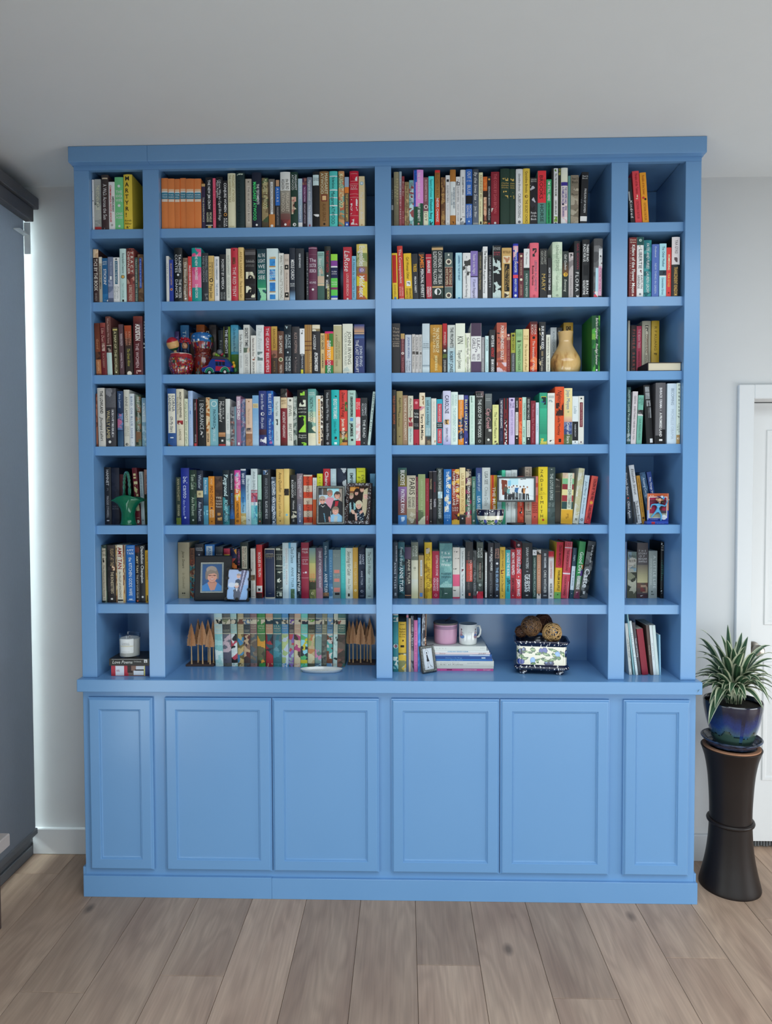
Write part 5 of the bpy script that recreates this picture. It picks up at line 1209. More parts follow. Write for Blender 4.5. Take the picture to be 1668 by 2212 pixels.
add_row(3, 'R', 1160, 660, S4, YF, """
955 1000 865|2a4a48|~2a4a48,3a5a54,1c3838 0 .7|~3a6a88,8a9aa0,2a4a48 .72 .95|CELESTE NG >.05 .26 c8d8d0 .5 .4|!Little Fires Everywhere >.3 .92 c8d8d0 .5 .5 i
988 1048 912 24|c8c0c4|CELESTE NG >.08 .24 5a5458 .5 .36|!EVERYTHING I NEVER TOLD YOU >.28 .92 5a5458 .5 .34
1054 1122 952 24|6aa898|CELESTE/NG >.05 .2 3a6a5c|~2a2a2c,c8c8c8,5a5a5c .3 .42|!OUR MISSING HEARTS >.48 .92 3a7060 .5 .36
1150 1232 845 -34|121316|~7a7e82,8a8e92 .03 .24 .2 .85|#121316 .12 .13 .2 .85|~6a6e72,8a8e92 .26 .36 .3 .9|~6a6e72,7a7e82 .38 .56 .5 .95|#121316 .3 .6 .55 .7|#c8ccd0 .91 .98 .5 .95|@black back cover with lit window squares
1257 1362 820|5a585c|~141518,141518 .76 1 .4 1|~141518,141518 .86 1 0 .4|BARACK OBAMA >.08 .42 dcdce0 .5 .24 b|#dcdce0 .445 .45 .4 .6|!A PROMISED LAND >.49 .88 e4e4e4 .5 .24 b|#d8d8d8 .92 .95 .35 .7
1380 1478 827|c8d8e5|!BECOMING >.08 .36 7a8ca0 .55 .3|MICHELLE OBAMA >.42 .92 a8b8c8 .55 .3
1480 1530 822|d0dcd0|!Leadership >.02 .6 1c3a34 .7 .6 i|#a88858 .85 1|o e0e0d8 .91 .3|LISTEN/ING >.66 .82 3a4a44
""")
add_row(4, 'L', 180, 980, S4, .102, """
220 295 145|26282e|HAMNET >.04 .32 dcdcdc .5 .4|~6a6c70,26282e .36 .44 .4 .6|MAGGIE O'FARRELL >.5 .88 b0b0b4 .5 .34|#c8c8cc .92 .94 .3 .7
300 384 150|1c2030|~1c2030,242838 0 1|VERY/BONE=.66 .74 6a6c78
388 440 220|321c20|/4a2024 2a1a1c 0 1
562 612 152 -48|6a1c28|#d8d098 .1 .14 .2 .75|#d8d098 .16 .19 .2 .75|~c8c890,6a1c28,d8d0a0,6a1c28 .24 .5 .2 .95|#d0d0a0 .66 .76 .3 .95|PARADISE >.24 .48 d8d0a0 .5 .2|#d8c8b0 .88 .885 .2 .8|~d8d8c8,6a1c28 .92 .98 .3 .8|@with cream flower patterns behind the glass basket
618 655 192 -28|b8ccd0|!NAMESAKE OF A RIVER >.03 .46 3a5a7a .5 .5|o 3a4a50 .92 .16
657 702 168 -14|a88070|DELIA OWENS >.1 .5 4a2c24 .5 .4|~2a3a28,1c2a1c .45 1
""")
add_row(4, 'M', 180, 980, S4, .105, """
983 1036 250|2c3a30|/3a4438 2a3428 0 .84|~4a5a28,6a7a30 .86 1|ANN PATCHETT >.03 .5 b8ac84 .5 .4|!STATE OF WONDER >.58 .82 c8c098 .5 .4
1036 1124 152|1f2f8a|!bel canto >.15 .54 d0d8ec .55 .5|Ann Patchett >.56 .84 a8b4e0 .4 .3 i|o c8d0ec .88 .12|#a8c0f0 .0 1 .55 .57
1127 1202 172|24382c|!Tom Lake >.08 .36 c0d0b8 .5 .5|Ann Patchett >.5 .84 b8c8b0 .5 .4|~24382c,3a5a44,1c2c24 0 1 .7 1|o b8c4b4 .92 .14
1204 1270 178|20283a|Whistler >.08 .34 b8c4d4 .5 .5|#c8b88c .375 .5|o 6a5c40 .437 .2|Ann Patchett >.58 .94 c0c8d8 .5 .5
1274 1324 253|4a8aa8|/5a9ab4 4a88a8 0 .35|/3a6a88 1c3a4c .36 .6|/4a8aa0 5aa0b8 .6 1|Ann Patchett >.05 .36 dce8ec .5 .44|~8ac0cc,4a8aa0 .7 .8
1329 1392 240|d88828|PICOULT >.05 .18 f0d8a8 .5 .3|!MAD HONEY >.2 .62 6a2c14 .5 .5|o 4a3444 .66 .16|JENNIFER/BOYLAN >.7 .86 f4e0b8|o 8a4c18 .94 .12
1398 1476 240|4a3830|~4a3830,3a2c28,5a463c 0 .5|#d0c8b8 .43 .44 .1 .8|The/Overstory/Richard/Powers=.42 .66 d8d0c4|~c08848,4a3830,e0b070 .76 .92 .3 .9|@dark brown with a small painted flame
1478 1550 175|1a2830|!Playground >.08 .48 d8f0f4 .5 .54 b|~2a6a78,1a2830,3a8a90 .5 1|RICHARD POWERS >.55 .95 a8dce0 .5 .44 b
1552 1606 178|1c2230|!Bewilderment >.06 .36 d0d4dc .5 .4|RICHARD POWERS >.42 .84 5a8ac8 .5 .4|/1c2230 2a6ab0 .7 .9|#3a4450 .9 1
ox 500
28 100 175|d86a90|~e04888,d848a0,4a90c8,e080b0 0 .4|~e8c040,e07038,d86a48 .35 .5|/e09028 d88828 .5 1|!We Are Not Like Them >.04 .56 f0eae4 .52 .48 b|CHRISTINE PRIDE >.58 .88 3a2414 .5 .36 b|o 5a2a14 .94 .2
98 155 162|28406a|#d0d8dc 0 .03|!BAD DIRT >.08 .28 d8e0ec .5 .46 b|/28406a 4a90c8 .3 .6|/6aa8d0 98c0d0 .6 .8|Annie Proulx >.5 .78 1c2c48 .5 .4 i|~d0bc80,c0a868,e0d098 .8 1
154 208 228|c8d8dc|!The Shipping News >.06 .5 6a8088 .5 .4 i|E ANNIE PROULX >.52 .86 a0b4bc .5 .3|~5a6a70,c8d8dc .9 .96 .4 .7
207 276 160|d0dcdc|ANNA QUINDLEN >.05 .44 6a7a80 .5 .36|~b04858,c86878,8a3a50 .42 .6|~3a9aa8,5ab8c0,88d0d0 .66 1|ALTERNATE SIDE >.5 .9 5a8ac0 .55 .3|/b86a78 a8b8c0 .38 .43
280 320 225|4a6a60|/a8ccbc 98c0b0 0 .5|#2a3a38 .5 .75|/4a6a58 2a3430 .75 1|Object Lessons >.06 .44 c8e4d8 .5 .4 i|QUINDLEN >.54 .88 d0d8d0 .5 .4|o d87858 .94 .2
330 414 165|262a30|~4a6a90,262a30,c8d0d8 .02 .1 .1 .7|ANNA QUINDLEN >.16 .54 8a9098 .5 .34|!BLACK AND BLUE >.58 .9 c8ccd0 .5 .28
424 471 248|5a6878|~5a6878,3a4858,8a98a8 0 1|!A LONG WAY DOWN >.08 .9 dce0e4 .5 .56 b|o c8d0d8 .95 .24
476 556 163|e0b868|Anna Quindlen >.06 .42 5a4420 .55 .36 i|Every Last One >.46 .86 6a5028 .5 .3 i|o 8a6830 .94 .1
558 614 160|f0d080|o 2a2420 .415 .5|o 4a3828 .43 .3|#2a2420 .36 .48 .05 .95|o 8ac0d0 .83 .22|/f0d488 e8c870 .5 .8|@pale yellow with a dark portrait medallion
628 692 225|202224|MARILYNNE >.14 .42 a8a8a8 .75 .24|ROBINSON >.1 .46 e0e0dc .32 .36|Home >.52 .7 d0d0cc .5 .36|~d8d0b8,202224,c8c0a8 .74 .88 .1 .95|#8a8a88 .9 .95 .3 .6
695 757 212|8a7a80|!THE DAUGHTERS OF >.04 .46 e4dce0 .6 .36|YALTA >.1 .3 d8d0d4 .28 .3|/7a7078 5a6a88 .5 1|CASEY GRACE >.6 .92 d8dce4 .5 .34|o e0e4e8 .94 .16
765 858 225|d84828|#d8c8b0 0 .03|#d8c0a8 .215 .345|#d8c0a8 .47 .6|#d8c0a8 .73 .855|#d8c0a8 .97 1|!INTERMEZZO >.03 .44 5a1a14 .5 .3|SALLY ROONEY >.52 .95 3a1410 .5 .3|@with wide orange and cream stripes
864 906 255|dcdcd8|#e86830 .47 1|MACK >.06 .3 9a9c98 .5 .3
909 968 212|d8d830|RICHARD >.06 .5 8a8c30 .5 .3
975 1048 160|c83038|!Chances Are >.05 .6 f0e4e4 .5 .46 b
1052 1112 160|c0d5dc|NOBODY >.1 .6 d8ece8 .5 .46
1120 1220 155|1c2438|~1c2438,1c2438,c8d0d4,2a3448 0 .6|~1c2438,3a4a58 .6 1
1230 1318 157|b8d0d0|!EMPIRE FALLS >.08 .5 1c3034 .5 .36 b
1327 1420 152|dcdc30|#2a2a18 .06 .065 .2 .8|EVERYBODY'S/FOOL >.12 .6 5a5a18
1470 1525 212|2a3a44|/6a9cb8 4a80a0 0 .25|/38566a 2a3a44 .25 .5|ENGAGED/SEAN >.5 .8 5a6a70
""")
add_row(4, 'N', 830, 980, S4, .095, """
147 240 150|6a6030|/2a5a58 6a6030 0 .2|/6a6030 7a6a2c .2 .33|!BUCKEYE >.04 .31 e4e0d8 .52 .44 b|/8a6aa0 7a4a58 .335 .6|/7a4a50 7a4a3c .6 .835|PATRICK RYAN >.38 .8 e0dce0 .52 .4 b|#4a80b8 .84 1|~4a80b8,c8dcec .87 .96 .35 .75
242 336 232|c0b8a0|!PARIS >.04 .4 1f1c18 .58 .6|EDWARD/RUTHERFURD >.44 .66 3a342c|~c0b8a0,a89c80,6a5c48,8a7c64 .68 1|#6a5c48 .02 .025
336 360 245|6a2a38|HOUSE OF THE LITTLE WIND >.1 .75 b07888 .5 .5
361 436 218|8a9a68|LIBERTY STREET THE SKY >.1 .76 b8c498 .5 .22|~3a4a34,8a9a68,c8c8a8,5a6a48 .72 1
437 476 262|8a1828|THE LAST OF THE LIONS >.1 .5 c06070 .5 .34|ROSE >.82 .92 d8a8b0 .5 .3
478 512 188|241e20|#8a8484 0 .01|TRUE STORIES >.14 .34 c0a880 .5 .5|!THE TROUPE >.52 .72 e0d8d0 .5 .5|o c8c0b8 .95 .14
516 556 185|26242c|#8a8890 0 .01|ALMA ROSE >.2 .4 8a2838 .5 .4|THESPIS >.52 .68 d8d4dc .5 .5
556 624 153|2e3634|~2e3634,3a4442,222a28 0 1|~a8c4cc,c8dce0,5a6c70 .42 .54 .2 .9|LINCOLN IN THE BARDO >.02 .42 d0d8d4 .5 .42|GEORGE SAUNDERS >.54 .9 d0d8d4 .5 .42|@grey green with a pale ghostly cloud
632 713 165|1f6ab0|~1f6ab0,1f6ab0,d8ccb0,2a78bc .14 .8 .1 .9|!THE ISLAND OF SEA WOMEN >.04 .78 e4ecf4 .5 .36 b|LISA/SEE=.82 .9 a0d0ec|o d0e0ec .93 .06
716 798 165|7a2a20|~c88828,7a2a20,a84028,e0b048 0 .68|~e0b040,7a2a20,2a1410 .8 1|!THE TEA GIRL/HUMMINGBIRD LANE >.04 .66 f0e8dc|LISA/SEE=.68 .77 f0e8dc
800 860 148|e0cc98|/e8d8a8 e0c080 0 .78|~2a2a2a,e0b878 .76 .84|#2a2a2c .82 1|LISA SEE >.1 .32 9a7848 .5 .46|!PEONY IN LOVE >.35 .78 b07c40 .5 .46|o c8c8c8 .9 .14
864 926 163|2a2428|~c8b898,6a3c50,2a2428,8a7a68 0 .3|~2a2428,8a3050,2a2428,4a6a54 .3 1|LISA/SEE=.03 .13 e4d8c8|!LADY TAN'S CIRCLE OF WOMEN >.17 .88 e8e4dc .5 .42 b|~4a7a5a,c87868 .84 1
931 970 243|4a7868|NEED TO MAKE YOU WELL >.1 .78 c8e0d4 .5 .4|o c87a78 .06 .12|o e8e0dc .93 .28
972 1036 150|2a6a8a|/3a4478 34608a 0 .4|/2f6f98 2a7aa0 .4 1|!DREAMS OF JOY >.1 .42 c8dcec .5 .36|LISA SEE >.5 .74 e0ecf4 .5 .46
1038 1124 148|c8d0d0|/d0d4d0 bcc8cc 0 1|LISA SEE >.07 .3 4a5254 .5 .4|!China Dolls >.34 .68 8a9090 .5 .4
1126 1196 228|d07820|#c83828 0 1 .2 .48|#9a8828 0 1 .7 1|#c89828 0 1 .52 .7|!THE MURALIST >.24 .98 f0e4d0 .55 .44 b
1200 1246 232|a8ccdc|/c0dce4 88b4cc 0 1
1248 1284 175|48c098|/58d0a8 389878 0 1
1287 1346 177|d0dcdc|THE LEMON >.05 .3 b0c0c0 .5 .3|Celtic >.55 .76 5a6a6c .4 .4
1348 1409 172|d5dcda|DEEPER >.05 .3 9aa8a8 .5 .3|!HOW IT TURNED >.5 .72 3a4a50 .6 .36
1415 1480 240|c84830|~c84830,d85838,b83828 0 1|~1c1a1c,d8d0c0,c84830 .66 .78 .3 .7|!SWING TIME >.5 .62 f0c8b0 .5 .3
1492 1563 140|a89888|DAMNED/TO >.02 .17 4a4038|POETRY OF THE BODY >.5 .75 a83c38 .5 .24|SLOANE/SMITH=.76 .85 22201e|@beige with a doubled black surname
1565 1630 240|c85040|~d88078,c85040 0 .5|SMITH/WHITE/TEETH/ZADIE/SMITH=.54 .78 4a1814 .5 .8|o 2a1010 .85 .1|@coral with stacked dark words
ox 1160
15 112 140|e8cc28|Z A D I E^.04 .43 22200e|S M I T H^.5 .9 22200e|ON/BEAUTY=.44 .49 8a7a18|#c83828 .91 .945 .4 .64|@bright yellow with widely spaced black capitals
113 193 145|3a4a48|#c8d0cc .03 .04 .4 .6|!THE LOTUS EATERS >.11 .58 c8d4d0 .5 .4|TATJANA/SOLI >.62 .7 98a8a4|~3a4a48,5a6a70,4a5a58 .72 1
194 252 265|2a2620|~8a847a,2a2620 0 .08|O/HENRY=.13 .19 8a8478|#6a6454 .28 .29|/322e26 4a443a .5 .95|@small antique volume with a chipped pale head
250 375 207 22|e0d090|~d8c0a8,c8b098 0 .1|#7ab888 .11 .22|#8a2a34 .22 .325|#e0d498 .325 .44|#9a3038 .44 .56|#2a4a48 .565 .71|#e0a830 .725 1|#d4dcc8 0 .71 .46 .86|The Short Novels of >.03 .3 7a8a78 .72 .14|JOHN STEINBECK >.32 .69 3a4a44 .66 .26|~b88420,e0a830 .8 .9 .4 .65|@with broad green maroon and yellow bands
378 440 158 68|d0d0c0|~d0d0c0,c8c4a0,d8d8cc 0 1|!OF OTHER WHISPERS >.2 .84 c0b484 .5 .44|#8a8c80 .9 .94 .3 .7|CAMPBELL >.04 .16 a8a064 .7 .2
445 497 232 64|c0d4e0|!Just Mercy >.13 .42 3a5a70 .5 .4 i|Bryan Stevenson >.46 .8 6a8498 .5 .34 i|o 1c2a34 .92 .26|o d8e4e8 .92 .14
499 566 243 84|c83840|/d85a50 c83840 0 1|#d86048 0 1 .1 .25|!COUSIN BY THE FIRE >.06 .5 3a1014 .6 .4 b|o e0a040 .56 .26 .6|DUANE STEWART >.62 .9 3a1014 .55 .4 b|o e0b060 .94 .06
""")
add_row(4, 'R', 1160, 980, S4, .082, """
965 1020 140 -60|1f2c38|Elizabeth Strout >.1 .5 c8ccd4 .5 .44 i|o c84038 .55 .14|!Olive Again >.6 .9 c8ccd4 .5 .44 i
1056 1112 125 -84|c0c4c8|Elizabeth Strout >.06 .5 1f2024 .55 .46 i|#3a3c40 .62 .98 0 .25|The Burgess Boys >.6 .93 1f2024 .55 .46 i
1118 1154 235 -64|a87a28|KEEP REAL TEETH AND A KING >.06 .76 6a4a14 .5 .4|o 4a2c14 .88 .34
1185 1246 203 -98|2a4a6a|~2a4a6a,3a5a78,24405c 0 1|Amazing Courage >.1 .5 b8c8dc .5 .4 i
1252 1300 197 -90|203a78|!The Things We Never >.1 .6 d8dcec .5 .4
""")
add_row(5, 'L', 180, 980, S4, .056, """
165 248 970|3a4a42|~3a4a42,5a6a5c,24302c 0 1|#b8ae98 .055 .965 .1 .86|AMY/TAN=.07 .2 4a4034|~2a2218,b8ae98 .23 .3 .2 .6|!The Hundred Secret Senses >.34 .9 4a4034 .5 .3 i|#7a7060 .93 .94 .3 .7
258 339 970|2c2622|~2c2622,3a3230,241e1c 0 1|FLIGHT AT THE >.06 .36 b8a078 .62 .4|~d8b898,5a3a2c .36 .44 .6 .95|!THE BONESETTER'S >.46 .84 d8c8a8 .62 .34|#d8d0c4 .92 .95 .4 .7
345 441 968|d8d0bc|~8a5a34,d8c090,6a3c24,c8a060 0 1 0 .18|~8a5a34,d8c090,6a3c24,c8a060 0 1 .82 1|AMY TAN >.04 .42 8a2028 .5 .4 b|!the VALLEY of AMAZEMENT >.46 .92 6a6450 .5 .24|#2a2620 .945 .97 .2 .8
456 549 970|1f6ab8|#d8e4ec .03 .034 .1 .9|AMY/TAN=.06 .17 e4ecf0|!the KITCHEN GODS WIFE >.21 .88 e4ecf0 .5 .36|#c8d8e8 .93 .95 .3 .7|#d8e4ec .955 .96 .1 .9
551 598 975|1c1618|~5a2a24,1c1618 0 .12|AMY TAN >.18 .48 d8c8a0 .5 .42 b|!THE JOY LUCK CLUB >.51 .92 d0c8b8 .5 .38|o d86848 .97 .2
600 656 970|282a2e|!Dandelion Champion >.02 .66 e8e8e4 .5 .5 b|o d8d8d8 .9 .2
658 700 1025|d8a830|!COLOR CONFIDENCE >.04 .56 6a4c10 .5 .44|#3a2c10 .86 .97 .3 .6
""")
add_row(5, 'M', 180, 980, S4, .178, """
1005 1125 940|b8aa88|Jane Smart >.16 .46 4a4434 .5 .2 i|!In Goodwill >.54 .82 8a8064 .5 .2 i|o 4a4434 .91 .07 .4|o 4a4434 .91 .07 .56|#8a8064 .95 .955 .35 .65
1131 1182 1000|7a5a48|~a88a6a,6a4878,4a8a88,7a5038,8a4a34 0 1|!THE LITTLE PEOPLE MEMBERS >.03 .86 2c201c .5 .44 b
1186 1278 957|26262c|ANOR/TOWLES=.06 .13 e0e0e0|o d8d8d8 .2 .08|#3a3a44 .15 .9 .25 .75|@black spine with two stacked white words
1290 1394 962|1f70b8|#d4e0e4 .03 .9 .15 .8|AMOR >.06 .3 2a78b8 .5 .3|TOWLES >.4 .8 2a78b8 .5 .3|@bright blue with a cut-cornered white label
1402 1482 985|3a3c40|RULES/OF/CIVILITY=.13 .28 a8a8a8|#5a5c5e .1 .11
1490 1556 1005|b8384a|~c03a50,b83040 .0 .12 .05 .95|~6a8a3a,d8c040,7a9a40 .12 .36 .05 .95|~2a3a58,c87828,3a2838 .4 1
1560 1630 1003|20284a|~e09838,20284a,28305a .0 .3 .05 .95|~101014,e0a848,101014,d87838,2a4878,b04848 .2 .5|#101014 .5 1
1634 1660 1010|5a3a50|~8a4a68,5a3a50,3a2c48 0 .5|~101014,a84858,101014 .3 .6
ox 500
95 180 940|1c2c28|#cfc8b0 .07 .47 .2 .86|!FINDING THE BLUE FLOWER >.09 .45 2a2824 .66 .22|PENELOPE ARMS >.09 .45 7a3c34 .38 .2
205 254 1005|d0ccc0|!MINOR WORKS >.06 .46 b0aa9c .5 .34|~5a4a38,8a7458 .53 .64 .05 .95|Curtis Sitt >.7 .86 8a8478 .5 .28|#5a5448 .96 .965 .1 .9
265 326 965|c02828|#e0dcd4 .765 .885|~2a2426,e0dcd4 .79 .86 .3 .7|#3a2420 .9 1|!ROGUES IN TRUTH >.14 .6 f0d8d0 .55 .42 b
354 463 1005|1a2848|#d8d0b8 0 .02|#d8d0b8 .98 1|#d8d0b8 0 1 0 .05|#d8d0b8 0 1 .95 1|#d8d0b8 .1 .105 .15 .85|Mark Twain/Huckleberry/Finn=.11 .2 c0a860|#8a8468 .9 .905 .35 .65|@navy with a thin cream border
472 541 985|1e2a28|~c8ccb8,1e2a28 .03 .07|#c8ccb8 .15 .155|THE/MILLIONAIRE/STORIES=.17 .26 c8ccb8|~c8ccb8,1e2a28 .36 .38|#c8ccb8 .43 .435|~c8ccb8,1e2a28 .48 .51|~e0e0d0,1e2a28,e0e0d0 .55 .74 .2 .8|~c8ccb8,1e2a28 .78 .81|#c8ccb8 .86 .865|~c8ccb8,1e2a28 .88 .96 .1 .9|@dark green with white engraved ornaments
542 606 945|d0e0e0|!DIGGING TO AMERICA >.1 .76 c0a0a0 .68 .28|ANNE TYLER >.24 .66 8ac0d0 .3 .28
607 690 945|b8dcec|/c0e0ee a8d0e4 0 1|#68b0d0 0 .1 0 .3|!Clock Dance >.07 .36 3a5a68 .5 .4 i|ANNE TYLER >.44 .8 4a6874 .5 .3|~5a7a5a,8aa080,4a6a4c .83 1 .25 .75
691 738 1003|1c2a34|~1c2a34,3a5058,16202a 0 1|THREE DAYS IN JUNE >.08 .48 d8e0e4 .55 .34 b|ANNE TYLER >.5 .86 f0f0ec .5 .54 b
740 821 942|981c38|ANNE/TYLER=.09 .2 e8d8d8|#c88898 .26 .265|LADDER/OF/YEARS=.29 .4 e0c8cc|~e0d0d4,981c38 .52 .55 .25 .75|#d8a8b4 .63 .635|@crimson jacket with wide-set white lines
824 894 1000|8a9a60|/7a9aa0 a8b070 0 .3|/c8c078 c8a060 .3 .6|/6a7044 5a5a38 .64 1|ANNE/TYLER >.5 .68 d88858|~6a7044,8a8a50,3a3c28 .66 1|o d8d0a0 .9 .2
897 969 998|6a5a68|/5a4a5c 8a6a78 0 .8|/a87888 b88090 .8 1|!DINNER AT THE HOMESICK RESTAURANT >.06 .8 e8e0e4 .6 .34
972 1032 937|2a5068|/2a4a5c 2a5878 0 .8|!Earthly Possessions >.07 .52 c8d8dc .5 .34|ANNE TYLER >.56 .9 e0e4e4 .5 .5|~8a6a4c,a88058 .9 .97|#1c2a30 .96 1
1033 1074 1018|4a80a8|/5a90b4 3a6a90 0 .7|~8ab4d0,4a80a8 .75 1|CELESTIAL >.1 .7 a8ccdc .5 .36
1076 1158 1020|7a8a88|#d88878 .41 .48 .15 .85|#d88878 .59 .66 .15 .85|#d88878 .78 .87 .1 .9|Anne/Tyler=.08 .14 c0ccc8|Breath/ing=.5 .57 c0ccc8|#2a2c2c .885 .93 .25 .85
1160 1210 998|50c8c0|/5ad0c8 40b0aa 0 1|SAINT OF BREAD >.1 .7 68dcd4 .5 .34
1211 1286 1000|dce0d0|!Searching for Caleb >.06 .54 4a5044 .5 .46 i|Anne Tyler >.6 .82 8a9080 .5 .34 i|#3a3c34 .9 .96 .3 .6
1288 1342 995|dca840|ANNE TYLER NOVELS >.28 .74 f0d8a0 .5 .5|o f0e4b8 .84 .24|o e8c878 .84 .14
1349 1416 990|1c2438|~1c2438,2a3448 0 1|!SAINT/MAYBE >.14 .34 dce0ec|ANNE TYLER >.46 .74 c8ccd8 .5 .3|o c8ccd8 .86 .2|o 1c2438 .86 .12|#b8bcc8 .95 .955 .2 .8
1424 1502 1003|c8dcd4|!The Clock Winder >.06 .52 3a4a44 .5 .42 i|Anne Tyler >.58 .82 8a9c94 .5 .34 i|#2a3430 .95 .96 .25 .7
""")
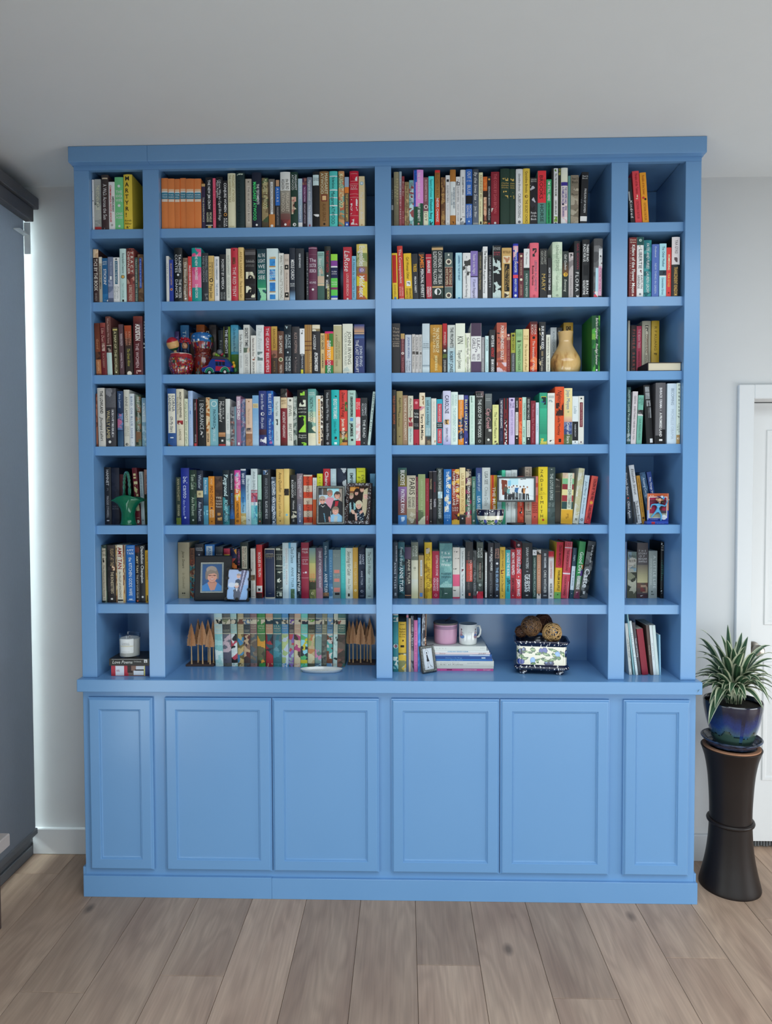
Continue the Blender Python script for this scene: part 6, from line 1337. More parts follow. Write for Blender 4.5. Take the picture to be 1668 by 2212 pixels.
add_row(5, 'N', 830, 980, S4, .178, """
86 144 940|3a4650|!BACK WHEN WE WERE >.06 .34 d0d4d8 .7 .26|ANNE TYLER >.36 .84 d8dce0 .42 .4|~a8b0b4,3a4650 .9 .97 .3 .7
148 218 938|1f4048|~1f4048,2a5a60,3a6a70,183438 0 1|!French Braid >.08 .42 d0e4e0 .5 .44 i|ANNE TYLER >.44 .88 e8eee8 .5 .5 b
219 286 990|2c2628|#5a4a60 0 .23|ANNE TYLER >.24 .72 d8d0b8 .66 .36|!Patchwork Planet >.28 .74 8a8078 .3 .26|#a87858 .93 .95
288 360 938|d8d4b8|#7a8070 0 .32|ANNE/TYLER >.06 .26 d8dccc|o a8a48c .46 .2|#8a8878 .5 .505 .4 .65|/d8d8c8 d8d09c .66 1|@cream with an olive top third
366 421 1078|a88850|/a89060 b89868 0 1|#d8dcd8 .11 .48 .3 .7|THE BEGINNER >.13 .46 6a7a84 .5 .24|Anne >.54 .76 6a5a34 .5 .24|#5a8ac8 .87 .96 .2 .75
428 506 940|d0a828|/e0bc38 d8b030 0 .1|~3a2c20,8a7a5c,c8b8a0 .1 .2 .2 .7|~c89c20,d8b030,a88018 .2 1|!THE ILLUMINATOR >.2 .8 7a5c18 .5 .5
511 585 1033|a81c3c|!CUTTING FOR STONE >.08 .52 e8d0d4 .66 .3|ABRAHAM/VERGHESE >.56 .84 dcc0c8|o d89098 .93 .2|o a81c3c .93 .12
588 722 950|6a9a98|~6a9a98,7aaaa4,5a8a8c,8ab8b0 0 .8|~3a5a50,4a6a5c,2a4a44 .8 1|!The/Covenant/of/Water=.14 .42 e4ece8|Abraham/Verghese=.52 .63 24464a|OF CUTTING/FOR STONE=.74 .79 d8e8e4|~e0ece8,3a5a50 .9 .95 .4 .6
727 801 993|d8d0c4|~2a2624,d8d0c4 .08 .1 .1 .9|~2a2624,d8d0c4 .21 .23 .1 .9|~2a2624,d8d0c4 .41 .43 .1 .9|#e06080 .53 .76|~2a2624,d8d0c4 .83 .85 .1 .9|#c04058 .97 1|@cream with one pink block
806 858 998|d8dcd8|!Talk Before Sleep >.06 .38 6a7070 .5 .3|~6a2a34,d8dcd8 .42 .48 .3 .7|The Year of Pleasures >.52 .88 6a7070 .5 .3|o 3a5a5a .93 .12
863 940 935|2a2a2c|#c84838 .35 .7 .1 .95|~2a2a2c,8a3c34 .32 .38 .1 .9|!THE EMPEROR OF GLADNESS >.16 .84 8a7a74 .4 .24|OCEAN VUONG >.32 .68 e8c8c0 .72 .26|#c86048 .9 .95 .4 .7
942 978 1028|3c4040|~3c4040,5a5c5c 0 1|THE GARDEN >.4 .86 a8a8a8 .5 .36|#6a2a38 .94 1
981 1050 938|3a403c|~5a625a,3a403c,4a524c 0 1|ALICE/WALKER >.1 .28 e0e4dc|#2a201e .35 .66 .3 .75|!POSSESSING THE SECRET >.37 .64 c8b8a8 .5 .24|o b8c0b8 .76 .2|~c83048,e8dcdc,b82838 .875 1
1062 1096 1038|1c1c1e|#dcdcd8 .02 .98 .25 .8|THE COLOR PURPLE >.3 .9 8a8a88 .5 .36
1102 1160 945|28282c|/3a3a40 28282c 0 .5|~8a8c90,28282c .24 .34 .2 .5|!HALF BROKE HORSES >.08 .5 e0e0dc .6 .34 b|JEANNETTE WALLS >.54 .9 8a8a8c .5 .3|o c8c8c8 .94 .1
1168 1225 945|20242e|#3a3c40 0 1 .85 1|JEANNETTE/WALLS >.1 .28 e0a890|o d8d8dc .37 .22|!THE SILVER STAR >.44 .86 a8ccec .5 .44|o c0d0e0 .95 .12
1227 1283 990|d8b040|JESMYN WARD >.06 .42 4a3c18 .5 .4|~7a2c1c,d8b040 .44 .52 .2 .8|Let Us Descend >.54 .86 3a3014 .5 .44 i|o 6a5420 .95 .1
1286 1338 1020|30a8b0|!SALVAGE THE BONES >.06 .54 e0f4f4 .55 .54 b|JESMYN WARD >.58 .86 0c4448 .5 .46 b|~1c5a60,30a8b0 .58 .7 .7 1
1339 1391 1015|a82838|!MEN WE REAPED >.06 .52 f0e0e0 .55 .54 b|JESMYN WARD >.58 .88 4a1018 .5 .46 b|o e0c8c8 .94 .1
1393 1456 933|d03840|#3a1c24 0 .11|o d8c8cc .06 .2|!SING UNBURIED SING >.14 .56 d8e4f4 .5 .54 b|~2a1014,d03840 .3 .48 .5 1|o f0e0e0 .615 .1|JESMYN WARD >.66 .96 f0e8e8 .5 .5 b
1462 1569 945|222428|SARAH WATERS >.08 .46 d8dcdc .5 .26|#8a8c90 .5 .52 .4 .6|!THE PAYING/GUESTS >.56 .88 d8dcdc .5 .5|#a8acac .93 .95 .35 .6
1573 1616 1020|24403a|#dcdcdc 0 .11|~3a3a3c,dcdcdc .03 .08 .3 .7|HAMISH DRAWS MCCULLERS >.16 .96 b8ccc0 .5 .42
1618 1662 1018|c08868|~dcd4cc,3a3430,dcd4cc 0 .1|~dcd4cc,3a3430,dcd4cc .9 1|CLOSER TO REMEMBER >.14 .86 e8ccb4 .5 .3
ox 1160
50 126 1030|32343a|!ALL THE COLORS/OF THE DARK >.05 .36 d0d4d8 .5 .3|CHRIS WHITAKER >.4 .88 e4e4e0 .5 .36|#8a8c90 .92 .95 .25 .75
118 182 1035|e0dcd8|~c02838,b82030,d04048 0 .12|/c02838 e0dcd8 .1 .16|COLSON WHITEHEAD >.2 .58 b83040 .5 .36|NICKEL BOYS >.68 .88 2a2426 .5 .36 b|#5a5658 .93 .96 .3 .6
178 252 938 30|e8b828|#c83040 0 .455|CRASH MANIFESTO >.05 .42 4a1018 .55 .34 b|!HARLEM SHUFFLE >.5 .86 4a3408 .55 .34 b|#7ab860 .885 1|o 2a5a24 .93 .1
255 334 935 46|d04858|#f0d8dc .1 .115|#f0d8dc .55 .575|#f0d8dc 0 .45 .78 .84|#f0d8dc .7 1 .8 .86|THE/RAIL=.02 .08 3a1420|!THE UNDERGROUND >.15 .52 6a1a28 .45 .26 b|COLSON WHITEHEAD >.6 .95 6a1a28 .4 .26 b
344 384 1000 42|2c4858|#d0dce4 .36 .83|!Night >.14 .26 c8d4d8 .5 .4 i|ELIE WIESEL >.46 .76 3a5464 .5 .34|o d8e0e4 .9 .1
386 455 935 68|3a9858|/58a868 2a8a48 0 .6|/3a7a50 7a3050 .6 1|~5a3a80,3a9858,c87040 .4 .6 .6 1|!Good Dirt >.18 .56 e8f0e4 .52 .54 b|CHARMAINE/WILKERSON >.6 .84 e4e4dc .5 .5 b|~d0a0a8,7a3050 .88 .96 .3 .7
462 548 935 94|2a2e30|~2a2e30,5a5e60,3a3e40,1c2022,7a7c7c 0 1|Isabel/Wilkerson >.06 .38 e8e8e4 .66 .24|!Caste >.48 .82 f4f4f0 .45 .6 b|#d8d8d4 .88 .93 .3 .55
""")
add_row(5, 'R', 1160, 980, S4, .19, """
938 951 935|b8c4cc|#1f4a98 .0 1 .6 1
962 1055 1040|a8a898|~8aa0a8,c8c0b0,a8a898,7a8a80 0 .42|!When the Sea/Hears Its Hills=.04 .24 3a3a34|PHILIP/CLARKE=.28 .36 3a3a34|~8a8a70,5a5a48,b8b49c,3a3c30 .44 1
1062 1176 945|5a5250|/6a605c 5a5452 0 .4|/7a7060 c8bc8c .4 .72|~6a4a3c,a88a70,5a4a40 .72 .9|~7a3c38,5a4a40 .8 .88 .3 .8|#4a3438 .92 1|!THE/STORY/OF/EDGAR/SAWTELLE=.12 .36 dcd8d4|~c8c0b8,4a3438 .945 .965 .3 .7
1184 1274 1030|a0a8a0|!A LITTLE LIFE >.1 .8 e4e8e0 .68 .3|HANYA YANAGIHARA >.16 .72 d8dcd4 .28 .2|o 5a625a .86 .1 .4|#5a625a .91 .93 .3 .65
1312 1426 935|121417|~121417,121417,121417,c8ccc8 .02 .1 .1 .9|To/Paradise=.08 .16 dcdcd8|HANYA >.36 .64 3a9a90 .74 .3|YANAGIHARA >.22 .8 3a9a88 .36 .34|~c8ccc8,121417,121417,121417 .82 .96 .1 .6|o 5a5c60 .91 .14 .5|o 121417 .91 .11 .5
""")
# the lowest row: a set of illustrated classics, picture books, albums
SERIES = []
def series():
    xs = [(52, 132), (124, 207), (202, 272), (267, 332), (331, 391), (389, 453), (453, 526), (531, 599), (600, 676), (679, 741), (744, 791), (793, 851), (853, 916), (920, 983), (984, 1044), (1045, 1094), (1090, 1146), (1152, 1192), (1190, 1262)]
    pal = [('bcd8d4', '16201e', 'a8d4d0,c4e0dc,88c4c0,dce8e4', 'pale aqua cover art of ice'), ('5a5c58', '8a8c68', '4a4a54,5a5866,6a6a74,c8b0b4', 'grey cloaked figure over pink flowers'),
           ('a8ccc4', '24222a', 'd4dcd8,e0e4e0,24262a,c04858', 'black cat and red wing on white'), ('b8a880', '7a4a3c', '6a5c34,7a6a3c,c8ac70,4a8ab0', 'ochre field under a strip of blue'),
           ('4a5458', '5a7a98', '4a3a38,6a3430,c8a884,8a6a58', 'brown coat over pale legs'), ('8a6a68', '5a6058', '6a5c50,7a6c5c,8a7c68,5a6468', 'dusky brown woodland'),
           ('3a8a44', '4a8a48', '4a4838,6a6448,d89838,5a7a4c', 'green and dark twisted trees'), ('c89878', '1f3c44', '8a2430,a83038,2a2c38,2a5860', 'dark red banner'),
           ('3a7a80', '2a4450', '4a8a94,3a7078,5a6c74,6a98a0', 'teal waves'), ('4a90c0', '5a5a50', 'c0ccd8,c8d4dc,b8c888,a8bc80', 'pale sky over a green meadow'),
           ('6a6464', '7a58a0', '8a70b0,98a898,a8c0c0,c05058', 'violet panel over soft grey leaves'), ('d0ac90', '3a3028', 'dcc8b0,4a3c34,b85078,d8c8a0', 'peach with hanging pink blossom'),
           ('70ccbc', '24283c', '5ab878,d8c838,3a3c40,98d8e4', 'mint frame with a yellow bird'), ('5a5a48', '78b048', 'a8b070,c8b088,d8d0a8,c88858', 'light green with a garden'),
           ('5a7484', '5a5058', 'a8ccd0,6a8478,88a8a0,d890b0', 'aqua thicket with pink buds'), ('8a8a70', '5a5c44', '5a5c54,6a6a60,4a4c48,7a786c', 'olive grey misty trees'),
           ('6a98b8', '7a9ab8', 'd8ccc4,e0d4cc,7a4c38,58a8a0', 'blue with ship rigging'), ('c8ccb8', '3a3c34', 'bcd4cc,c8dcd4,2a3434,a8c4bc', 'pale mint with black branches'),
           ('3a6a60', '8a4a40', '8a6054,5a4840,6a5c50,4a4038', 'russet dusk scene')]
    titles = ['HEIDI', 'JANE/EYRE', 'BLACK/BEAUTY', 'TOM/SAWYER', 'LITTLE/MEN', 'WALDEN/WOODS', 'JUNGLE/TALES', 'TREASURE/ISLE', 'SEA/WOLF', 'PRAIRIE/DAYS', 'LITTLE/WOMEN', 'BLOSSOM/TIME', 'THE/SECRET/GARDEN', 'ANNE OF/THE FARM', 'WATER/TALES', 'WUTHER/ING', 'WHALE/SHIP', 'WHITE/BRANCH', 'LONG/ROAD']
    lines = []
    for k, ((a, b), (top, lab, artc, hint)) in enumerate(zip(xs, pal)):
        lean = ' -18' if k < 3 else ' -6' if k < 6 else ' 10' if k > 13 else ' 4' if k > 9 else ''
        cc = artc.split(',')[0]
        # the three dark letter lines, rules and pictures of every spine of the set
        lines.append('%d %d 40%s|%s|#%s .18 .44|#d8d0b0 .175 .185|~%s,d8ccb0 .2 .28|%s=.29 .37 %s|ILLUSTRATED/LIBRARY=.375 .41 c8c0a0|#d8d0b0 .435 .445|~%s .45 .94|~%s,%s .94 1|@with %s' % (
            a+16 if k < 3 else a, b+10 if k < 3 else b, lean, top, top, lab, titles[k], 'e0d8b8' if sum(lin(lab)) < .6 else '2a2420', artc, cc, top, hint))
    return add_row(6, 'M', 450, 1300, 4.277, .188, '\n'.join(lines))
for _o in series():
    _o['group'] = 'illustrated set between the wooden tree sculptures'
add_row(6, 'N', 830, 1300, S4, .112, """
92 150 130|2a7a80|#d8d8d0 0 .13|~c8c8b8,2a7a80 .02 .12|/2a7a80 3a8a90 .13 .5|o d8d4cc .555 .46|o 8a4a58 .555 .26|~8ac0c0,2a7a80,c8d4c8 .74 .95|@teal annual with a round white badge
152 233 212|d8b030|#6a5a18 .05 .06 .2 .8|The Bold/Stallion/of the/Hills=.12 .32 2a2408|~2a1c10,d8b030 .35 .42 .3 .7|#2a2408 .465 .51 .25 .75|~e0b840,8a8a58,6a6440,c8c4a0 .62 1|@yellow with a small black horse
236 258 130|5a6a80|#d88898 .02 .06
260 283 175|e0c0a0|THE PEACH BOOK >.3 .8 b89070 .5 .4
284 312 150|5a5c64|~5a5c64,8a8c90,3a3c44 0 1|BALLET STORIES >.1 .7 d0d0d4 .5 .4
315 355 195|d878b0|ROMEO AND JULIET >.2 .9 a84880 .5 .34
357 386 170|4a88d0|~4a88d0,68a0dc 0 1
388 408 118 16|c8ccd0|~c8ccd0,8a8c94,5a5c68 0 1|FOR HARRIET >.3 .8 3a3c44 .5 .4
410 424 116 14|6a6c70|~6a6c70,c8ccd0,3a3c40 0 1
426 438 116 12|5a2420|#c8a878 0 1 .7 1|~5a2420,c8a080 .4 .7
""")
add_row(6, 'R', 1160, 1300, S4, .074, """
978 1016 230 -46|c8ccc8|LARGE TALES OF DEER >.3 .66 3a3c3c .5 .3|~c8ccc8,9aa0a0 .2 .9 .7 1|#e0e4e0 .88 .95 .3 .7
1019 1041 128 -72|9ac8cc|/a8d4d4 88b8c0 0 1
1043 1074 205 -72|d8e4e4|!Seven Little Odes >.2 .84 5a8ab8 .5 .5 i
1077 1106 220 -68|4a464c|!Twelve and Counting >.3 .66 dcdce0 .5 .4 b
1116 1182 290 -60|8a1c30|@plain album without any lettering
1206 1233 250 -50|5a4a44|Young Poets >.4 .6 c8b8ac .5 .4
1237 1266 250 -46|e0e8e8|!All of Every Day >.36 .7 8aa8b0 .5 .36
1268 1299 250 -44|d8e8e4
1300 1316 350 -8|90c0d8
""")

# ---------------------------------------------------------------- flat prints: a small painted canvas turned into a grid of coloured cells
class Canvas:
    def __init__(s, nx, ny, col):
        s.nx, s.ny = nx, ny
        s.a = np.empty((ny, nx, 3)); s.a[:] = lin(col)
        s.X, s.Y = np.meshgrid((np.arange(nx)+.5)/nx, (np.arange(ny)+.5)/ny)   # Y runs down
        s.rng = np.random.default_rng(nx*131+ny)

    def put(s, mask, col):
        s.a[mask] = lin(col) if isinstance(col, str) else col; return s

    def ell(s, cx, cy, rx, ry, col, rot=0.0):
        c, q = math.cos(rot), math.sin(rot); dx, dy = s.X-cx, (s.Y-cy)
        u, v = dx*c+dy*q, -dx*q+dy*c
        return s.put((u/rx)**2+(v/ry)**2 < 1, col)

    def rect(s, x0, x1, y0, y1, col):
        return s.put((s.X >= x0) & (s.X < x1) & (s.Y >= y0) & (s.Y < y1), col)

    def poly(s, pts, col):
        m = np.zeros_like(s.X, bool); n = len(pts)
        for i in range(n):
            (x0, y0), (x1, y1) = pts[i], pts[(i+1) % n]
            if abs(y1-y0) < 1e-9:
                continue
            c = ((y0 > s.Y) != (y1 > s.Y)) & (s.X < (x1-x0)*(s.Y-y0)/(y1-y0)+x0); m ^= c
        return s.put(m, col)

    def line(s, x0, y0, x1, y1, w, col, asp=1.0):
        dx, dy = x1-x0, (y1-y0)*asp; L = dx*dx+dy*dy
        t = np.clip(((s.X-x0)*dx+(s.Y-y0)*asp*dy)/L, 0, 1)
        return s.put((s.X-x0-t*dx)**2+((s.Y-y0)*asp-t*dy)**2 < w*w, col)

    def speckle(s, k):
        s.a *= 1+(s.rng.random((s.ny, s.nx, 1))-.5)*k; return s

    def face(s, cx, cy, r, skin, hair, asp=.8, glasses=False, smile=True):
        s.ell(cx, cy-.12*r, r*1.22, r*1.35*asp, hair)
        s.ell(cx, cy+.1*r*asp, r*.92, r*1.15*asp, skin)
        k = lin(skin)
        s.ell(cx, cy-r*.78*asp, r*.95, r*.45*asp, hair)
        for q in (-1, 1):
            s.ell(cx+q*r*.36, cy-.02*r*asp, r*.12, r*.09*asp, '#3a2a26')
            s.ell(cx+q*r*.52, cy+r*.38*asp, r*.2, r*.16*asp, tuple(min(1, x*m) for x, m in zip(k, (1.08, .86, .84))))
        s.ell(cx, cy+r*.26*asp, r*.12, r*.13*asp, tuple(x*.84 for x in k))
        if glasses:
            for q in (-1, 1):
                s.line(cx+q*r*.1, cy-.1*r*asp, cx+q*r*.75, cy-.1*r*asp, r*.06, '#2a2426', 1)
        s.ell(cx, cy+r*.64*asp, r*.36, r*.15*asp, '#a84a48')
        if smile:
            s.ell(cx, cy+r*.60*asp, r*.30, r*.08*asp, '#f0e8e0')
        return s

    def mesh(s, w, h, y=0.0):
        b = MB(); nx, ny = s.nx, s.ny
        xs = np.linspace(-w/2, w/2, nx+1); zs = np.linspace(h, 0, ny+1)
        b.v = [(float(x), y, float(z)) for z in zs for x in xs]
        for j in range(ny):
            for i in range(nx):
                q = j*(nx+1)+i
                b.f.append((q+nx+1, q+nx+2, q+1, q)); b.c.append(tuple(np.clip(s.a[j, i], 0, .9))); b.mi.append(0)
        return b


def lathe_paint(b, prof, n, fn):
    """Lathe whose faces are coloured one by one: fn(angle 0..1 with .75 facing the room, height 0..1)."""
    k = len(b.v)
    for r, z in prof:
        for i in range(n):
            a = 2*math.pi*i/n; b.v.append((r*math.cos(a), r*math.sin(a), z))
    m = len(prof)-1
    for j in range(m):
        for i in range(n):
            i2 = (i+1) % n
            b.face((k+j*n+i, k+j*n+i2, k+(j+1)*n+i2, k+(j+1)*n+i), fn((i+.5)/n, (j+.5)/m))


def smooth_prof(pts, n):
    """Catmull-Rom through (r, z) points."""
    out = []
    P = [pts[0]]+list(pts)+[pts[-1]]
    for i in range(1, len(P)-2):
        for k in range(n):
            t = k/n; p0, p1, p2, p3 = P[i-1], P[i], P[i+1], P[i+2]
            out.append(tuple(.5*((2*p1[d])+(-p0[d]+p2[d])*t+(2*p0[d]-5*p1[d]+4*p2[d]-p3[d])*t*t+(-p0[d]+3*p1[d]-3*p2[d]+p3[d])*t**3) for d in (0, 1)))
    out.append(tuple(pts[-1])); return out


GLAZE = attr_mat('painted_glaze', .16, .6, .03, coat=.4)
LACQ = attr_mat('painted_lacquer', .3, .5, .05)
SILVER = mat('silver_frame', '#a9aca6', .3, metal=.85, noise=.25, scale=220)
PEWTER = mat('dark_pewter', '#4a4845', .35, metal=.9, noise=.3, scale=200)
BLACKP = mat('black_frame', '#1a1b1e', .45)
LEATHER = mat('black_leather', '#16171b', .42, noise=.2, scale=300, bump=.3)
WALNUT = mat('dark_walnut', '#4a3a34', .5, noise=.2, scale=20, stretch=(3, 3, 1))
CEDAR = mat('laser_cut_cedar', '#c48f62', .6, noise=.3, scale=260, bump=.3)
PINE = mat('turned_pale_wood', '#d0a878', .5, noise=.12, scale=80, stretch=(1, 1, .1))
RND = random.Random(11)


def onto(z, y0, px, vtop, Y):
    return None


def scale_at(Y):
    return (Y-CAM[1])/FPX          # metres for one pixel, near enough


# ---------------------------------------------------------------- third shelf: painted pottery, maraca, doll, toy bus
def pottery():
    z0 = SHELF[2][0]; Y = .070; s = scale_at(Y)
    g = .95
    rr = random.Random(5)
    cols = ['#a81c24', '#b8b0a0', '#2a3a6a', '#a86028', '#5a4478', '#90202c', '#1f5a44', '#a08a38', '#301818', '#984860', '#401014', '#7a1018']
    cell = {}

    def folk(a, t):
        if t > .95: return lin('#d8d0c0')
        if t > .80:
            k = ('p', int(a*16))
            if k not in cell: cell[k] = rr.random()
            return lin('#e0dcd4') if (cell[k] < .22 and (a*16) % 1 > .25 and .83 < t < .93) else lin('#981820')
        if t > .70: return lin('#a01820') if t > .73 or (a*40) % 1 > .5 else lin('#201014')
        k = (int(a*64), int(t*26))
        if k not in cell: cell[k] = rr.choice(cols) if (rr.random() < .5) else '#8a141c'
        return lin(cell[k])
    # lower left pot
    x = at(391.5, 780, Y=Y)[0]; r = 26.5*s
    pot = thing('painted_pot', 'round red painted clay pot with tiny folk figures holding the maraca', 'pot', (x, Y, z0+.0003))
    zt = at(391.5, 763, Y=Y-.03)[2]-z0
    pr = [(r*.66, 0), (r*.78, zt*.1), (r*.93, zt*.32), (r, zt*.55), (r*.97, zt*.75), (r*.88, zt*.92), (r*.86, zt)]
    b = MB(); lathe_paint(b, smooth_prof(pr, 6), 72, folk); b.build('body', GLAZE, pot, smooth=True, attr=True)
    b = MB(); b.col = lin('#5a1a18'); b.lathe([(0, .003), (r*.62, .003), (r*.74, zt*.1), (r*.9, zt*.5), (r*.82, zt*.98), (r*.86, zt)], 48); b.build('inside', GLAZE, pot, smooth=True, attr=True)
    # maraca: head by the upright, handle going down into the pot
    c = Vector(at(373.2, 743, Y=.032)); q = Vector((x, Y+.005, z0+.02)); d = (q-c).normalized()
    m = thing('maraca', 'wooden maraca with red, natural and green bands leaning out of a pot', 'maraca', c)
    R = 13.0*s
    prof = [(1e-4, -R*1.12)]+[(R*math.sin(math.pi*i/16), -R*1.12*math.cos(math.pi*i/16)) for i in range(1, 16)]+[(1e-4, R*1.12)]
    # local z runs from handle (-) to crown (+)
    cols2 = [lin('#14442a') if i < 5 else lin('#c89a60') if i < 10 else lin('#a01428') if i < 15 else lin('#c89a60') for i in range(16)]
    b = MB(); b.lathe(prof, 32, cols=cols2)
    M = (-d).to_track_quat('Z', 'Y').to_matrix().to_4x4(); b.xf(M); b.build('head', LACQ, m, smooth=True, attr=True)
    b = MB(); b.tube([d*(R*1.0), d*((q-c).length)], [.006, .0075], 12); b.build('handle', PINE, m, smooth=60)
    # doll of a woman with roses in her hair, her foot in the same pot
    xd = at(398, 740, Y=Y+.005)[0]
    dl = thing('clay_doll', 'small clay woman with a crown of red roses, standing in the painted pot', 'figurine', (xd, Y+.012, z0+.012))
    zz = lambda v: at(398, v, Y=Y+.005)[2]-z0-.012
    b = MB(); b.col = lin('#1c2440'); b.lathe(smooth_prof([(.012, 0), (.013, zz(765)), (.0135, zz(758)), (.010, zz(754)), (.006, zz(752))], 4), 24, caps=True); b.build('dress', LACQ, dl, smooth=50, attr=True)
    zc = zz(746.5)
    b = MB(); b.col = lin('#b88868'); b.ball((0, -.002, zc), .0125, 20, 14, 1.15)
    b.tube([(0, 0, zz(754)), (0, 0, zc-.008)], .005, 12)
    b.ball((0, -.0145, zc-.002), .0022, 8, 6); hd = b.build('head', LACQ, dl, smooth=True, attr=True)
    b = MB(); b.col = lin('#1a1010')
    for sx in (-1, 1): b.ball((sx*.0045, -.0136, zc+.002), .0014, 8, 6)
    b.col = lin('#a02028'); b.ball((0, -.0138, zc-.006), .0022, 8, 6, .5)
    b.build('face', LACQ, hd, smooth=True, attr=True)
    b = MB(); b.col = lin('#2a1812'); b.ball((0, .003, zc+.002), .0135, 16, 10, 1.1); b.build('hair', LACQ, dl, smooth=True, attr=True)
    b = MB()
    for i in range(46):
        a = RND.uniform(0, 2*math.pi); t = RND.random(); rr2 = .021*math.sqrt(1-(t*.85)**2)
        p = Vector((rr2*math.cos(a), rr2*math.sin(a)*.75, zc+.012+t*.020))
        b.col = tuple(q2*RND.uniform(.7, 1.25) for q2 in lin('#b01c34'))
        for k in range(3):
            b.ball(tuple(p+Vector((RND.uniform(-.002, .002), RND.uniform(-.002, .002), RND.uniform(-.002, .002)))), RND.uniform(.0022, .0042), 7, 5, .7)
    o = b.build('roses', LACQ, dl, smooth=True, attr=True); o['kind'] = 'stuff'
    # the tall two-part jar with a painted sky
    Yj = .116; sj = scale_at(Yj); xj = at(438, 770, Y=Yj)[0]
    j = thing('painted_jar', 'tall two-part clay jar with a painted blue sky above a red foot', 'jar', (xj, Yj, z0+.0003))
    Z = lambda v: at(438, v, Y=Yj)[2]-z0
    pj = [(17.5*sj, 0), (19.5*sj, Z(792)), (19.0*sj, Z(776)), (17.6*sj, Z(771)), (18.6*sj, Z(769)), (17.4*sj, Z(766)), (18.5*sj, Z(757)), (21.5*sj, Z(748)), (24.2*sj, Z(737)), (23.6*sj, Z(728)), (19.5*sj, Z(722)), (12*sj, Z(720))]
    c2 = {}; r2 = random.Random(8)

    def sky(a, t):
        da = abs(a-.75)
        if t < .42:
            k = (int(a*60), int(t*30))
            if k not in c2: c2[k] = '#6a1a1a' if r2.random() < .72 else r2.choice(['#8a8478', '#8a5424', '#2c3854', '#6a1c20'])
            return lin(c2[k])
        if t < .56: return lin('#5a1614') if r2.random() < .8 else lin('#8a3a20')
        if t < .70:
            k = (int(a*44), int(t*28))
            if k not in c2: c2[k] = r2.choice(['#8a1c1c', '#8a1c1c', '#2c2e60', '#a8a090', '#985f24', '#1f5038', '#78203c'])
            return lin(c2[k])
        if da > .17+.03*math.sin(t*40): return lin(r2.choice(['#1c3a26', '#24402a', '#5a4a1c', '#142c20']))
        if t > .93 and da < .06: return lin('#a82818')
        if t > .90 and da < .08 and (a*90) % 1 > .4: return lin('#d89030')
        k = (int(a*40), int(t*40))
        if k not in c2: c2[k] = '#e0e4e8' if r2.random() < .14 else r2.choice(['#1f62a0', '#2468a8', '#1c5a98'])
        return lin(c2[k])
    b = MB(); lathe_paint(b, smooth_prof(pj, 5), 80, sky); b.build('body', GLAZE, j, smooth=True, attr=True)
    b = MB(); b.col = lin('#7a1c18'); rr3 = 17.8*sj; b.tube([(rr3*math.cos(2*math.pi*i/32), rr3*math.sin(2*math.pi*i/32), Z(768)) for i in range(32)], .0028, 8, closed=True); b.build('ring', GLAZE, j, smooth=True, attr=True)
    b = MB(); b.col = lin('#c8c4bc')
    b.tube([(.018, -.004, Z(721)), (.019, -.004, Z(716.5)), (.027, -.004, Z(716.5)), (.028, -.004, Z(720))], .0012, 6); b.build('handle', GLAZE, j, attr=True)
    # toy bus
    Yb = .052; sb = scale_at(Yb); zb = z0+.0004
    xc = at(470, 795, Y=Yb)[0]
    bus = thing('toy_bus', 'blue painted clay toy bus with green mudguards and fruit on its roof', 'toy', (xc, Yb, zb), (0, 0, math.radians(-12)))
    u = sb
    P = lambda px, v: ((px-470)*u, at(470, v, Y=Yb)[2]-z0)
    body = [P(437, 800), P(438, 795), P(446, 792), P(453, 789), P(458, 780), P(463, 776), P(494, 779), P(500, 786), P(504, 796), P(504, 804), P(440, 804)]
    b = MB(); b.col = lin('#1c3a8a'); b.prism(body, -.018, .018); b.build('body', LACQ, bus, attr=True)
    b = MB(); b.col = lin('#3a3440'); b.prism([P(461, 776.5), P(466, 772), P(488, 773), P(494, 779.5)], -.0205, .0205); b.build('roof', LACQ, bus, attr=True)
    b = MB(); b.col = lin('#b02040')
    b.prism([P(471, 793), P(475, 793), P(504, 797), P(504, 804), P(470, 803)], -.0195, -.0181); b.prism([P(470, 779.2), P(492, 782), P(492, 784.5), P(469, 782)], -.0195, -.0181); b.prism([P(437, 795.5), P(446, 791.5), P(455, 790), P(446, 794)], -.0192, -.0181)
    o = b.build('red_panel', LACQ, bus, attr=True); o['label'] = 'crimson side panels and stripe'; o['kind'] = 'stuff'
    b = MB(); b.col = lin('#101830')
    for a, c in ((470.5, 476), (478, 484), (486, 492)):
        b.prism([P(a, 784), P(c, 784.5), P(c, 792), P(a, 791.5)], -.0188, -.0181)
    b.build('windows', LACQ, bus, attr=True)['kind'] = 'stuff'
    for cx_ in (456.5, 492.5):
        b = MB(); b.col = lin('#187a5c')
        arc = [P(cx_+10.5*math.cos(t), 806-10.5*math.sin(t)) for t in [math.pi*i/12 for i in range(13)]]
        inn = [P(cx_+6*math.cos(t), 807-6*math.sin(t)) for t in [math.pi*i/12 for i in range(12, -1, -1)]]
        b.prism(arc+inn, -.0225, -.0125); b.build('mudguard', LACQ, bus, attr=True)
        b = MB(); b.col = lin('#c8ccd0'); edge = [P(cx_+10.7*math.cos(t), 806-10.7*math.sin(t)) for t in [math.pi*i/12 for i in range(13)]]
        b.tube([(x_, -.0226, z_) for x_, z_ in edge], .0006, 5); b.build('trim', LACQ, bus, attr=True)
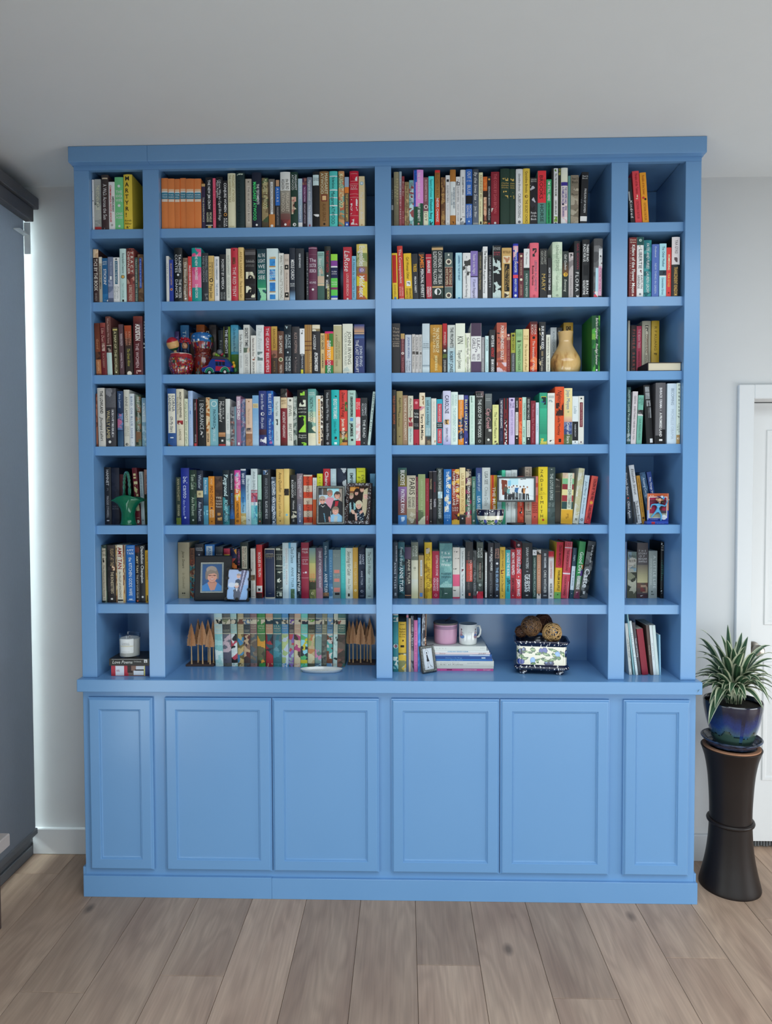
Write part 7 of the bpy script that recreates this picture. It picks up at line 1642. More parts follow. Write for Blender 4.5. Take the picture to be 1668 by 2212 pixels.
        for sy in (-1, 1):
            b = MB(); x_, z_ = P(cx_, 806); r_ = max(.006, z_-.0002)
            b.lathe([(1e-4, -.003), (r_*.55, -.003), (r_*.6, -.002), (r_, -.002), (r_, .002), (r_*.6, .002), (r_*.55, .003), (1e-4, .003)], 20, cols=[lin('#d0d2d4'), lin('#d0d2d4'), lin('#18181c'), lin('#18181c'), lin('#18181c'), lin('#d0d2d4'), lin('#d0d2d4')])
            b.xf(Matrix.Translation((x_, sy*.0185, z_)) @ Matrix.Rotation(math.pi/2, 4, 'X')); b.build('wheel', LACQ, bus, smooth=40, attr=True)
    for (px, v, r_, c_) in ((462.5, 765, .010, '#8a7a5a'), (468, 767, .0075, '#78a028'), (472, 768.5, .006, '#8ab030'), (478.5, 766, .0078, '#b02840'), (475, 761, .012, '#5c6068'), (486, 770, .006, '#3a6a34')):
        b = MB(); b.col = lin(c_); x_, z_ = P(px, v); b.ball((x_, RND.uniform(-.004, .008), z_), r_, 14, 10); b.build('fruit', LACQ, bus, smooth=True, attr=True)
    for (px, v, c_) in ((441, 799, '#d8a838'), (441, 802, '#287a5c')):
        b = MB(); b.col = lin(c_); x_, z_ = P(px, v); b.box(x_-.007, x_+.004, -.017, .017, z_-.002, z_+.002, .0008); b.build('bumper', LACQ, bus, attr=True)
    # little parrot at the tail of the bus
    xp = at(509, 800, Y=Yb)[0]
    pa = thing('parrot_figurine', 'tiny yellow and green painted parrot at the tail of the toy bus', 'figurine', (xp, Yb-.004, zb))
    Zp = lambda v: at(509, v, Y=Yb)[2]-z0
    b = MB(); b.col = lin('#2a6a38'); b.ball((.001, 0, Zp(800)), .0075, 14, 10, 1.5); b.build('body', LACQ, pa, smooth=True, attr=True)
    b = MB(); b.col = lin('#d8a820'); b.ball((-.004, -.003, Zp(791)), .0062, 12, 9, 1.4); b.ball((-.007, -.002, Zp(784)), .0055, 12, 9); b.build('head', LACQ, pa, smooth=True, attr=True)
    b = MB(); b.col = lin('#c83858'); b.ball((-.010, -.006, Zp(793.5)), .0048, 12, 9); b.build('flower', LACQ, pa, smooth=True, attr=True)
    b = MB(); b.col = lin('#14241a'); b.prism([(.004, Zp(803)), (.016, Zp(804)), (.018, Zp(806)), (.004, Zp(808))], -.003, .003); b.build('tail', LACQ, pa, attr=True)
    b = MB(); b.col = lin('#1c2a20'); b.lathe([(1e-4, 0), (.008, 0), (.007, .003), (.003, Zp(805))], 14); b.build('base', LACQ, pa, smooth=40, attr=True)
    # small dark figure between jar and bus
    xg = at(428.5, 800, Y=.05)[0]
    gf = thing('clay_figure', 'thumb-sized grey clay figure standing before the tall painted jar', 'figurine', (xg, .045, zb))
    b = MB(); b.col = lin('#4a3c3c'); b.lathe(smooth_prof([(.007, 0), (.0062, .006), (.005, .014), (.0035, .019), (.0045, .023), (.0038, .027), (1e-4, .029)], 4), 18); b.build('body', LACQ, gf, smooth=True, attr=True)
    b = MB(); b.col = lin('#23564a')
    for sx in (-1, 1): b.ball((sx*.006, -.001, .011), .003, 10, 7, 1.8)
    b.build('arms', LACQ, gf, smooth=True, attr=True)['kind'] = 'stuff'


pottery()


def turned_vase():
    z0 = SHELF[2][0]; Y = .088; s = scale_at(Y); x = at(1221.5, 770, Y=Y)[0]
    m, nt, b_ = nodes('spalted_turned_wood')
    tc = nd(nt, 'ShaderNodeTexCoord'); mp = nd(nt, 'ShaderNodeMapping'); mp.inputs['Scale'].default_value = (14, 14, 7)
    nt.links.new(tc.outputs['Object'], mp.inputs[0])
    n1 = nd(nt, 'ShaderNodeTexNoise', Scale=1.3, Detail=6.0, Distortion=1.2); nt.links.new(mp.outputs[0], n1.inputs['Vector'])
    rp = nd(nt, 'ShaderNodeValToRGB'); e = rp.color_ramp.elements
    e[0].position = .30; e[0].color = lin('#5a3418')+(1,); e[1].position = .40; e[1].color = lin('#b8854a')+(1,)
    e2 = rp.color_ramp.elements.new(.52); e2.color = lin('#d8b070')+(1,); e3 = rp.color_ramp.elements.new(.75); e3.color = lin('#e4c488')+(1,)
    nt.links.new(n1.outputs['Fac'], rp.inputs[0])
    # plain pale wood towards the neck, figured burr on the belly
    sx = nd(nt, 'ShaderNodeSeparateXYZ'); nt.links.new(tc.outputs['Object'], sx.inputs[0])
    mr = nd(nt, 'ShaderNodeMapRange'); mr.inputs['From Min'].default_value = .07; mr.inputs['From Max'].default_value = .095
    nt.links.new(sx.outputs['Z'], mr.inputs['Value'])
    mx = nd(nt, 'ShaderNodeMix', _data_type='RGBA'); mx.inputs['B'].default_value = lin('#d8b47c')+(1,)
    nt.links.new(mr.outputs[0], mx.inputs['Factor']); nt.links.new(rp.outputs[0], mx.inputs['A'])
    nt.links.new(mx.outputs['Result'], b_.inputs['Base Color']); b_.inputs['Roughness'].default_value = .18; b_.inputs['Coat Weight'].default_value = .5
    t = thing('turned_wood_vase', 'pale turned wooden vase with a narrow neck and burr figured belly', 'vase', (x, Y, z0+.0003))
    Z = lambda v: at(1221.5, 690+v/11.914, Y=Y)[2]-z0
    k = s/11.914
    pr = [(320*k, 0), (352*k, Z(1330)), (378*k, Z(1220)), (382*k, Z(1110)), (358*k, Z(1000)), (308*k, Z(900)), (248*k, Z(800)), (196*k, Z(700)), (170*k, Z(610)), (168*k, Z(540)), (180*k, Z(430)), (194*k, Z(345)), (196*k, Z(335))]
    b = MB(); b.lathe(smooth_prof(pr, 5)+[(186*k, Z(335)), (160*k, Z(440)), (150*k, Z(600)), (1e-4, Z(700))], 56); b.build('body', m, t, smooth=50)


turned_vase()


def flat_book(x0, x1, y0, y1, z0, z1, col, spine, label, group=None, name='hardcover_book', text=None, prints=None, rot=0.0, fx=1.0):
    """A book lying flat. SPINE says which side carries it: 'front', 'left'."""
    g = 1.0
    b = MB(); b.col = lin(col); bt = .0022 if name[0] == 'h' else .0007
    cx, cy = (x0+x1)/2, (y0+y1)/2
    X0, X1, Y0, Y1, T = x0-cx, x1-cx, y0-cy, y1-cy, z1-z0
    b.box(X0, X1, Y0, Y1, 0, bt); b.box(X0, X1, Y0, Y1, T-bt, T)
    if spine == 'front': b.box(X0, X1, Y0, Y0+bt+.0008, bt, T-bt)
    else: b.box(X0, X0+bt+.0008, Y0, Y1, bt, T-bt)
    o = b.build(name, COVER, attr=True)
    p = MB(); e = .003 if name[0] == 'h' else .0006
    p.box(X0+(.003 if spine == 'left' else e), X1-e, Y0+(.004 if spine == 'front' else e), Y1-e, bt+.0001, T-bt-.0001); p.build('page_block', PAPER, o)
    pr = MB(); ik = MB(); lay = .0002
    for it in (prints or []):
        a, c, l, r, h_ = it; a, c = min(1, a*fx), min(1, c*fx)
        pr.poly([(X0+(X1-X0)*a, Y0-lay, T*l), (X0+(X1-X0)*c, Y0-lay, T*l), (X0+(X1-X0)*c, Y0-lay, T*r), (X0+(X1-X0)*a, Y0-lay, T*r)], lin(h_)); lay += .00005
    for tx, a, c, mid, cap, col_, fl in (text or []):
        a, c = a*fx, c*fx
        V, F = set_text(tx, (X1-X0)*(c-a), T*cap, 'b' if 'b' in fl else 'r', 'i' in fl)
        n0 = len(ik.v); ik.v += [(X0+(X1-X0)*a+v[0], Y0-lay-.0002, T*(mid-cap/2)+v[1]) for v in V]
        for f in F: ik.face([n0+i for i in f], inkcol(col_))
    if pr.f: pr.build('spine_print', INK, o, attr=True)['kind'] = 'stuff'
    if ik.f: ik.build('spine_lettering', INK, o, attr=True)['kind'] = 'stuff'
    o.location = (cx, cy, z0); o.rotation_euler = (0, 0, rot)
    tag(o, label, 'book', group); unique(label)
    return o


def flat_books():
    z = SHELF[2][0]
    xa = float(at(1398, 790, Y=.03)[0]); xb = float(at(1471, 790, Y=.03)[0])
    zt = float(at(1430, 783.5, Y=.03)[2])
    flat_book(xa, xb, .022, .145, z+.0003, zt, '#2a2022', 'left', 'book lying flat with its cream page edges outward on the third shelf', name='hardcover_book')
    # two books under the candle
    z = ZT+.0003
    y1 = float(at(240, 1460, Z=ZT)[1]); xa = float(at(240, 1448, Y=y1)[0]); zt = float(at(240, 1437.3, Y=y1)[2])
    flat_book(xa, -1.0462, y1, y1+.14, z, zt, '#b83040', 'front', 'thick red paperback with a white bird picture, lowest under the candle', 'books under the white candle', 'paperback_book',
              [('NOVEL', .11, .18, .5, .2, 'b04050', ''), ('G', .80, .88, .5, .4, 'e8e8ea', 'i')],
              [(.09, .27, .03, .97, '#dce0ea'), (.36, .70, .02, .98, '#7a6a60'), (.34, .45, .3, .98, '#3a2c2c'), (.42, .56, .5, .98, '#8a6a5c'), (.47, .68, .08, .5, '#e0e4ec'), (.52, .69, .62, .95, '#d0d4dc'), (.50, .68, .5, .62, '#2a2426'), (.69, .71, .02, .98, '#d8d078'), (.71, 1, .02, .98, '#24386a')], rot=math.radians(.8), fx=1.17)
    z2 = zt+.0004; zt2 = float(at(240, 1422.5, Y=y1)[2]); xa2 = float(at(236.6, 1430, Y=y1)[0])
    flat_book(xa2, -1.0462, y1-.004, y1+.135, z2, zt2, '#2a2826', 'front', 'black hardback lettered Love Poems directly under the white candle', 'books under the white candle', 'hardcover_book',
              [('Love Poems', .06, .47, .52, .44, 'e8e8e4', 'i'), ('E N Edwards', .50, .65, .6, .2, 'd0d0cc', ''), ('b', .725, .75, .6, .3, '2a2826', 'b')], [(.05, .72, .9, .94, '#c8c8c4'), (.705, .77, .42, .92, '#e0e0e0')], rot=math.radians(.6), fx=1.17)
    yc = y1+.05; xc = float(at(280.7, 1400, Y=yc)[0]); zc = zt2+.0004
    # candle in a glass
    s = scale_at(yc); r = 22*s; hh = float(at(280.7, 1368, Y=yc)[2])-zc
    t = thing('glass_candle', 'white candle in a clear glass standing on two stacked books', 'candle', (xc, yc, zc))
    CL, nt, b_ = nodes('clear_glass'); b_.inputs['Transmission Weight'].default_value = 1; b_.inputs['Roughness'].default_value = .02; b_.inputs['IOR'].default_value = 1.3; b_.inputs['Base Color'].default_value = (.95, .98, 1, 1)
    MATS['clear_glass'] = CL
    b = MB(); b.lathe([(1e-4, .0), (r*.92, 0), (r*.96, .004), (r, hh), (r*.955, hh), (r*.93, hh*.82)], 48); b.build('glass', CL, t, smooth=40)
    b = MB(); b.lathe([(1e-4, .003), (r*.9, .003), (r*.925, .006), (r*.95, hh*.80), (r*.9, hh*.81), (1e-4, hh*.80)], 48); b.build('wax', mat('white_wax', '#dcdcd6', .5, noise=.02), t, smooth=40)
    b = MB(); b.tube([(0, 0, hh*.79), (.001, 0, hh*.92)], .0012, 6); b.build('wick', mat('wick', '#3a3836', .8), t)
    b = MB(); n = 12
    for i in range(n):
        a0 = math.radians(-128+80*i/n); a1 = math.radians(-128+80*(i+1)/n); R = r*1.012
        b.poly([(R*.965*math.cos(a0), R*.965*math.sin(a0), hh*.2), (R*.965*math.cos(a1), R*.965*math.sin(a1), hh*.2), (R*math.cos(a1), R*math.sin(a1), hh*.83), (R*math.cos(a0), R*math.sin(a0), hh*.83)], lin('#e4e8e8'))
    lb = b.build('paper_label', INK, t, attr=True)
    b = MB()
    for tx, zz, c_, cp in (('FOREST', .62, '8a8e90', .004), ('WILDFLOWER', .56, '8a8e90', .004), ('CANDLE CO', .25, '9aa0a0', .003)):
        V, F = set_text(tx, .034, cp); n0 = len(b.v)
        for v in V:
            a = math.radians(-90)+(v[0]-.019)/r; b.v.append((r*1.018*math.cos(a), r*1.018*math.sin(a), hh*zz+v[1]))
        for f in F: b.face([n0+i for i in f], inkcol(c_))
    for i in range(n):
        a0 = math.radians(-126+76*i/n); a1 = math.radians(-126+76*(i+1)/n); R = r*1.016
        b.poly([(R*math.cos(a0), R*math.sin(a0), hh*.505), (R*math.cos(a1), R*math.sin(a1), hh*.505), (R*math.cos(a1), R*math.sin(a1), hh*.52), (R*math.cos(a0), R*math.sin(a0), hh*.52)], lin('#d0c070'))
    b.build('lettering', INK, lb, attr=True)['kind'] = 'stuff'
    # stack of picture books
    ys = float(at(990, 1449.6, Z=ZT)[1]); z = ZT+.0003
    rows = [(1155, 1110, 1586, '#e060a4', 'hot pink picture book at the foot of the flat stack', [('Adventures in Art', .55, .75, .5, .5, 'f0e0ec', 'b'), ('Dream', .85, .96, .5, .5, 'f0e0ec', 'b')], [(.3, .38, .3, .7, '#7a2858')]),
            (1109, 1062, 1590, '#dcdcd4', 'plain white picture book just above the hot pink one', [], []),
            (1061, 962, 1595, '#d8d8d0', 'thick cream picture book lettered Kiki of Pickles in the flat stack', [('Princess Daisy', .2, .48, .68, .2, 'a08a98', ''), ('Kiki of Pickles', .2, .55, .32, .22, '4a4240', 'b'), ('Jennifer Donnelly', .6, .78, .6, .16, '8a9ab0', 'i')], []),
            (961, 925, 1570, '#2a6ab8', 'middle blue picture book above the thick cream one', [('Snow Goblin', .36, .55, .5, .5, 'a8ccec', 'i')], [(.1, .9, .6, .98, '#4a98d0')]),
            (924, 880, 1556, '#1c4a90', 'dark blue picture book in the flat stack', [('Dancing in the Wings', .28, .54, .55, .4, '8ac0e8', 'i')], [(.84, .9, .35, .8, '#d8e4ec')]),
            (879, 833, 1552, '#2a5aa0', 'blue and silver picture book fourth from the top of the flat stack', [], [(.05, .7, .5, .98, '#a8b8cc'), (.66, .97, .4, .9, '#c0d0e0')]),
            (830, 796, 1521, '#e0d0d0', 'blush pink picture book in the flat stack below a thin white one', [('Dancer', .2, .3, .5, .5, '8a4a58', 'b'), ('JULIET', .82, .94, .5, .6, '2a2426', 'b')], []),
            (794, 755, 1500, '#dce0e0', 'thin white picture book with sky blue lettering in the flat stack', [('DORIS AND GRANDY ALBUM', .33, .66, .5, .5, '4a9ac8', 'b')], []),
            (745, 660, 1446, '#d8dcd6', 'white hardback on top of the flat stack, under mug and candle', [('L A K E', .16, .34, .5, .2, '9a9aa0', ''), ('A E F', .9, .97, .6, .18, '8a8a90', '')], [])]
    for vb, vt, ur, col, lab, tx, pr in rows:
        px = 895+ur/9.267
        xr = float(at(px, 1325+vt/9.267, Y=ys)[0]); xl = float(at(923, 1440, Y=ys)[0])+RND.uniform(-.002, .002)
        zt = z+(vb-vt)/9.267*scale_at(ys)*1.02
        flat_book(xl, xr, ys+RND.uniform(0, .003), min(ys+.205, WALL_Y-.0095), z, zt, col, 'front', lab, 'flat stack of picture books', 'hardcover_book' if vt == 660 else 'paperback_book', tx, pr)
        z = zt+.0004
    # pink lidded candle and mug on the stack
    yc = ys+.075; s = scale_at(yc); xc = float(at(962.7, 1380, Y=yc)[0]); r = 26*s; hh = float(at(962, 1346.5, Y=yc)[2])-z
    t = thing('pink_candle', 'pink lidded candle jar with a leather loop, beside the white mug', 'candle', (xc, yc, z))
    PK = mat('pink_ceramic', '#d0a0bc', .35, noise=.02)
    b = MB(); b.lathe([(1e-4, 0), (r*.9, 0), (r*.94, .004), (r*.965, hh*.5), (r, hh)], 56); b.build('jar', PK, t, smooth=50)
    b = MB(); b.lathe([(r*.985, hh*.78), (r*.998, hh*.79), (r*1.006, hh*.92), (r*.995, hh*.93)], 56); b.build('band', mat('mauve_band', '#a884a0', .4), t, smooth=50)
    b = MB(); b.lathe([(1e-4, hh), (r*1.01, hh), (r*1.02, hh+.002), (r*1.02, hh+.006), (r*1.0, hh+.008), (1e-4, hh+.008)], 56); b.build('lid', mat('grey_wood_lid', '#6f6a66', .6, noise=.15, scale=40), t, smooth=30)
    b = MB(); a = math.radians(30)
    loop = [(-.003+.030*q*math.cos(a)+w*math.sin(a)*-1, 0.003*0, hh+.008+.030*q*math.sin(a)*1.25+w*math.cos(a)) for q, w in [(0, 0), (.3, .0016), (.7, .0024), (.95, .002), (1.0, 0), (.95, -.002), (.7, -.0024), (.3, -.0016)]]
    b.tube(loop, .0011, 6, closed=True); b.build('loop', mat('brown_leather', '#4a2c20', .6), t, smooth=60)
    yc = ys+.052; s = scale_at(yc); xc = float(at(1011, 1380, Y=yc)[0]); r = 19.8*s; hh = float(at(1011, 1347, Y=yc)[2])-z
    t = thing('mug', 'white mug printed with two small dancers, on the flat stack of books', 'mug', (xc, yc, z))
    WG = mat('white_glazed_china', '#e2e6e4', .15, noise=.01, coat=.5)
    b = MB(); b.lathe([(1e-4, .0), (r*.88, 0), (r*.95, .003), (r*.985, .02), (r, hh), (r*.985, hh+.001), (r*.94, hh), (r*.92, .008), (1e-4, .006)], 56); b.build('cup', WG, t, smooth=50)
    b = MB(); b.tube([(r*.95+.0, 0, hh*.88), (r+.010, -.001, hh*.90), (r+.015, -.002, hh*.70), (r+.013, -.002, hh*.50), (r+.006, -.001, hh*.36), (r*.95, 0, hh*.34)], [.0045]*6, 10); b.build('handle', WG, t, smooth=60)
    cv = Canvas(84, 58, '#e2e6e4'); A_ = .9
    for cx, sk, dr in ((.14, '#6a90c8', '#b08890'), (.84, '#a88a98', '#6a80b8')):
        cv.ell(cx+.01, .22, .035, .05, '#5a3438'); cv.line(cx, .3, cx-.02, .44, .022, dr, A_); cv.ell(cx-.005, .44, .05, .09, '#c8a8b0')
        cv.ell(cx+.03, .66, .13, .12, sk); cv.rect(cx-.12, cx+.18, .50, .56, '#e2e6e4') if cx > 2 else None; cv.ell(cx, .56, .08, .07, dr)
        cv.line(cx+.02, .38, cx+.10, .44, .01, '#8a6a6a', A_)
    cv.line(.45, .36, .68, .40, .006, '#b8b8c0', A_)
    b = MB(); nx, ny = 84, 58
    for j in range(ny):
        for i in range(nx):
            c = cv.a[j, i]
            if abs(c-np.array(lin('#e2e6e4'))).sum() < 1e-6: continue
            a0 = math.radians(-160+140*i/nx); a1 = math.radians(-160+140*(i+1)/nx); za = hh*(.95-.8*j/ny); zb_ = hh*(.95-.8*(j+1)/ny); R = r*1.006
            b.poly([(R*math.cos(a0), R*math.sin(a0), zb_), (R*math.cos(a1), R*math.sin(a1), zb_), (R*math.cos(a1), R*math.sin(a1), za), (R*math.cos(a0), R*math.sin(a0), za)], tuple(c))
    b.build('print', INK, t, attr=True)['kind'] = 'stuff'


flat_books()


# ---------------------------------------------------------------- green glass basket
def glass_basket():
    z0 = SHELF[4][0]; Y = .058; x = at(277, 1100, Y=Y)[0]; s = scale_at(Y)
    m, nt, b_ = nodes('green_art_glass')
    b_.inputs['Base Color'].default_value = lin('#1c8a66')+(1,); b_.inputs['Roughness'].default_value = .08; b_.inputs['Transmission Weight'].default_value = .55; b_.inputs['IOR'].default_value = 1.45
    t = thing('glass_basket', 'green art glass basket vase with flared rim and looped handle', 'vase', (x, Y, z0+.0003))
    hz = lambda v: (2075-v)/14.27*s
    b = MB(); n = 64; rows = [(0, 17.5, 17.5, 0), (0.03, 18, 18, 0), (.05, 17, 17, 0), (.2, 15, 15, 0), (.42, 14.2, 14.2, 0), (.62, 17, 15, 0), (.78, 23, 17, 0), (.9, 31, 19, .3), (.97, 36.5, 19, .8), (1.0, 37.5, 18.5, 1.0)]
    top = hz(1240)
    for tt, rx, ry, wv in rows:
        for i in range(n):
            a = 2*math.pi*i/n
            rip = 1+.02*wv*math.sin(a*14)
            b.v.append((rx*s*math.cos(a)*rip, ry*s*math.sin(a)*rip*.95, top*tt+wv*(.010*(-math.cos(2*a))+.003*math.sin(3*a))))
    for j in range(len(rows)-1):
        for i in range(n):
            i2 = (i+1) % n; b.face((j*n+i, j*n+i2, (j+1)*n+i2, (j+1)*n+i))
    b.face(range(n)[::-1])
    o = b.build('bowl', m, t, smooth=True)
    so = o.modifiers.new('wall', 'SOLIDIFY'); so.thickness = .0028; so.offset = -1
    b = MB(); N = 40; ht = hz(470)
    yaw = math.radians(20)
    path = []
    for i in range(N+1):
        a = math.pi*i/N
        c_ = math.cos(a); zz = top*.97+.006+(ht-top*.97)*math.sin(a)**.6 if 0 < i < N else top*.95
        path.append(Vector((-.0045-.0165*c_, .012*c_, zz)))
    for ph in (0, math.pi):
        b.tube([p+Vector((.0030*math.cos(i*1.15+ph), .002*math.sin(i*1.15+ph), 0)) for i, p in enumerate(path)], .0036, 10)
    b.build('handle', m, t, smooth=True)


glass_basket()


# ---------------------------------------------------------------- photographs in frames
def frame_ring(w, h, bw, d, mt, parent, name='frame', bev=.002):
    b = MB()
    R = lambda i, y: (-w/2+i, w/2-i, i, h-i, y)
    b.rings([R(0, d), R(0, bev), R(bev, 0), R(bw-bev, 0), R(bw, bev*1.5), R(bw, d*.6)], fill=False)
    b.poly([(-w/2, d, 0), (-w/2, d, h), (w/2, d, h), (w/2, d, 0)])
    return b.build(name, mt, parent)


def place_frame(name, label, u, vb, Y, z0, yaw, tilt, d=.012):
    x = at(u, vb, Y=Y)[0]
    return thing(name, label, 'photo frame', (x, Y, z0+.0006+d*math.sin(math.radians(tilt))), (math.radians(-tilt), 0, math.radians(yaw)))


def frames():
    # 1: four smiling people, silver rope frame
    z0 = SHELF[4][0]; Y = .034; s = scale_at(Y)
    w, h = 61.5*s, 84.5*s; bw = .0105
    t = place_frame('photo_frame', 'silver rope-edged frame with a photo of four smiling people', 714, 1130, Y, z0, 3, 7)
    frame_ring(w, h, bw, .010, mat('dark_frame_core', '#4a4c4c', .5), t)
    b = MB()
    for (x0, z0_, x1, z1) in ((-w/2+.005, .005, w/2-.005, .005), (-w/2+.005, h-.005, w/2-.005, h-.005), (-w/2+.005, .005, -w/2+.005, h-.005), (w/2-.005, .005, w/2-.005, h-.005)):
        L = math.hypot(x1-x0, z1-z0_); n = int(L/.0034)
        for i in range(n):
            f = (i+.5)/n; cx, cz = x0+(x1-x0)*f, z0_+(z1-z0_)*f
            dx, dz = (x1-x0)/L, (z1-z0_)/L; nx_, nz_ = -dz, dx
            a = Vector((cx-nx_*.005-dx*.0022, -.0005, cz-nz_*.005-dz*.0022)); c = Vector((cx+nx_*.005+dx*.0022, -.0005, cz+nz_*.005+dz*.0022)); mm = (a+c)/2+Vector((0, -.0025, 0))
            b.tube([a, mm, c], [.0010, .0015, .0010], 5)
    b.build('rope_edge', SILVER, t, smooth=True)['kind'] = 'stuff'
    c = Canvas(56, 82, '#a8c4cc'); A_ = 82/56
    c.rect(0, 1, 0, .2, '#8a8f94').rect(.34, .88, 0, .22, '#a0dcE8').rect(.18, .36, 0, .2, '#5a5048').rect(0, .12, 0, .2, '#3a4048').rect(.86, 1, 0, .5, '#a89c90').rect(0, .35, .2, .5, '#b8d0e0')
    c.poly([(.26, .34), (.42, .25), (.62, .28), (.74, .5), (.6, .6), (.4, .62)], '#d090a0')
    c.face(.47, .15, .105, '#b87868', '#8a7468', .74)
    c.poly([(.5, .62), (.62, .36), (.82, .33), (1, .4), (1, .9), (.55, .9)], '#24262c').poly([(.7, .38), (.84, .38), (.8, .52), (.68, .54)], '#b01c30')
    c.face(.79, .21, .115, '#d09884', '#4a3c38', .74)
    c.poly([(0, .5), (.1, .44), (.3, .44), (.5, .6), (.5, 1), (0, 1)], '#20262c')
    c.face(.15, .35, .12, '#d8a090', '#a89c8c', .74, True)
    c.line(.1, .51, .17, .55, .012, '#c8c8c8', A_).line(.17, .55, .24, .51, .012, '#c8c8c8', A_)
    c.poly([(.5, .82), (.66, .72), (.85, .74), (1, .84), (1, 1), (.5, 1)], '#88b8d8').poly([(.66, .82), (.8, .82), (.78, 1), (.64, 1)], '#b0b8b8')
    c.line(.45, .86, .47, 1, .04, '#c08880', A_).line(.22, .74, .28, 1, .02, '#5a8aa0', A_)
    c.face(.71, .67, .125, '#dca494', '#8a7464', .74)
    c.speckle(.16); q = c.mesh(w-2*bw+.001, h-2*bw+.001); q.xf(Matrix.Translation((0, .005, bw-.0005))); q.build('photo', INK, t, attr=True)
    b = MB(); b.box(-.004, .004, .010, .013, .0, h*.7); b.xf(Matrix.Translation((0, .010, h*.68)) @ Matrix.Rotation(math.radians(22), 4, 'X') @ Matrix.Translation((0, -.010, -h*.68))); b.build('strut', BLACKP, t)
    # 2: mosaic frame of laughing girls
    Y2 = .042; s = scale_at(Y2)
    w, h = .112, .172; bw = .0155
    t = place_frame('photo_frame', 'shell mosaic frame with a photo of laughing young women', 770, 1132, Y2, z0, -18, 10, .015)
    frame_ring(w, h, bw, .014, mat('dark_walnut_edge', '#3a2c28', .5), t)
    b = MB(); rr = random.Random(3)
    for i in range(330):
        sd = rr.choice('lrtb'); f = rr.random()
        x, z = {'l': (-w/2+rr.uniform(.001, bw-.002), f*h), 'r': (w/2-rr.uniform(.001, bw-.002), f*h), 't': (-w/2+f*w, h-rr.uniform(.001, bw-.002)), 'b': (-w/2+f*w, rr.uniform(.001, bw-.002))}[sd]
        x = max(-w/2+.003, min(w/2-.003, x)); z = max(.003, min(h-.003, z))
        a = rr.uniform(0, 3); d1 = rr.uniform(.0012, .003); d2 = rr.uniform(.002, .005); y = -rr.uniform(.0003, .001)
        cc = lin(rr.choice(['#e8ecec', '#dce0e4', '#e4e6ea', '#5a5660', '#3c3a44', '#4a4650', '#a8a4ac', '#77737c']))
        pts = [(x+d1*math.cos(a)*p-d2*math.sin(a)*q2, y, z+d1*math.sin(a)*p+d2*math.cos(a)*q2) for p, q2 in ((-.5, -.5), (.5, -.4), (.4, .5), (-.5, .4))]
        b.poly(pts, cc)
    b.build('shell_pieces', GLAZE, t, attr=True)['kind'] = 'stuff'
    c = Canvas(52, 88, '#2a221e'); A_ = 88/52
    c.rect(0, .5, 0, .14, '#b8742c').ell(.14, .06, .16, .09, '#e0a050').rect(.0, .3, .12, .22, '#8a5a3c')
    c.ell(.4, .26, .2, .22, '#2a1c16').face(.38, .18, .10, '#e0b09c', '#2a1c16', .6)
    c.face(.66, .08, .11, '#d8a890', '#3a2418', .6)
    c.poly([(.76, .1), (1, .02), (1, .6), (.92, .86), (.74, .84), (.72, .4)], '#c8bc9c'); c.face(.9, .26, .14, '#e8b8a8', '#d0c4a0', .6)
    c.poly([(0, .4), (.26, .36), (.4, .6), (.36, .94), (0, .96)], '#1c2226').poly([(.02, .5), (.1, .44), (.16, .66), (.08, .8)], '#a0c4cc').poly([(.24, .46), (.34, .5), (.38, .66), (.28, .7)], '#88c0c4')
    c.face(.1, .28, .11, '#d8b0a0', '#a89878', .6)
    c.poly([(.44, .68), (.7, .66), (.86, .8), (.86, 1), (.46, 1)], '#1c2a3c')
    for i in range(26): c.ell(.46+c.rng.random()*.38, .68+c.rng.random()*.3, .016, .012, '#c8d8dc')
    c.face(.54, .54, .155, '#e0b4a0', '#d0c8ac', .6)
    c.ell(.24, .74, .12, .06, '#e0b8a4', .4).ell(.7, .74, .11, .045, '#d8a898', -.3).line(.4, .8, .46, 1, .05, '#dcb0a0', A_).poly([(0, .82), (.3, .8), (.36, .98), (0, 1)], '#16181c')
    c.speckle(.18); q = c.mesh(w-2*bw+.001, h-2*bw+.001); q.xf(Matrix.Translation((0, .006, bw-.0005))); q.build('photo', INK, t, attr=True)
    b = MB(); b.box(-.004, .004, .014, .017, .0, h*.7); b.xf(Matrix.Translation((0, .014, h*.68)) @ Matrix.Rotation(math.radians(23), 4, 'X') @ Matrix.Translation((0, -.014, -h*.68))); b.build('strut', BLACKP, t)
    # 3: group photo on a round foot
    Y3 = .058; s = scale_at(Y3); w, h = 82*s, 54.5*s
    x = at(1115.5, 1100, Y=Y3)[0]; t = thing('photo_frame', 'black landscape photo frame on a round foot, showing seven people in a row', 'photo frame', (x, Y3, z0+.0003))
    zf = float(at(1115, 1084.5, Y=Y3)[2])-z0
    b = MB(); b.lathe([(1e-4, 0), (20*s, 0), (20.5*s, .001), (20.5*s, .0062), (20*s, .0072), (1e-4, .0072)], 48); b.build('foot', BLACKP, t, smooth=30)
    b = MB(); b.box(-.0014, .0014, .003, .006, .006, zf+h*.5); b.build('stem', BLACKP, t)
    b = MB(); R = lambda i, y: (-w/2+i, w/2-i, zf+i, zf+h-i, y); bw = .0068
    b.rings([R(0, .008), R(0, -.004), R(.001, -.005), R(bw, -.005), R(bw, -.001)], fill=False); b.poly([(-w/2, .008, zf), (-w/2, .008, zf+h), (w/2, .008, zf+h), (w/2, .008, zf)]); b.build('frame', mat('charcoal_frame', '#3c4042', .5), t)
    c = Canvas(96, 60, '#dce8ec'); A_ = 60/96
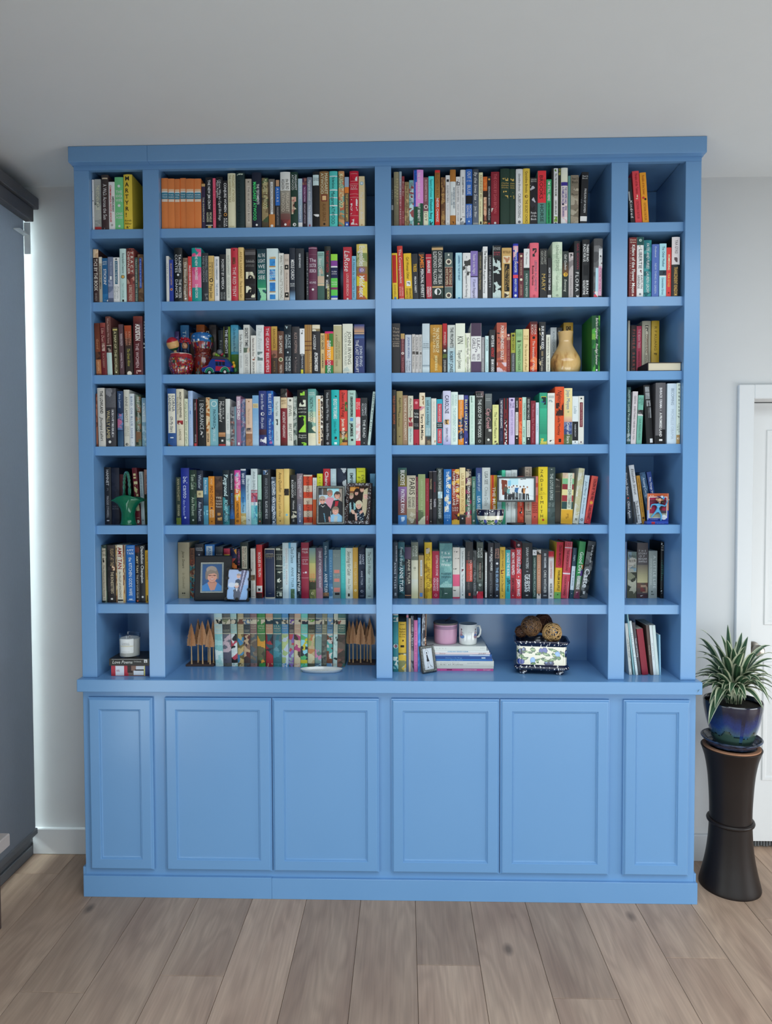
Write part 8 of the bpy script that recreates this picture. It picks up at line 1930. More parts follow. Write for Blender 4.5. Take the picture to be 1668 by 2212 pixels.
    c.rect(.3, .55, .0, .3, '#b8e0ec').rect(.26, .34, .1, .35, '#88c4e0').poly([(.07, .06), (.24, .1), (.25, .75), (.1, .76)], '#7a3828').rect(0, .07, 0, 1, '#d0d8dc').line(.62, .05, .76, .03, .01, '#3a4044', A_).line(.86, .78, 1, .82, .005, '#b0b8bc', A_)
    ppl = [(.20, .32, '#5a5448', '#b8b4b0', '#2c2e32'), (.295, .40, '#7ab0b0', '#6a4a38', '#2c2e32'), (.375, .40, '#e0e0e0', '#7a4a3a', '#3a3c42'), (.42, .34, '#d8dcdc', '#4a2c24', '#34363a'), (.515, .35, '#3a6a9a', '#2a2420', '#26282e'), (.61, .38, '#e4e4e4', '#5a3c30', '#30333a'), (.71, .37, '#3a2c2c', '#3a2a24', '#2c2e34'), (.81, .40, '#e8e8e8', '#9a6a48', '#26282c')]
    for i, (cx, cy, top, hair, leg) in enumerate(ppl):
        c.ell(cx, cy+.02, .020, .036, '#c89880'); c.ell(cx, cy-.006, .021, .026, hair)
        c.poly([(cx-.045, cy+.08), (cx+.045, cy+.08), (cx+.04, cy+.32), (cx-.04, cy+.32)], top)
        c.line(cx-.045, cy+.1, cx-.06, cy+.26, .011, top, A_); c.line(cx+.045, cy+.1, cx+.055, cy+.24, .011, top, A_)
        c.line(cx-.02, cy+.32, cx-.025, .95, .018, leg, A_); c.line(cx+.02, cy+.32, cx+.018+(.02 if i == 7 else 0), .95, .018, leg, A_)
    c.rect(.70, .735, .45, .68, '#d89050')
    q = c.mesh(w-2*bw+.0008, h-2*bw+.0008); q.xf(Matrix.Translation((0, -.0012, zf+bw-.0004))); q.build('photo', INK, t, attr=True)
    # 4: portrait in black leather
    z0 = SHELF[5][0]; Y4 = float(at(440, 1299, Z=z0)[1]); s = scale_at(Y4)
    w, h = 80.5*s, 99*s
    t = place_frame('photo_frame', 'wide black leather frame with a portrait of a woman in a blue top', 459, 1299, Y4, z0, 4, 9, .015)
    b = MB(); b.box(-w/2, w/2, 0, .014, 0, h, .004); b.build('frame', LEATHER, t)
    pw, ph = 50*s, 66.5*s; ox = -.003; oz = 17*s
    b = MB(); R = lambda i, y: (ox-pw/2+i, ox+pw/2-i, oz+i, oz+ph-i, y)
    b.rings([R(0, .0005), R(0, -.003), R(.0008, -.004), R(.0025, -.0032), R(.0055, -.0032), R(.0068, -.004), R(.0078, -.002), R(.0078, -.0003)], fill=False); be = b.build('bezel', mat('bright_silver', '#c8cfca', .25, metal=.7, noise=.3, scale=240), t)
    c = Canvas(60, 86, '#2f4f7a'); A_ = 86/60
    for j in range(86):
        for i in range(60):
            d = math.hypot((i/60-.5), (j/86-.45)); c.a[j, i] = [v*(1.35-.7*d) for v in lin('#3a5a86')]
    c.poly([(.0, .8), (.22, .70), (.36, .66), (.66, .66), (.8, .70), (1, .82), (1, 1), (0, 1)], '#4a84c0').poly([(.26, .69), (.38, .62), (.64, .62), (.76, .70), (.64, .96), (.42, .98)], '#c8907c').poly([(.38, .55), (.64, .55), (.66, .7), (.36, .7)], '#b88270')
    c.ell(.48, .36, .33, .27, '#85766c').ell(.46, .2, .27, .13, '#a0938a').ell(.50, .47, .25, .19, '#d8a08c').poly([(.2, .3), (.4, .2), (.74, .28), (.8, .40), (.6, .34), (.34, .37), (.24, .5)], '#8d7f76').ell(.21, .46, .06, .12, '#857870').ell(.79, .44, .05, .13, '#8a7c74')
    for q2 in (.38, .62):
        c.ell(q2, .425, .075, .022, '#3a2a2c').ell(q2, .435, .055, .016, '#d0988a').ell(q2, .43, .026, .013, '#2c2224')
    c.line(.44, .42, .56, .42, .008, '#4a3a3c', A_).ell(.5, .49, .032, .024, '#c48878').ell(.5, .565, .105, .028, '#a85a58').ell(.5, .56, .085, .015, '#f0e8e4').ell(.36, .52, .05, .03, '#dc9c8c').ell(.66, .52, .05, .03, '#dc9c8c')
    c.speckle(.06); q = c.mesh(pw-.015, ph-.015); q.xf(Matrix.Translation((ox, -.0006, oz+.0075))); q.build('photo', INK, t, attr=True)
    b = MB(); b.box(-.02, .02, .014, .018, .0, h*.75); b.xf(Matrix.Translation((0, .014, h*.72)) @ Matrix.Rotation(math.radians(19), 4, 'X') @ Matrix.Translation((0, -.014, -h*.72))); b.build('strut', LEATHER, t)
    # 5: ornate pewter frame
    Y5 = Y4-.022; s = scale_at(Y5); w, h = 46*s, 66*s
    t = place_frame('photo_frame', 'small dark pewter frame with flower knobs and a pale blue photo', 511.5, 1300, Y5, z0, 8, 9, .022)
    t.rotation_euler[1] = math.radians(4)
    c = Canvas(44, 64, '#a8bce0'); A_ = 64/44
    c.rect(0, 1, .5, 1, '#90b4e0').poly([(.62, 0), (.9, 0), (.62, 1), (.5, 1)], '#6a6a84').poly([(.74, 0), (.8, 0), (.56, 1), (.53, 1)], '#b8bcd8').poly([(.36, .36), (.5, .3), (.62, .36), (.54, .62), (.34, .62)], '#4a5468').ell(.5, .22, .09, .07, '#d8b0a4').ell(.5, .17, .09, .04, '#a89890')
    c.poly([(.3, .68), (.48, .6), (.62, .7), (.6, .98), (.34, .98)], '#5a6070').ell(.44, .54, .1, .075, '#dcb4a8').ell(.43, .49, .1, .05, '#d8d4d0').poly([(.4, .62), (.5, .62), (.46, .74)], '#e8e8ec').ell(.2, .52, .16, .08, '#c8d4e8')
    q = c.mesh(w, h); q.xf(Matrix.Translation((0, .002, .006))); q.build('photo', INK, t, attr=True)
    b = MB(); b.box(-w/2-.001, w/2+.001, .0024, .006, .004, h+.008); bk = b.build('backing', PEWTER, t)
    b = MB(); zc0, zc1 = .006, .006+h
    b.tube([(-w/2, 0, zc0), (w/2, 0, zc0), (w/2, 0, zc1), (-w/2, 0, zc1)], .0024, 8, closed=True); b.build('frame', PEWTER, t, smooth=60)
    for (fx, fz) in ((-.5, 0), (0, 0), (.5, 0), (-.5, .36), (.5, .36), (-.5, .70), (.5, .70), (-.5, 1), (.05, 1), (.5, 1)):
        b = MB()
        for k in range(6):
            a = k*math.pi/3; b.ball((.0046*math.cos(a), -.0015, .0046*math.sin(a)), .0032, 8, 6)
        b.ball((0, -.0035, 0), .0028, 8, 6)
        b.build('flower_knob', PEWTER, t, smooth=True, loc=(fx*w*1.04, -.0005, max(.0082, zc0+fz*h)))
    b = MB(); b.box(-.004, .004, .006, .008, .004, h*.75); b.xf(Matrix.Translation((0, .006, h*.72)) @ Matrix.Rotation(math.radians(20), 4, 'X') @ Matrix.Translation((0, -.006, -h*.72))); b.build('strut', PEWTER, t)
    # 6: dancer in a ribbed frame beside the stack
    z0 = ZT; Y6 = float(at(930, 1454, Z=z0)[1]); s = scale_at(Y6); w, h = .072, .112; bw = .0115
    t = place_frame('photo_frame', 'little ribbed pewter frame with a drawn dancer, leaning by the flat stack', 930, 1454, Y6, z0, 33, 13)
    frame_ring(w, h, bw, .010, mat('aged_pewter', '#5a5852', .4, metal=.6), t)
    b = MB()
    for (x0, z0_, x1, z1) in ((-w/2+.006, .006, w/2-.006, .006), (-w/2+.006, h-.006, w/2-.006, h-.006), (-w/2+.006, .006, -w/2+.006, h-.006), (w/2-.006, .006, w/2-.006, h-.006)):
        L = math.hypot(x1-x0, z1-z0_); n = int(L/.0058)
        for i in range(n+1):
            f = i/n; cx, cz = x0+(x1-x0)*f, z0_+(z1-z0_)*f; dx, dz = (x1-x0)/L, (z1-z0_)/L
            b.tube([(cx-dz*.0052, -.0004, cz+dx*.0052), (cx, -.002, cz), (cx+dz*.0052, -.0004, cz-dx*.0052)], [.0016, .0021, .0016], 6)
    b.build('ribs', SILVER, t, smooth=True)['kind'] = 'stuff'
    c = Canvas(40, 68, '#d4dce4'); A_ = 68/40
    K = '#26262c'
    c.ell(.42, .2, .2, .115, '#8a8a90').ell(.42, .2, .175, .1, '#d4dce4').ell(.42, .22, .05, .045, K).line(.42, .27, .42, .34, .02, '#8a7068', A_).poly([(.36, .32), (.5, .32), (.52, .44), (.62, .62), (.34, .62), (.38, .44)], K)
    c.line(.44, .62, .40, .88, .015, '#7a7074', A_).line(.54, .62, .7, .84, .015, '#7a7074', A_).line(.38, .9, .46, .88, .02, K, A_).line(.68, .83, .82, .88, .02, K, A_)
    q = c.mesh(w-2*bw+.001, h-2*bw+.001); q.xf(Matrix.Translation((0, .005, bw-.0005))); q.build('drawing', INK, t, attr=True)
    b = MB(); b.box(-.004, .004, .010, .012, .0, h*.7); b.xf(Matrix.Translation((0, .010, h*.68)) @ Matrix.Rotation(math.radians(28), 4, 'X') @ Matrix.Translation((0, -.010, -h*.68))); b.build('strut', PEWTER, t)


frames()


# ---------------------------------------------------------------- painted bowl and planter
CREAM, NAVY = lin('#e4e0cc'), lin('#0c1030')


def plum_motif(seed, n):
    rr = random.Random(seed); out = []
    for i in range(n):
        out.append((rr.random(), rr.uniform(.2, .8)))
    return out


def paint_plums(u, v, items):
    """Colour of a painted fruit-and-leaf pattern at (u along, v up); ITEMS are (kind, u, v, ru, rv, rot)."""
    col = None
    for kind, cu, cv, ru, rv, rot in items:
        du, dv = u-cu, v-cv; c, s = math.cos(rot), math.sin(rot); a, b = (du*c+dv*s)/ru, (-du*s+dv*c)/rv
        d = a*a+b*b
        if d < 1:
            if kind == 'leaf': col = lin('#c0cc98') if abs(b) < .12 and d < .7 else lin('#23481f') if d > .5 else lin('#558248')
            elif kind == 'plum': col = lin('#101838') if d > .6 else lin('#1c2858') if (a+.3)**2+(b-.3)**2 > .12 else lin('#7088b8')
            elif kind == 'blue': col = lin('#28367e') if d > .5 else lin('#4050a0')
            elif kind == 'light': col = lin('#5a8ac8') if d > .6 else lin('#88b4e0')
            elif kind == 'dot': col = lin('#e8e8e8')
    return col


def pottery2():
    z0 = SHELF[4][0]; Y = .066; s = scale_at(Y); x = at(1059, 1115, Y=Y)[0]
    t = thing('painted_bowl', 'small navy rimmed bowl painted with plums and leaves, on the fifth shelf', 'bowl', (x, Y, z0+.0003))
    H_ = float(at(1059, 1101, Y=Y-.05)[2])-z0
    items = []
    for k in range(7):
        o = k/7+.05
        items += [('leaf', o, .36, .035, .14, .5), ('plum', o+.05, .28, .024, .13, 0), ('leaf', o+.085, .36, .030, .13, -.6), ('blue', o+.045, .40, .022, .11, 0), ('leaf', o+.11, .25, .026, .11, .3)]
    rr = random.Random(2)
    dots = [('dot', rr.random(), rr.uniform(.74, .95), .005, .026, 0) for _ in range(34)]

    def fn(a, h):
        if h > .68: return paint_plums(a, h, dots) or NAVY
        return paint_plums(a, h, items) or CREAM
    R = 30.5*s
    pr = [(R*.74, 0), (R*.8, H_*.06), (R*.9, H_*.35), (R*.97, H_*.7), (R, H_)]
    b = MB(); lathe_paint(b, smooth_prof(pr, 9), 150, fn); b.build('bowl', GLAZE, t, smooth=True, attr=True)
    b = MB(); b.col = CREAM; b.lathe([(R, H_), (R*.985, H_+.001), (R*.96, H_), (R*.86, H_*.4), (R*.7, .006), (1e-4, .006)], 60); b.build('inside', GLAZE, t, smooth=True, attr=True)
    # planter on four feet
    z0 = ZT
    yF = float(at(1207, 1458, Z=z0)[1])          # front right foot
    yaw = math.radians(-7); Wd, Dp = .216, .125
    s = scale_at(yF); x = float(at(1169, 1400, Y=yF+.05)[0]); yc = yF+.053
    t = thing('planter', 'footed ceramic planter painted with blue plums, holding woven vine balls', 'planter', (x, yc, z0+.0003), (0, 0, yaw))
    fz = .019; bz = .040; tz = .118; rz = .142

    def rr_path(w, d, r, n=10):
        pts = []
        for cx, cy, a0 in ((w/2-r, d/2-r, 0), (-w/2+r, d/2-r, 90), (-w/2+r, -d/2+r, 180), (w/2-r, -d/2+r, 270)):
            for i in range(n+1):
                a = math.radians(a0+90*i/n); pts.append((cx+r*math.cos(a), cy+r*math.sin(a)))
        # denser along the straight sides
        out = []
        for i in range(len(pts)):
            p, q = pts[i], pts[(i+1) % len(pts)]; L = math.hypot(q[0]-p[0], q[1]-p[1]); k = max(1, int(L/.0022))
            for j in range(k): out.append((p[0]+(q[0]-p[0])*j/k, p[1]+(q[1]-p[1])*j/k))
        return out

    def loft(b, specs, fn):
        n0 = None; base = []
        for (w, d, r, z) in specs:
            ref = rr_path(Wd, Dp, .022)
            pth = [(px*w/Wd, py*d/Dp) for px, py in ref]
            base.append(len(b.v)); b.v += [(px, py, z) for px, py in pth]; n0 = len(pth)
        for j in range(len(specs)-1):
            for i in range(n0):
                i2 = (i+1) % n0
                mx = (b.v[base[j]+i][0]+b.v[base[j]+i2][0])/2; my = (b.v[base[j]+i][1]+b.v[base[j]+i2][1])/2; mz = (b.v[base[j]+i][2]+b.v[base[j+1]+i][2])/2
                b.face((base[j]+i, base[j]+i2, base[j+1]+i2, base[j+1]+i), fn(mx, my, mz))
        return n0, base
    Lf = [('plum', .10, .72, .045, .17, 0), ('plum', .16, .78, .045, .17, 0), ('leaf', .22, .70, .05, .12, 1.1), ('leaf', .33, .82, .05, .13, .1), ('leaf', .12, .46, .05, .12, .2), ('leaf', .17, .33, .055, .12, -.5), ('blue', .08, .17, .05, .16, 0), ('blue', .13, .17, .04, .14, 0),
          ('light', .33, .25, .05, .18, 0), ('leaf', .34, .08, .05, .07, 0), ('leaf', .41, .22, .03, .11, .2), ('blue', .48, .76, .04, .16, 0), ('blue', .55, .79, .055, .18, 0), ('leaf', .44, .62, .055, .10, -.4), ('leaf', .58, .60, .055, .13, .5), ('leaf', .47, .34, .035, .12, -.9),
          ('plum', .60, .12, .06, .16, 0), ('plum', .68, .12, .05, .14, 0), ('leaf', .56, .28, .05, .12, .6), ('leaf', .70, .32, .06, .12, -.6), ('leaf', .72, .82, .055, .14, .7), ('light', .79, .60, .05, .17, 0), ('leaf', .73, .55, .035, .14, .2), ('leaf', .81, .42, .05, .10, .1), ('leaf', .90, .62, .045, .19, .3), ('plum', .965, .66, .04, .2, 0), ('leaf', .02, .8, .03, .15, .2), ('leaf', .01, .4, .03, .13, .2)]

    def bodyfn(mx, my, mz):
        v = (mz-bz)/(tz-bz)
        if my < -Dp/2+.02 and abs(mx) < Wd/2: u = mx/Wd+.5
        elif my > Dp/2-.02: u = .5-mx/Wd
        else: u = (my/Dp+.5)*.5+.3
        return paint_plums(u, v, Lf) or CREAM
    rq = random.Random(6)
    dd = [('dot', rq.random(), rq.random(), .0085, .12, 0) for _ in range(30)]

    def bandfn(lo, hi):
        def f(mx, my, mz):
            u = (mx/Wd+.5) if my < 0 else .5-mx/Wd; v = (mz-lo)/(hi-lo)
            return paint_plums(u % 1, v, dd) or NAVY
        return f
    b = MB(); k = 26
    loft(b, [(Wd-.012, Dp-.012, .02, bz+(tz-bz)*i/k) for i in range(k+1)], bodyfn); b.build('body', GLAZE, t, smooth=True, attr=True)
    b = MB(); loft(b, [(Wd-.013, Dp-.013, .02, tz-.001), (Wd-.006, Dp-.006, .02, tz+.006), (Wd+.004, Dp+.004, .02, tz+.012), (Wd+.010, Dp+.010, .02, tz+.017), (Wd+.012, Dp+.012, .02, rz-.003), (Wd+.008, Dp+.008, .02, rz), (Wd-.006, Dp-.006, .02, rz-.001)], bandfn(tz, rz)); b.build('rim', GLAZE, t, smooth=True, attr=True)
    b = MB(); b.col = lin('#2a3a5c'); loft(b, [(Wd-.006, Dp-.006, .02, rz-.001), (Wd-.02, Dp-.02, .02, rz-.012), (Wd-.03, Dp-.03, .02, bz), (.01, .01, .001, bz)], lambda *a: lin('#2c3a58')); b.build('inside', GLAZE, t, smooth=True, attr=True)
    b = MB(); n0, base = loft(b, [(Wd-.03, Dp-.03, .02, fz), (Wd-.002, Dp-.002, .02, fz+.002), (Wd+.008, Dp+.008, .02, fz+.006), (Wd+.010, Dp+.010, .02, fz+.012), (Wd+.004, Dp+.004, .02, fz+.016), (Wd-.002, Dp-.002, .02, bz-.002), (Wd-.012, Dp-.012, .02, bz+.002)], bandfn(fz, bz)); b.face([base[0]+i for i in range(n0)][::-1], NAVY); b.build('base', GLAZE, t, smooth=True, attr=True)
    dm = [('dot', rq.random(), rq.random(), .035, .11, 0) for _ in range(26)]
    for sx in (-1, 1):
        for sy in (-1, 1):
            b = MB(); lathe_paint(b, smooth_prof([(.012, 0), (.0165, .004), (.0175, .011), (.015, .017), (.014, fz+.002)], 4), 40, lambda a, h: paint_plums(a, h, dm) or NAVY)
            b.face(range(40), NAVY); b.build('foot', GLAZE, t, smooth=True, attr=True, loc=(sx*(Wd/2-.034), sy*(Dp/2-.024), 0))
    # vine balls resting in the planter
    for (u, v, dy, rad, cA, lab, n, th) in ((1148, 1352, -.016, .043, '#7a5a3c', 'brown woven vine ball nearest the front of the painted planter', 58, .0010),
                                            (1172.5, 1346, .046, .041, '#5a3420', 'dark brown woven vine ball behind the others in the planter', 80, .0013),
                                            (1193, 1366, -.012, .041, '#d0a870', 'pale straw woven vine ball with open gaps, in the planter', 26, .0017),
                                            (1126, 1364, .012, .026, '#5a3a28', 'small dark vine ball tucked low at the planter end', 34, .0010)):
        yb = yc+dy; c = at(u, v, Y=yb)
        rb = random.Random(int(u))
        b = MB()
        for i in range(n):
            ax = Vector((rb.gauss(0, 1), rb.gauss(0, 1), rb.gauss(0, 1))).normalized(); e1 = ax.orthogonal().normalized(); e2 = ax.cross(e1)
            off = rb.uniform(-.55, .55)*rad; r2 = math.sqrt(max(1e-6, rad**2-off**2))*rb.uniform(.86, 1.0)
            k = rb.uniform(.7, 1.25); b.col = tuple(min(.9, q*k) for q in lin(cA))
            wob = [rb.uniform(-.05, .05) for _ in range(4)]
            pts = []
            for j in range(22):
                a = 2*math.pi*j/22; rr_ = r2*(1+wob[0]*math.sin(2*a)+wob[1]*math.cos(3*a))
                pts.append(ax*(off+rad*wob[2]*math.sin(2*a+wob[3]*60))+e1*(rr_*math.cos(a))+e2*(rr_*math.sin(a)))
            b.tube(pts, th*rb.uniform(.8, 1.3), 5, closed=True)
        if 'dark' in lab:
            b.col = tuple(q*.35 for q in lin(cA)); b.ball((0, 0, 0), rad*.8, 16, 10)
        o = b.build('vine_ball', LACQ, None, smooth=True, attr=True); o.location = c
        tag(o, lab, 'decorative ball', 'woven vine balls in the planter')


pottery2()


# ---------------------------------------------------------------- wooden tree sculptures
def tree_outline(w, h, n, rr):
    """Serrated half-widths from top to bottom of a flat conifer crown."""
    L, R = [], []
    for i in range(n):
        t = (i+.35)/n; hw = w/2*min(1, (t*1.22)**.72)*(1 if t < .85 else .96)
        k = rr.uniform(.92, 1.06)
        R.append((hw*k, h*(1-t-.01))); R.append((hw*k*.80, h*(1-t-.45/n)))
        L.append((-hw*k*rr.uniform(.95, 1.05), h*(1-t-.01))); L.append((-hw*k*.80, h*(1-t-.45/n)))
    return [(0, h)]+R+[(w*.30, h*.02), (w*.16, 0), (0, h*.03), (-w*.16, 0), (-w*.30, h*.02)]+L[::-1]


def tree_sculpture(ux0, ux1, vfront, trees, label, seed):
    rr = random.Random(seed)
    yf = float(at((ux0+ux1)/2, vfront, Z=ZT)[1]); s = scale_at(yf)
    xa, xb = float(at(ux0, vfront, Y=yf)[0]), float(at(ux1, vfront, Y=yf)[0])
    t = thing('tree_sculpture', label, 'sculpture', ((xa+xb)/2, yf, ZT+.0003))
    W_ = xb-xa; D_ = .075
    b = MB(); b.box(-W_/2, W_/2, 0, D_, 0, .0085, .0008); b.build('base', WALNUT, t)
    for (u, vt, vc, dy, wpx) in trees:
        Y = yf+.010+dy*.056; zt = float(at(u, vt, Y=Y)[2])-ZT; zc = float(at(u, vc, Y=Y)[2])-ZT; x = float(at(u, vc, Y=Y)[0])-(xa+xb)/2
        x = max(-W_/2+.006, min(W_/2-.006, x)); w = 1.12*wpx*scale_at(Y)
        k = rr.uniform(.8, 1.12)
        b = MB(); b.lathe([(.0042, .0085), (.0034, .014), (.0024, zc*.6), (.0019, zc+.01)], 10, caps=True); tr = b.build('trunk', PINE, t, smooth=50, loc=(x, dy*.056+.010, 0))
        h_ = zt-zc
        for a in (0, 90):
            b = MB(); b.prism(tree_outline(w if a == 0 else w*.9, h_, 15, rr), -.0014, .0014)
            b.xf(Matrix.Translation((x, dy*.056+.010, zc)) @ Matrix.Rotation(math.radians(a+rr.uniform(-12, 12)), 4, 'Z')); b.build('crown', CEDAR, t)


cz = lambda v, o: o+v/17.01
tree_sculpture(401, 462, 1440, [(413.7, cz(455, 1320), cz(1290, 1320), 0.05, 20.5), (437.5, cz(370, 1320), cz(1245, 1320), .1, 22), (453.5, cz(600, 1320), cz(1325, 1320), 0.02, 20), (427.5, cz(430, 1320), cz(1220, 1320), .5, 16), (428.5, cz(290, 1320), cz(1150, 1320), .95, 17), (449.8, cz(320, 1320), cz(1150, 1320), .6, 17), (461, cz(345, 1320), cz(1230, 1320), .4, 16)],
               'cluster of cedar cut-out trees on a dark base, nearer the window', 1)
tree_sculpture(751, 810, 1437, [(754.8, cz(340, 1320), cz(1210, 1320), .25, 14), (762.7, cz(370, 1320), cz(1200, 1320), .12, 15), (771.5, cz(290, 1320), cz(1150, 1320), .7, 15), (779, cz(350, 1320), cz(1225, 1320), .02, 23), (787, cz(400, 1320), cz(1200, 1320), .75, 14), (793.5, cz(560, 1320), cz(1220, 1320), .4, 14), (799, cz(260, 1320), cz(1180, 1320), .95, 18), (801.5, cz(440, 1320), cz(1240, 1320), .08, 18)],
               'cluster of cedar cut-out trees on a dark base by the centre upright', 2)


def oval_dish():
    y = float(at(694, 1456, Z=ZT)[1]); s = scale_at(y); x = float(at(694, 1450, Y=y+.03)[0])
    t = thing('oval_dish', 'shallow white oval trinket dish in front of the illustrated books', 'dish', (x, y+.038, ZT+.0003))
    a, d = 46.3*s*1.01, .036
    b = MB(); WG = MATS['white_glazed_china']
    n = 64
    for k, (f, z) in enumerate(((.86, 0), (.9, .001), (.97, .009), (1.0, .0125), (.985, .0128), (.955, .0095), (.88, .0035), (.0, .003))):
        for i in range(n):
            q = 2*math.pi*i/n; b.v.append((a*f*math.cos(q), d*(1-(1-f)*a/d*.55 if f > .5 else 0)*math.sin(q), z))
    for j in range(7):
        for i in range(n):
            i2 = (i+1) % n; b.face((j*n+i, j*n+i2, (j+1)*n+i2, (j+1)*n+i))
    b.face(range(n)[::-1]); b.build('dish', WG, t, smooth=50)
    b = MB(); b.col = lin('#34383c')
    V, F = set_text('good things are coming', .09, .006); n0 = 0
    b.v = [(v[0]-.045, v[1]*1.4-.004, .0042) for v in V]
    for f in F: b.face(f)
    b.build('lettering', INK, t, attr=True)['kind'] = 'stuff'


oval_dish()


# ---------------------------------------------------------------- baseball figurine on a card
def card_figure():
    z0 = SHELF[4][0]; Y = .060; s = scale_at(Y); k = s/16.68
    x = at(1421, 1100, Y=Y)[0]
    t = thing('card_figurine', 'baseball player figurine in a light blue kit before a card backing', 'figurine', (x, Y, z0+.0003))
    X = lambda u: (u-850)*k
    Z = lambda v: (1540-v)*k*1.02
    b = MB(); b.col = lin('#2448a8'); b.box(X(410), X(1165), -.022, .012, 0, Z(1432), .0008); bs = b.build('base', LACQ, t, attr=True)
    b = MB(); y = -.0222
    b.poly([(X(570), y, Z(1530)), (X(690), y, Z(1530)), (X(690), y, Z(1450)), (X(570), y, Z(1450))], lin('#b02838'))
    V, F = set_text('MILWAUKEE', X(1040)-X(740), .0016); n0 = len(b.v); b.v += [(X(740)+v[0], y, Z(1510)+v[1]) for v in V]
    for f in F: b.face([n0+i for i in f], lin('#d8dce8'))
    b.build('lettering', INK, bs, attr=True)['kind'] = 'stuff'
    b = MB(); b.col = lin('#c8ccd0'); b.box(X(490), X(1245), .003, .006, Z(1432), Z(465)); cd_ = b.build('card', LACQ, t, attr=True)
    c = Canvas(60, 76, '#c86038')
    c.rect(0, 1, .62, 1, '#2440a0').rect(0, .06, 0, .6, '#c87858').rect(.94, 1, 0, .6, '#c87858').rect(0, .06, .6, .95, '#7a90c8')
    c.rect(.06, .93, .125, .9, '#e8e4e0').rect(.095, .895, .145, .875, '#5c2030').rect(.095, .895, .145, .24, '#98284a').rect(.095, .895, .30, .42, '#7a2440').rect(.095, .895, .6, .72, '#4a3a44').rect(.095, .5, .45, .75, '#98284a').rect(.095, .895, .72, .88, '#9aa08c').rect(.7, .88, .5, .62, '#a02848')
    c.ell(.785, .865, .115, .09, '#dce0e8')
    q = c.mesh(X(1245)-X(490), Z(465)-Z(1432)); q.xf(Matrix.Translation(((X(490)+X(1245))/2, .0028, Z(1432)))); q.build('card_print', INK, cd_, attr=True)
    b = MB()
    for tx, xa, xb, zz, cp, col_ in (('RO', X(590), X(740), Z(560), .0042, 'e8e4d8'), ('BREWERS', X(600), X(890), Z(1390), .0021, 'd8dcec'), ('Brewers', X(1030), X(1140), Z(1305), .0014, '5a6a8a')):
        V, F = set_text(tx, xb-xa, cp, 'b'); n0 = len(b.v); b.v += [(xa+v[0], .0025, zz+v[1]) for v in V]
        for f in F: b.face([n0+i for i in f], lin('#'+col_))
    b.build('lettering', INK, cd_, attr=True)['kind'] = 'stuff'
    # the player: one continuous skinned body
    pts = {'pel': (X(820), -.008, Z(1060)), 'che': (X(850), -.009, Z(880)), 'nec': (X(860), -.010, Z(800)), 'hd': (X(865), -.011, Z(770)),
           'shl': (X(720), -.009, Z(840)), 'ell': (X(610), -.010, Z(860)), 'hal': (X(555), -.012, Z(985)),
           'shr': (X(960), -.009, Z(870)), 'elr': (X(1080), -.011, Z(910)), 'har': (X(1170), -.013, Z(700)),
           'hpl': (X(760), -.008, Z(1110)), 'knl': (X(680), -.009, Z(1200)), 'ftl': (X(590), -.010, Z(1300)),
           'hpr': (X(890), -.008, Z(1110)), 'knr': (X(950), -.010, Z(1220)), 'ftr': (X(940), -.009, Z(1395)), 'tor': (X(915), -.015, Z(1405))}
    rad = {'pel': .0062, 'che': .0070, 'nec': .0028, 'hd': .0026, 'shl': .0042, 'ell': .0036, 'hal': .0020, 'shr': .0042, 'elr': .0032, 'har': .0021, 'hpl': .0052, 'knl': .0040, 'ftl': .0030, 'hpr': .0052, 'knr': .0042, 'ftr': .0032, 'tor': .0026}
    ks = list(pts); ed = [('pel', 'che'), ('che', 'nec'), ('nec', 'hd'), ('che', 'shl'), ('shl', 'ell'), ('ell', 'hal'), ('che', 'shr'), ('shr', 'elr'), ('elr', 'har'), ('pel', 'hpl'), ('hpl', 'knl'), ('knl', 'ftl'), ('pel', 'hpr'), ('hpr', 'knr'), ('knr', 'ftr'), ('ftr', 'tor')]
    me = bpy.data.meshes.new('player'); me.from_pydata([pts[q2] for q2 in ks], [(ks.index(a), ks.index(c2)) for a, c2 in ed], [])
    o = bpy.data.objects.new('player', me); COL.objects.link(o); o.parent = t
    o.modifiers.new('skin', 'SKIN'); o.modifiers.new('soft', 'SUBSURF').levels = 2; o.modifiers['soft'].render_levels = 2
    for i, q2 in enumerate(ks):
        sv = me.skin_vertices[0].data[i]; sv.radius = (rad[q2], rad[q2]*.85); sv.use_root = q2 == 'pel'
    me.materials.append(mat('sky_blue_kit', '#4aa0d0', .45))
    b = MB(); b.col = lin('#c89c7c'); b.ball((X(860), -.013, Z(690)), .0105, 18, 12, .82); b.ball((X(765), -.014, Z(670)), .0042, 10, 8); b.ball((X(880), -.013, Z(780)), .003, 10, 8, 1.6)
    b.col = lin('#3a2418'); b.ball((X(985), -.012, Z(770)), .0068, 14, 10, .8); b.col = lin('#201410'); b.ball((X(812), -.0212, Z(630)), .0014, 8, 6); b.col = lin('#8a3a34'); b.ball((X(765), -.018, Z(715)), .0016, 8, 6, .5); b.col = lin('#b88868'); b.ball((X(955), -.0215, Z(690)), .0026, 10, 7, 1.3)
    b.build('head', LACQ, t, smooth=True, attr=True)
    b = MB(); b.col = lin('#5a9ad0'); n1 = len(b.v); b.lathe([(.0098, 0), (.0098, .003), (.0085, .0075), (.0045, .0105), (1e-4, .0112)], 20); b.col = lin('#dfe3e8'); b.lathe([(.0099, .0), (.0101, .0015), (.0088, .0078), (.0050, .0108)], 12, a0=math.radians(150), a1=math.radians(250))
    b.col = lin('#1c2c80'); b.prism([(-.020, -.0015), (-.006, .0022), (-.004, .0002), (-.018, -.0032)], -.008, .008)
    b.xf(Matrix.Translation((X(950), -.013, Z(640))) @ Matrix.Rotation(math.radians(33), 4, 'Y')); b.build('cap', LACQ, t, smooth=40, attr=True)
    b = MB(); b.col = lin('#c89c7c')
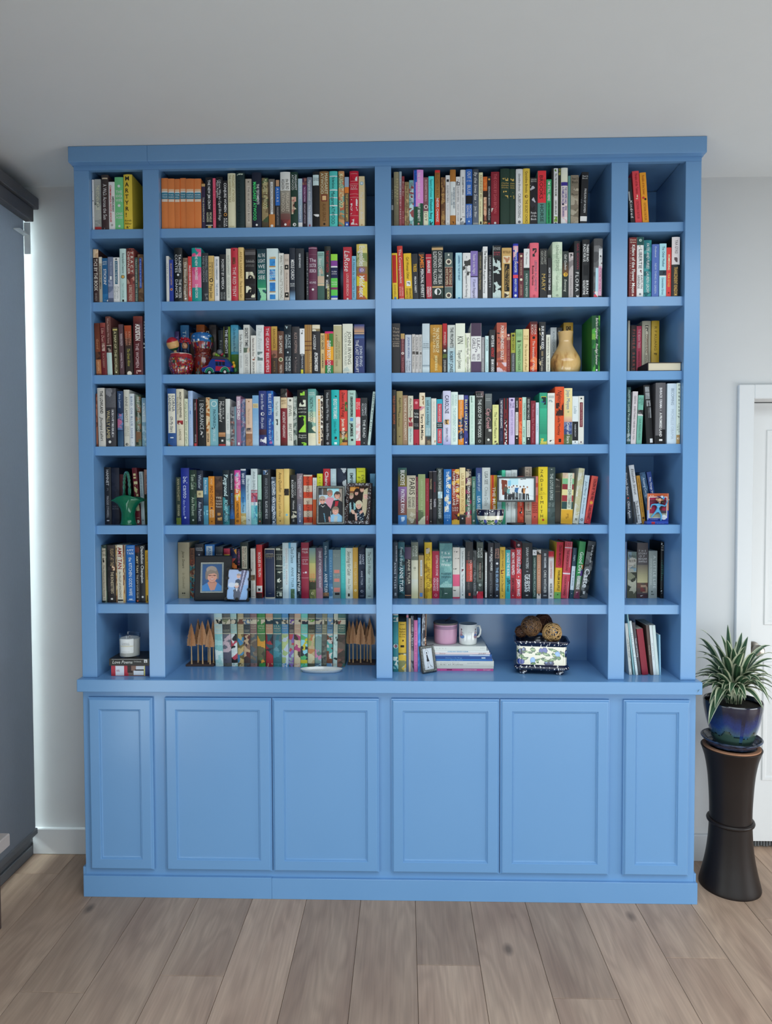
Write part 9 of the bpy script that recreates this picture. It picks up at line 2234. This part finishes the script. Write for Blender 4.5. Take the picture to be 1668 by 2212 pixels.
    for hx, hz in ((555, 985), (1180, 680)):
        b.ball((X(hx), -.013, Z(hz)), .0034, 10, 8)
        for f in range(4): b.tube([(X(hx)-.002+f*.0013, -.0155, Z(hz)+.001), (X(hx)-.002+f*.0013, -.0165, Z(hz)-.003)], .0007, 5)
    b.build('hands', LACQ, t, smooth=True, attr=True)
    b = MB(); b.col = lin('#d8dce0'); V, F = set_text('Brewers', .011, .0028, 'b', True); b.v = [(X(785)+v[0], -.0168, Z(940)+v[1]) for v in V]
    for f in F: b.face(f)
    b.build('shirt_lettering', INK, t, attr=True)['kind'] = 'stuff'


card_figure()


# ---------------------------------------------------------------- plant on its pedestal
def plant():
    X0, Y0 = 1.3815, .1300
    z_top = float(at(1577, 1612, Y=Y0)[2])
    t = thing('plant_stand', 'tall dark brown hourglass pedestal on the oak floor beside the bookcase', 'plant stand', (X0, Y0, 0))
    DK = mat('dark_stained_wood', '#1b1311', .42, noise=.25, scale=12, stretch=(1, 1, .4), spec=.35)
    R = .121
    zs = lambda f: z_top*f
    pr = [(R*1.0, .0), (R*1.005, zs(.008)), (R*.985, zs(.03)), (R*.90, zs(.10)), (R*.80, zs(.20)), (R*.725, zs(.32)), (R*.69, zs(.45)), (R*.685, zs(.55)), (R*.71, zs(.67)), (R*.76, zs(.80)), (R*.85, zs(.91)), (R*.955, zs(.98)), (R*.985, zs(.997)), (R*.96, zs(1.0)), (R*.90, zs(.998))]
    b = MB(); b.lathe(smooth_prof(pr, 5)+[(1e-4, zs(.998))], 64); b.build('column', DK, t, smooth=40)
    zr = float(at(1575, 1771, Y=Y0)[2])
    b = MB(); b.tube([(R*.70*math.cos(2*math.pi*i/48), R*.70*math.sin(2*math.pi*i/48), zr) for i in range(48)], .0095, 10, closed=True); b.build('ring', DK, t, smooth=True)
    b = MB(); b.lathe([(R*.80, z_top), (R*.93, z_top), (R*.93, z_top+.006), (R*.80, z_top+.006)], 48); b.build('cork_pad', mat('cork_pad', '#a8785a', .8), t, smooth=30)
    z = z_top+.0065
    s = thing('pot_saucer', 'blue glazed saucer between the flower pot and its pedestal', 'saucer', (X0, Y0, z))
    b = MB(); b.lathe(smooth_prof([(.078, 0), (.092, .004), (.104, .016), (.117, .028), (.1195, .034), (.114, .036), (.106, .026), (.09, .010)], 4)+[(1e-4, .007)], 64)
    b.face([i for i in range(64)][::-1])
    gl, nt, b_ = nodes('blue_black_glaze'); n = nd(nt, 'ShaderNodeTexNoise', Scale=40.0, Detail=4.0); r = nd(nt, 'ShaderNodeValToRGB'); r.color_ramp.elements[0].color = lin('#141c2c')+(1,); r.color_ramp.elements[1].color = lin('#44587c')+(1,); r.color_ramp.elements[0].position = .4; r.color_ramp.elements[1].position = .75
    tc = nd(nt, 'ShaderNodeTexCoord'); mp = nd(nt, 'ShaderNodeMapping'); mp.inputs['Scale'].default_value = (1, 1, 5); nt.links.new(tc.outputs['Object'], mp.inputs[0]); nt.links.new(mp.outputs[0], n.inputs['Vector']); nt.links.new(n.outputs['Fac'], r.inputs[0]); nt.links.new(r.outputs[0], b_.inputs['Base Color']); b_.inputs['Roughness'].default_value = .12
    b.build('saucer', gl, s, smooth=50)
    zp = z+.0075
    zr_ = float(at(1580, 1513, Y=Y0)[2])-zp
    p = thing('potted_plant', 'striped green and white dracaena in a blue and green glazed pot', 'plant', (X0+.004, Y0, zp))
    rr = random.Random(9)

    def glaze(a, h):
        drip = .38+.035*math.sin(a*2*math.pi*5)+.02*math.sin(a*2*math.pi*11+1)-(.09 if abs(a-.735) < .012 else .05 if abs(a-.9) < .01 else 0)
        if h < drip-.012: return lin('#3c544c')
        if h < drip: return lin('#16242c')
        f = min(1, (h-drip)/.28)
        if f < .35: c1, c2, q = lin('#3a5a6a'), lin('#163272'), f/.35
        else: c1, c2, q = lin('#163272'), lin('#0c1430'), (f-.35)/.65
        k = rr.uniform(.88, 1.12)
        return tuple((x_*(1-q)+y_*q)*k for x_, y_ in zip(c1, c2))
    Rr = .1155
    pp = [(.066, 0), (.074, .006), (.088, zr_*.25), (.104, zr_*.55), (.1135, zr_*.82), (Rr, zr_*.96), (Rr*1.0, zr_)]
    b = MB(); lathe_paint(b, smooth_prof(pp, 9), 128, glaze); b.build('pot', GLAZE, p, smooth=True, attr=True)
    b = MB(); b.col = lin('#0c1424'); b.lathe([(Rr, zr_), (Rr*.985, zr_+.003), (Rr*.95, zr_), (Rr*.93, zr_-.018)], 64); b.build('rim', GLAZE, p, smooth=50, attr=True)
    b = MB(); b.lathe([(Rr*.935, zr_-.020), (Rr*.5, zr_-.014), (1e-4, zr_-.012)], 32); b.build('soil', mat('potting_soil', '#1e1814', .95, noise=.5, scale=200, bump=.6), p)
    LEAF = attr_mat('striped_leaf', .38, .45, .06)
    zb = zr_-.012

    def leaf(pts, w, rnd):
        """A strap leaf along a curve, keeled, green in the middle with cream margins."""
        P_ = [Vector(q) for q in pts]; N = 12; C = []
        for i in range(N+1):
            t_ = i/N
            # Bezier of any degree
            q = P_[:]
            while len(q) > 1: q = [q[j].lerp(q[j+1], t_) for j in range(len(q)-1)]
            C.append(q[0])
        b = MB(); prof = (-1, -.62, -.12, 0, .12, .62, 1)
        cols = ['#c8ceb0', '#34523a', '#46684a', '#46684a', '#34523a', '#c8ceb0']
        k = rnd.uniform(.82, 1.15); tw = rnd.uniform(-.5, .5)
        for i, c in enumerate(C):
            t_ = i/N; d = (C[min(N, i+1)]-C[max(0, i-1)]).normalized()
            side = d.cross(Vector((0, 0, 1)))
            if side.length < .05: side = Vector((d.y+.3, -d.x+.2, 0))
            side.normalize(); up = side.cross(d).normalized()
            ca, sa = math.cos(tw*t_), math.sin(tw*t_); side, up = side*ca+up*sa, up*ca-side*sa
            ww = w/2*(.42+.58*math.sin(math.pi*min(1, t_*1.5+.08)) if t_ < .28 else 1.0)*(1 if t_ < .55 else max(.02, 1-((t_-.55)/.45)**1.6))
            for pf in prof:
                b.v.append(tuple(c+side*(ww*pf)+up*(abs(pf)**1.3*ww*.32)))
        M_ = len(prof)
        for i in range(N):
            for j in range(M_-1):
                b.face((i*M_+j, i*M_+j+1, (i+1)*M_+j+1, (i+1)*M_+j), tuple(q*k for q in lin(cols[j])))
        o = b.build('leaf', LEAF, p, smooth=True, attr=True)
        return o
    org = np.array([X0+.004, Y0, zp])
    rn = random.Random(21)

    def to(u, v, Y): return Vector(at(u, v, Y=Y)-org)
    # leaves whose tips the photograph shows: tip (u, v), depth of the tip, height of the bow, width
    tips = [(1572, 1349, .10, .05, .026), (1616, 1375, .12, .05, .028), (1513, 1360, .06, .10, .026), (1557, 1371, .17, .07, .022), (1507, 1378, .05, .10, .026), (1506, 1392, .09, .10, .025), (1505, 1408, .13, .09, .024), (1505, 1422, .05, .09, .024), (1541, 1394, .02, .09, .026), (1590, 1385, .19, .06, .02),
            (1650, 1398, .05, .08, .027), (1668, 1396, .10, .11, .028), (1671, 1412, .14, .10, .026), (1672, 1424, .05, .08, .026), (1668, 1444, .02, .09, .025), (1670, 1462, .09, .08, .025), (1672, 1478, .15, .08, .024), (1668, 1497, .06, .08, .024), (1664, 1522, .00, .12, .026), (1662, 1510, .03, .12, .024),
            (1506, 1496, -.06, .09, .022), (1506, 1462, .03, .08, .024), (1508, 1478, .10, .07, .024), (1516, 1490, .14, .06, .022), (1531, 1566, -.085, .09, .032), (1545, 1530, -.07, .10, .03), (1578, 1498, -.06, .09, .028), (1592, 1504, -.05, .07, .026), (1524, 1440, .18, .08, .022), (1534, 1424, .2, .07, .022), (1640, 1430, .19, .08, .022), (1630, 1450, .2, .07, .022),
            (1606, 1410, -.02, .07, .03), (1596, 1440, -.06, .08, .03), (1564, 1420, -.03, .08, .028), (1552, 1446, -.05, .08, .028), (1622, 1470, -.06, .08, .028), (1640, 1484, -.05, .09, .028), (1650, 1462, -.02, .09, .026), (1530, 1466, -.04, .09, .026), (1538, 1490, -.03, .08, .024), (1520, 1415, .01, .10, .025), (1612, 1396, .05, .07, .026), (1584, 1400, .04, .05, .028), (1570, 1382, .05, .06, .026), (1634, 1412, .02, .09, .026), (1655, 1440, .16, .09, .024), (1603, 1366, .16, .06, .022)]
    for (u, v, Y, bow, wd) in tips:
        tip = to(u, v, Y+.02); base = Vector((rn.uniform(-.02, .02), rn.uniform(-.015, .015), zb))
        st = base+Vector((rn.uniform(-.006, .006), rn.uniform(-.006, .006), rn.uniform(.03, .07)))
        mid = base.lerp(tip, .45)+Vector((0, 0, bow*1.15))
        nearer = base.lerp(tip, .8)+Vector((0, 0, bow*.55))
        leaf([base, st, mid, nearer, tip], wd*1.3, rn)
    for i in range(34):
        a = rn.uniform(0, 2*math.pi); L = rn.uniform(.13, .22); up = rn.uniform(.0, .14)
        tip = Vector((L*math.cos(a), L*math.sin(a)*.75, zb+up)); tip.y = min(tip.y, .17); tip.x = max(tip.x, -.17)
        base = Vector((rn.uniform(-.015, .015), rn.uniform(-.012, .012), zb))
        leaf([base, base+Vector((0, 0, .05)), base.lerp(tip, .4)+Vector((0, 0, .12)), base.lerp(tip, .8)+Vector((0, 0, .05)), tip], rn.uniform(.026, .034), rn)
    b = MB()
    for i in range(5):
        b.tube([(rn.uniform(-.02, .02), rn.uniform(-.012, .012), zb-.004), (rn.uniform(-.022, .022), rn.uniform(-.014, .014), zb+.05)], [.008, .006], 8)
    b.build('stem', mat('plant_stem', '#6a7a54', .6), p, smooth=60)


plant()


def bench():
    tip = at(22, 1799, Y=-.20); x1, z1 = float(tip[0]), float(tip[2])
    t = thing('bench', 'pale upholstered bench whose corner shows beside the roller blind', 'bench', (x1, -.2, 0))
    b = MB(); b.box(-.16, 0, -.55, 0, z1-.05, z1, .004); b.build('seat', mat('pale_linen', '#b4a8a2', .85, noise=.1, scale=300), t)
    for sx in (-.14, -.04):
        for sy in (-.52, -.04):
            b = MB(); b.box(sx-.014, sx+.014, sy-.014, sy+.014, 0, z1-.05, .002); b.build('leg', WALNUT, t)


bench()

_dups = {k: v for k, v in USED.items() if v > 1}
if _dups:
    print('DUPLICATE LABELS', _dups)
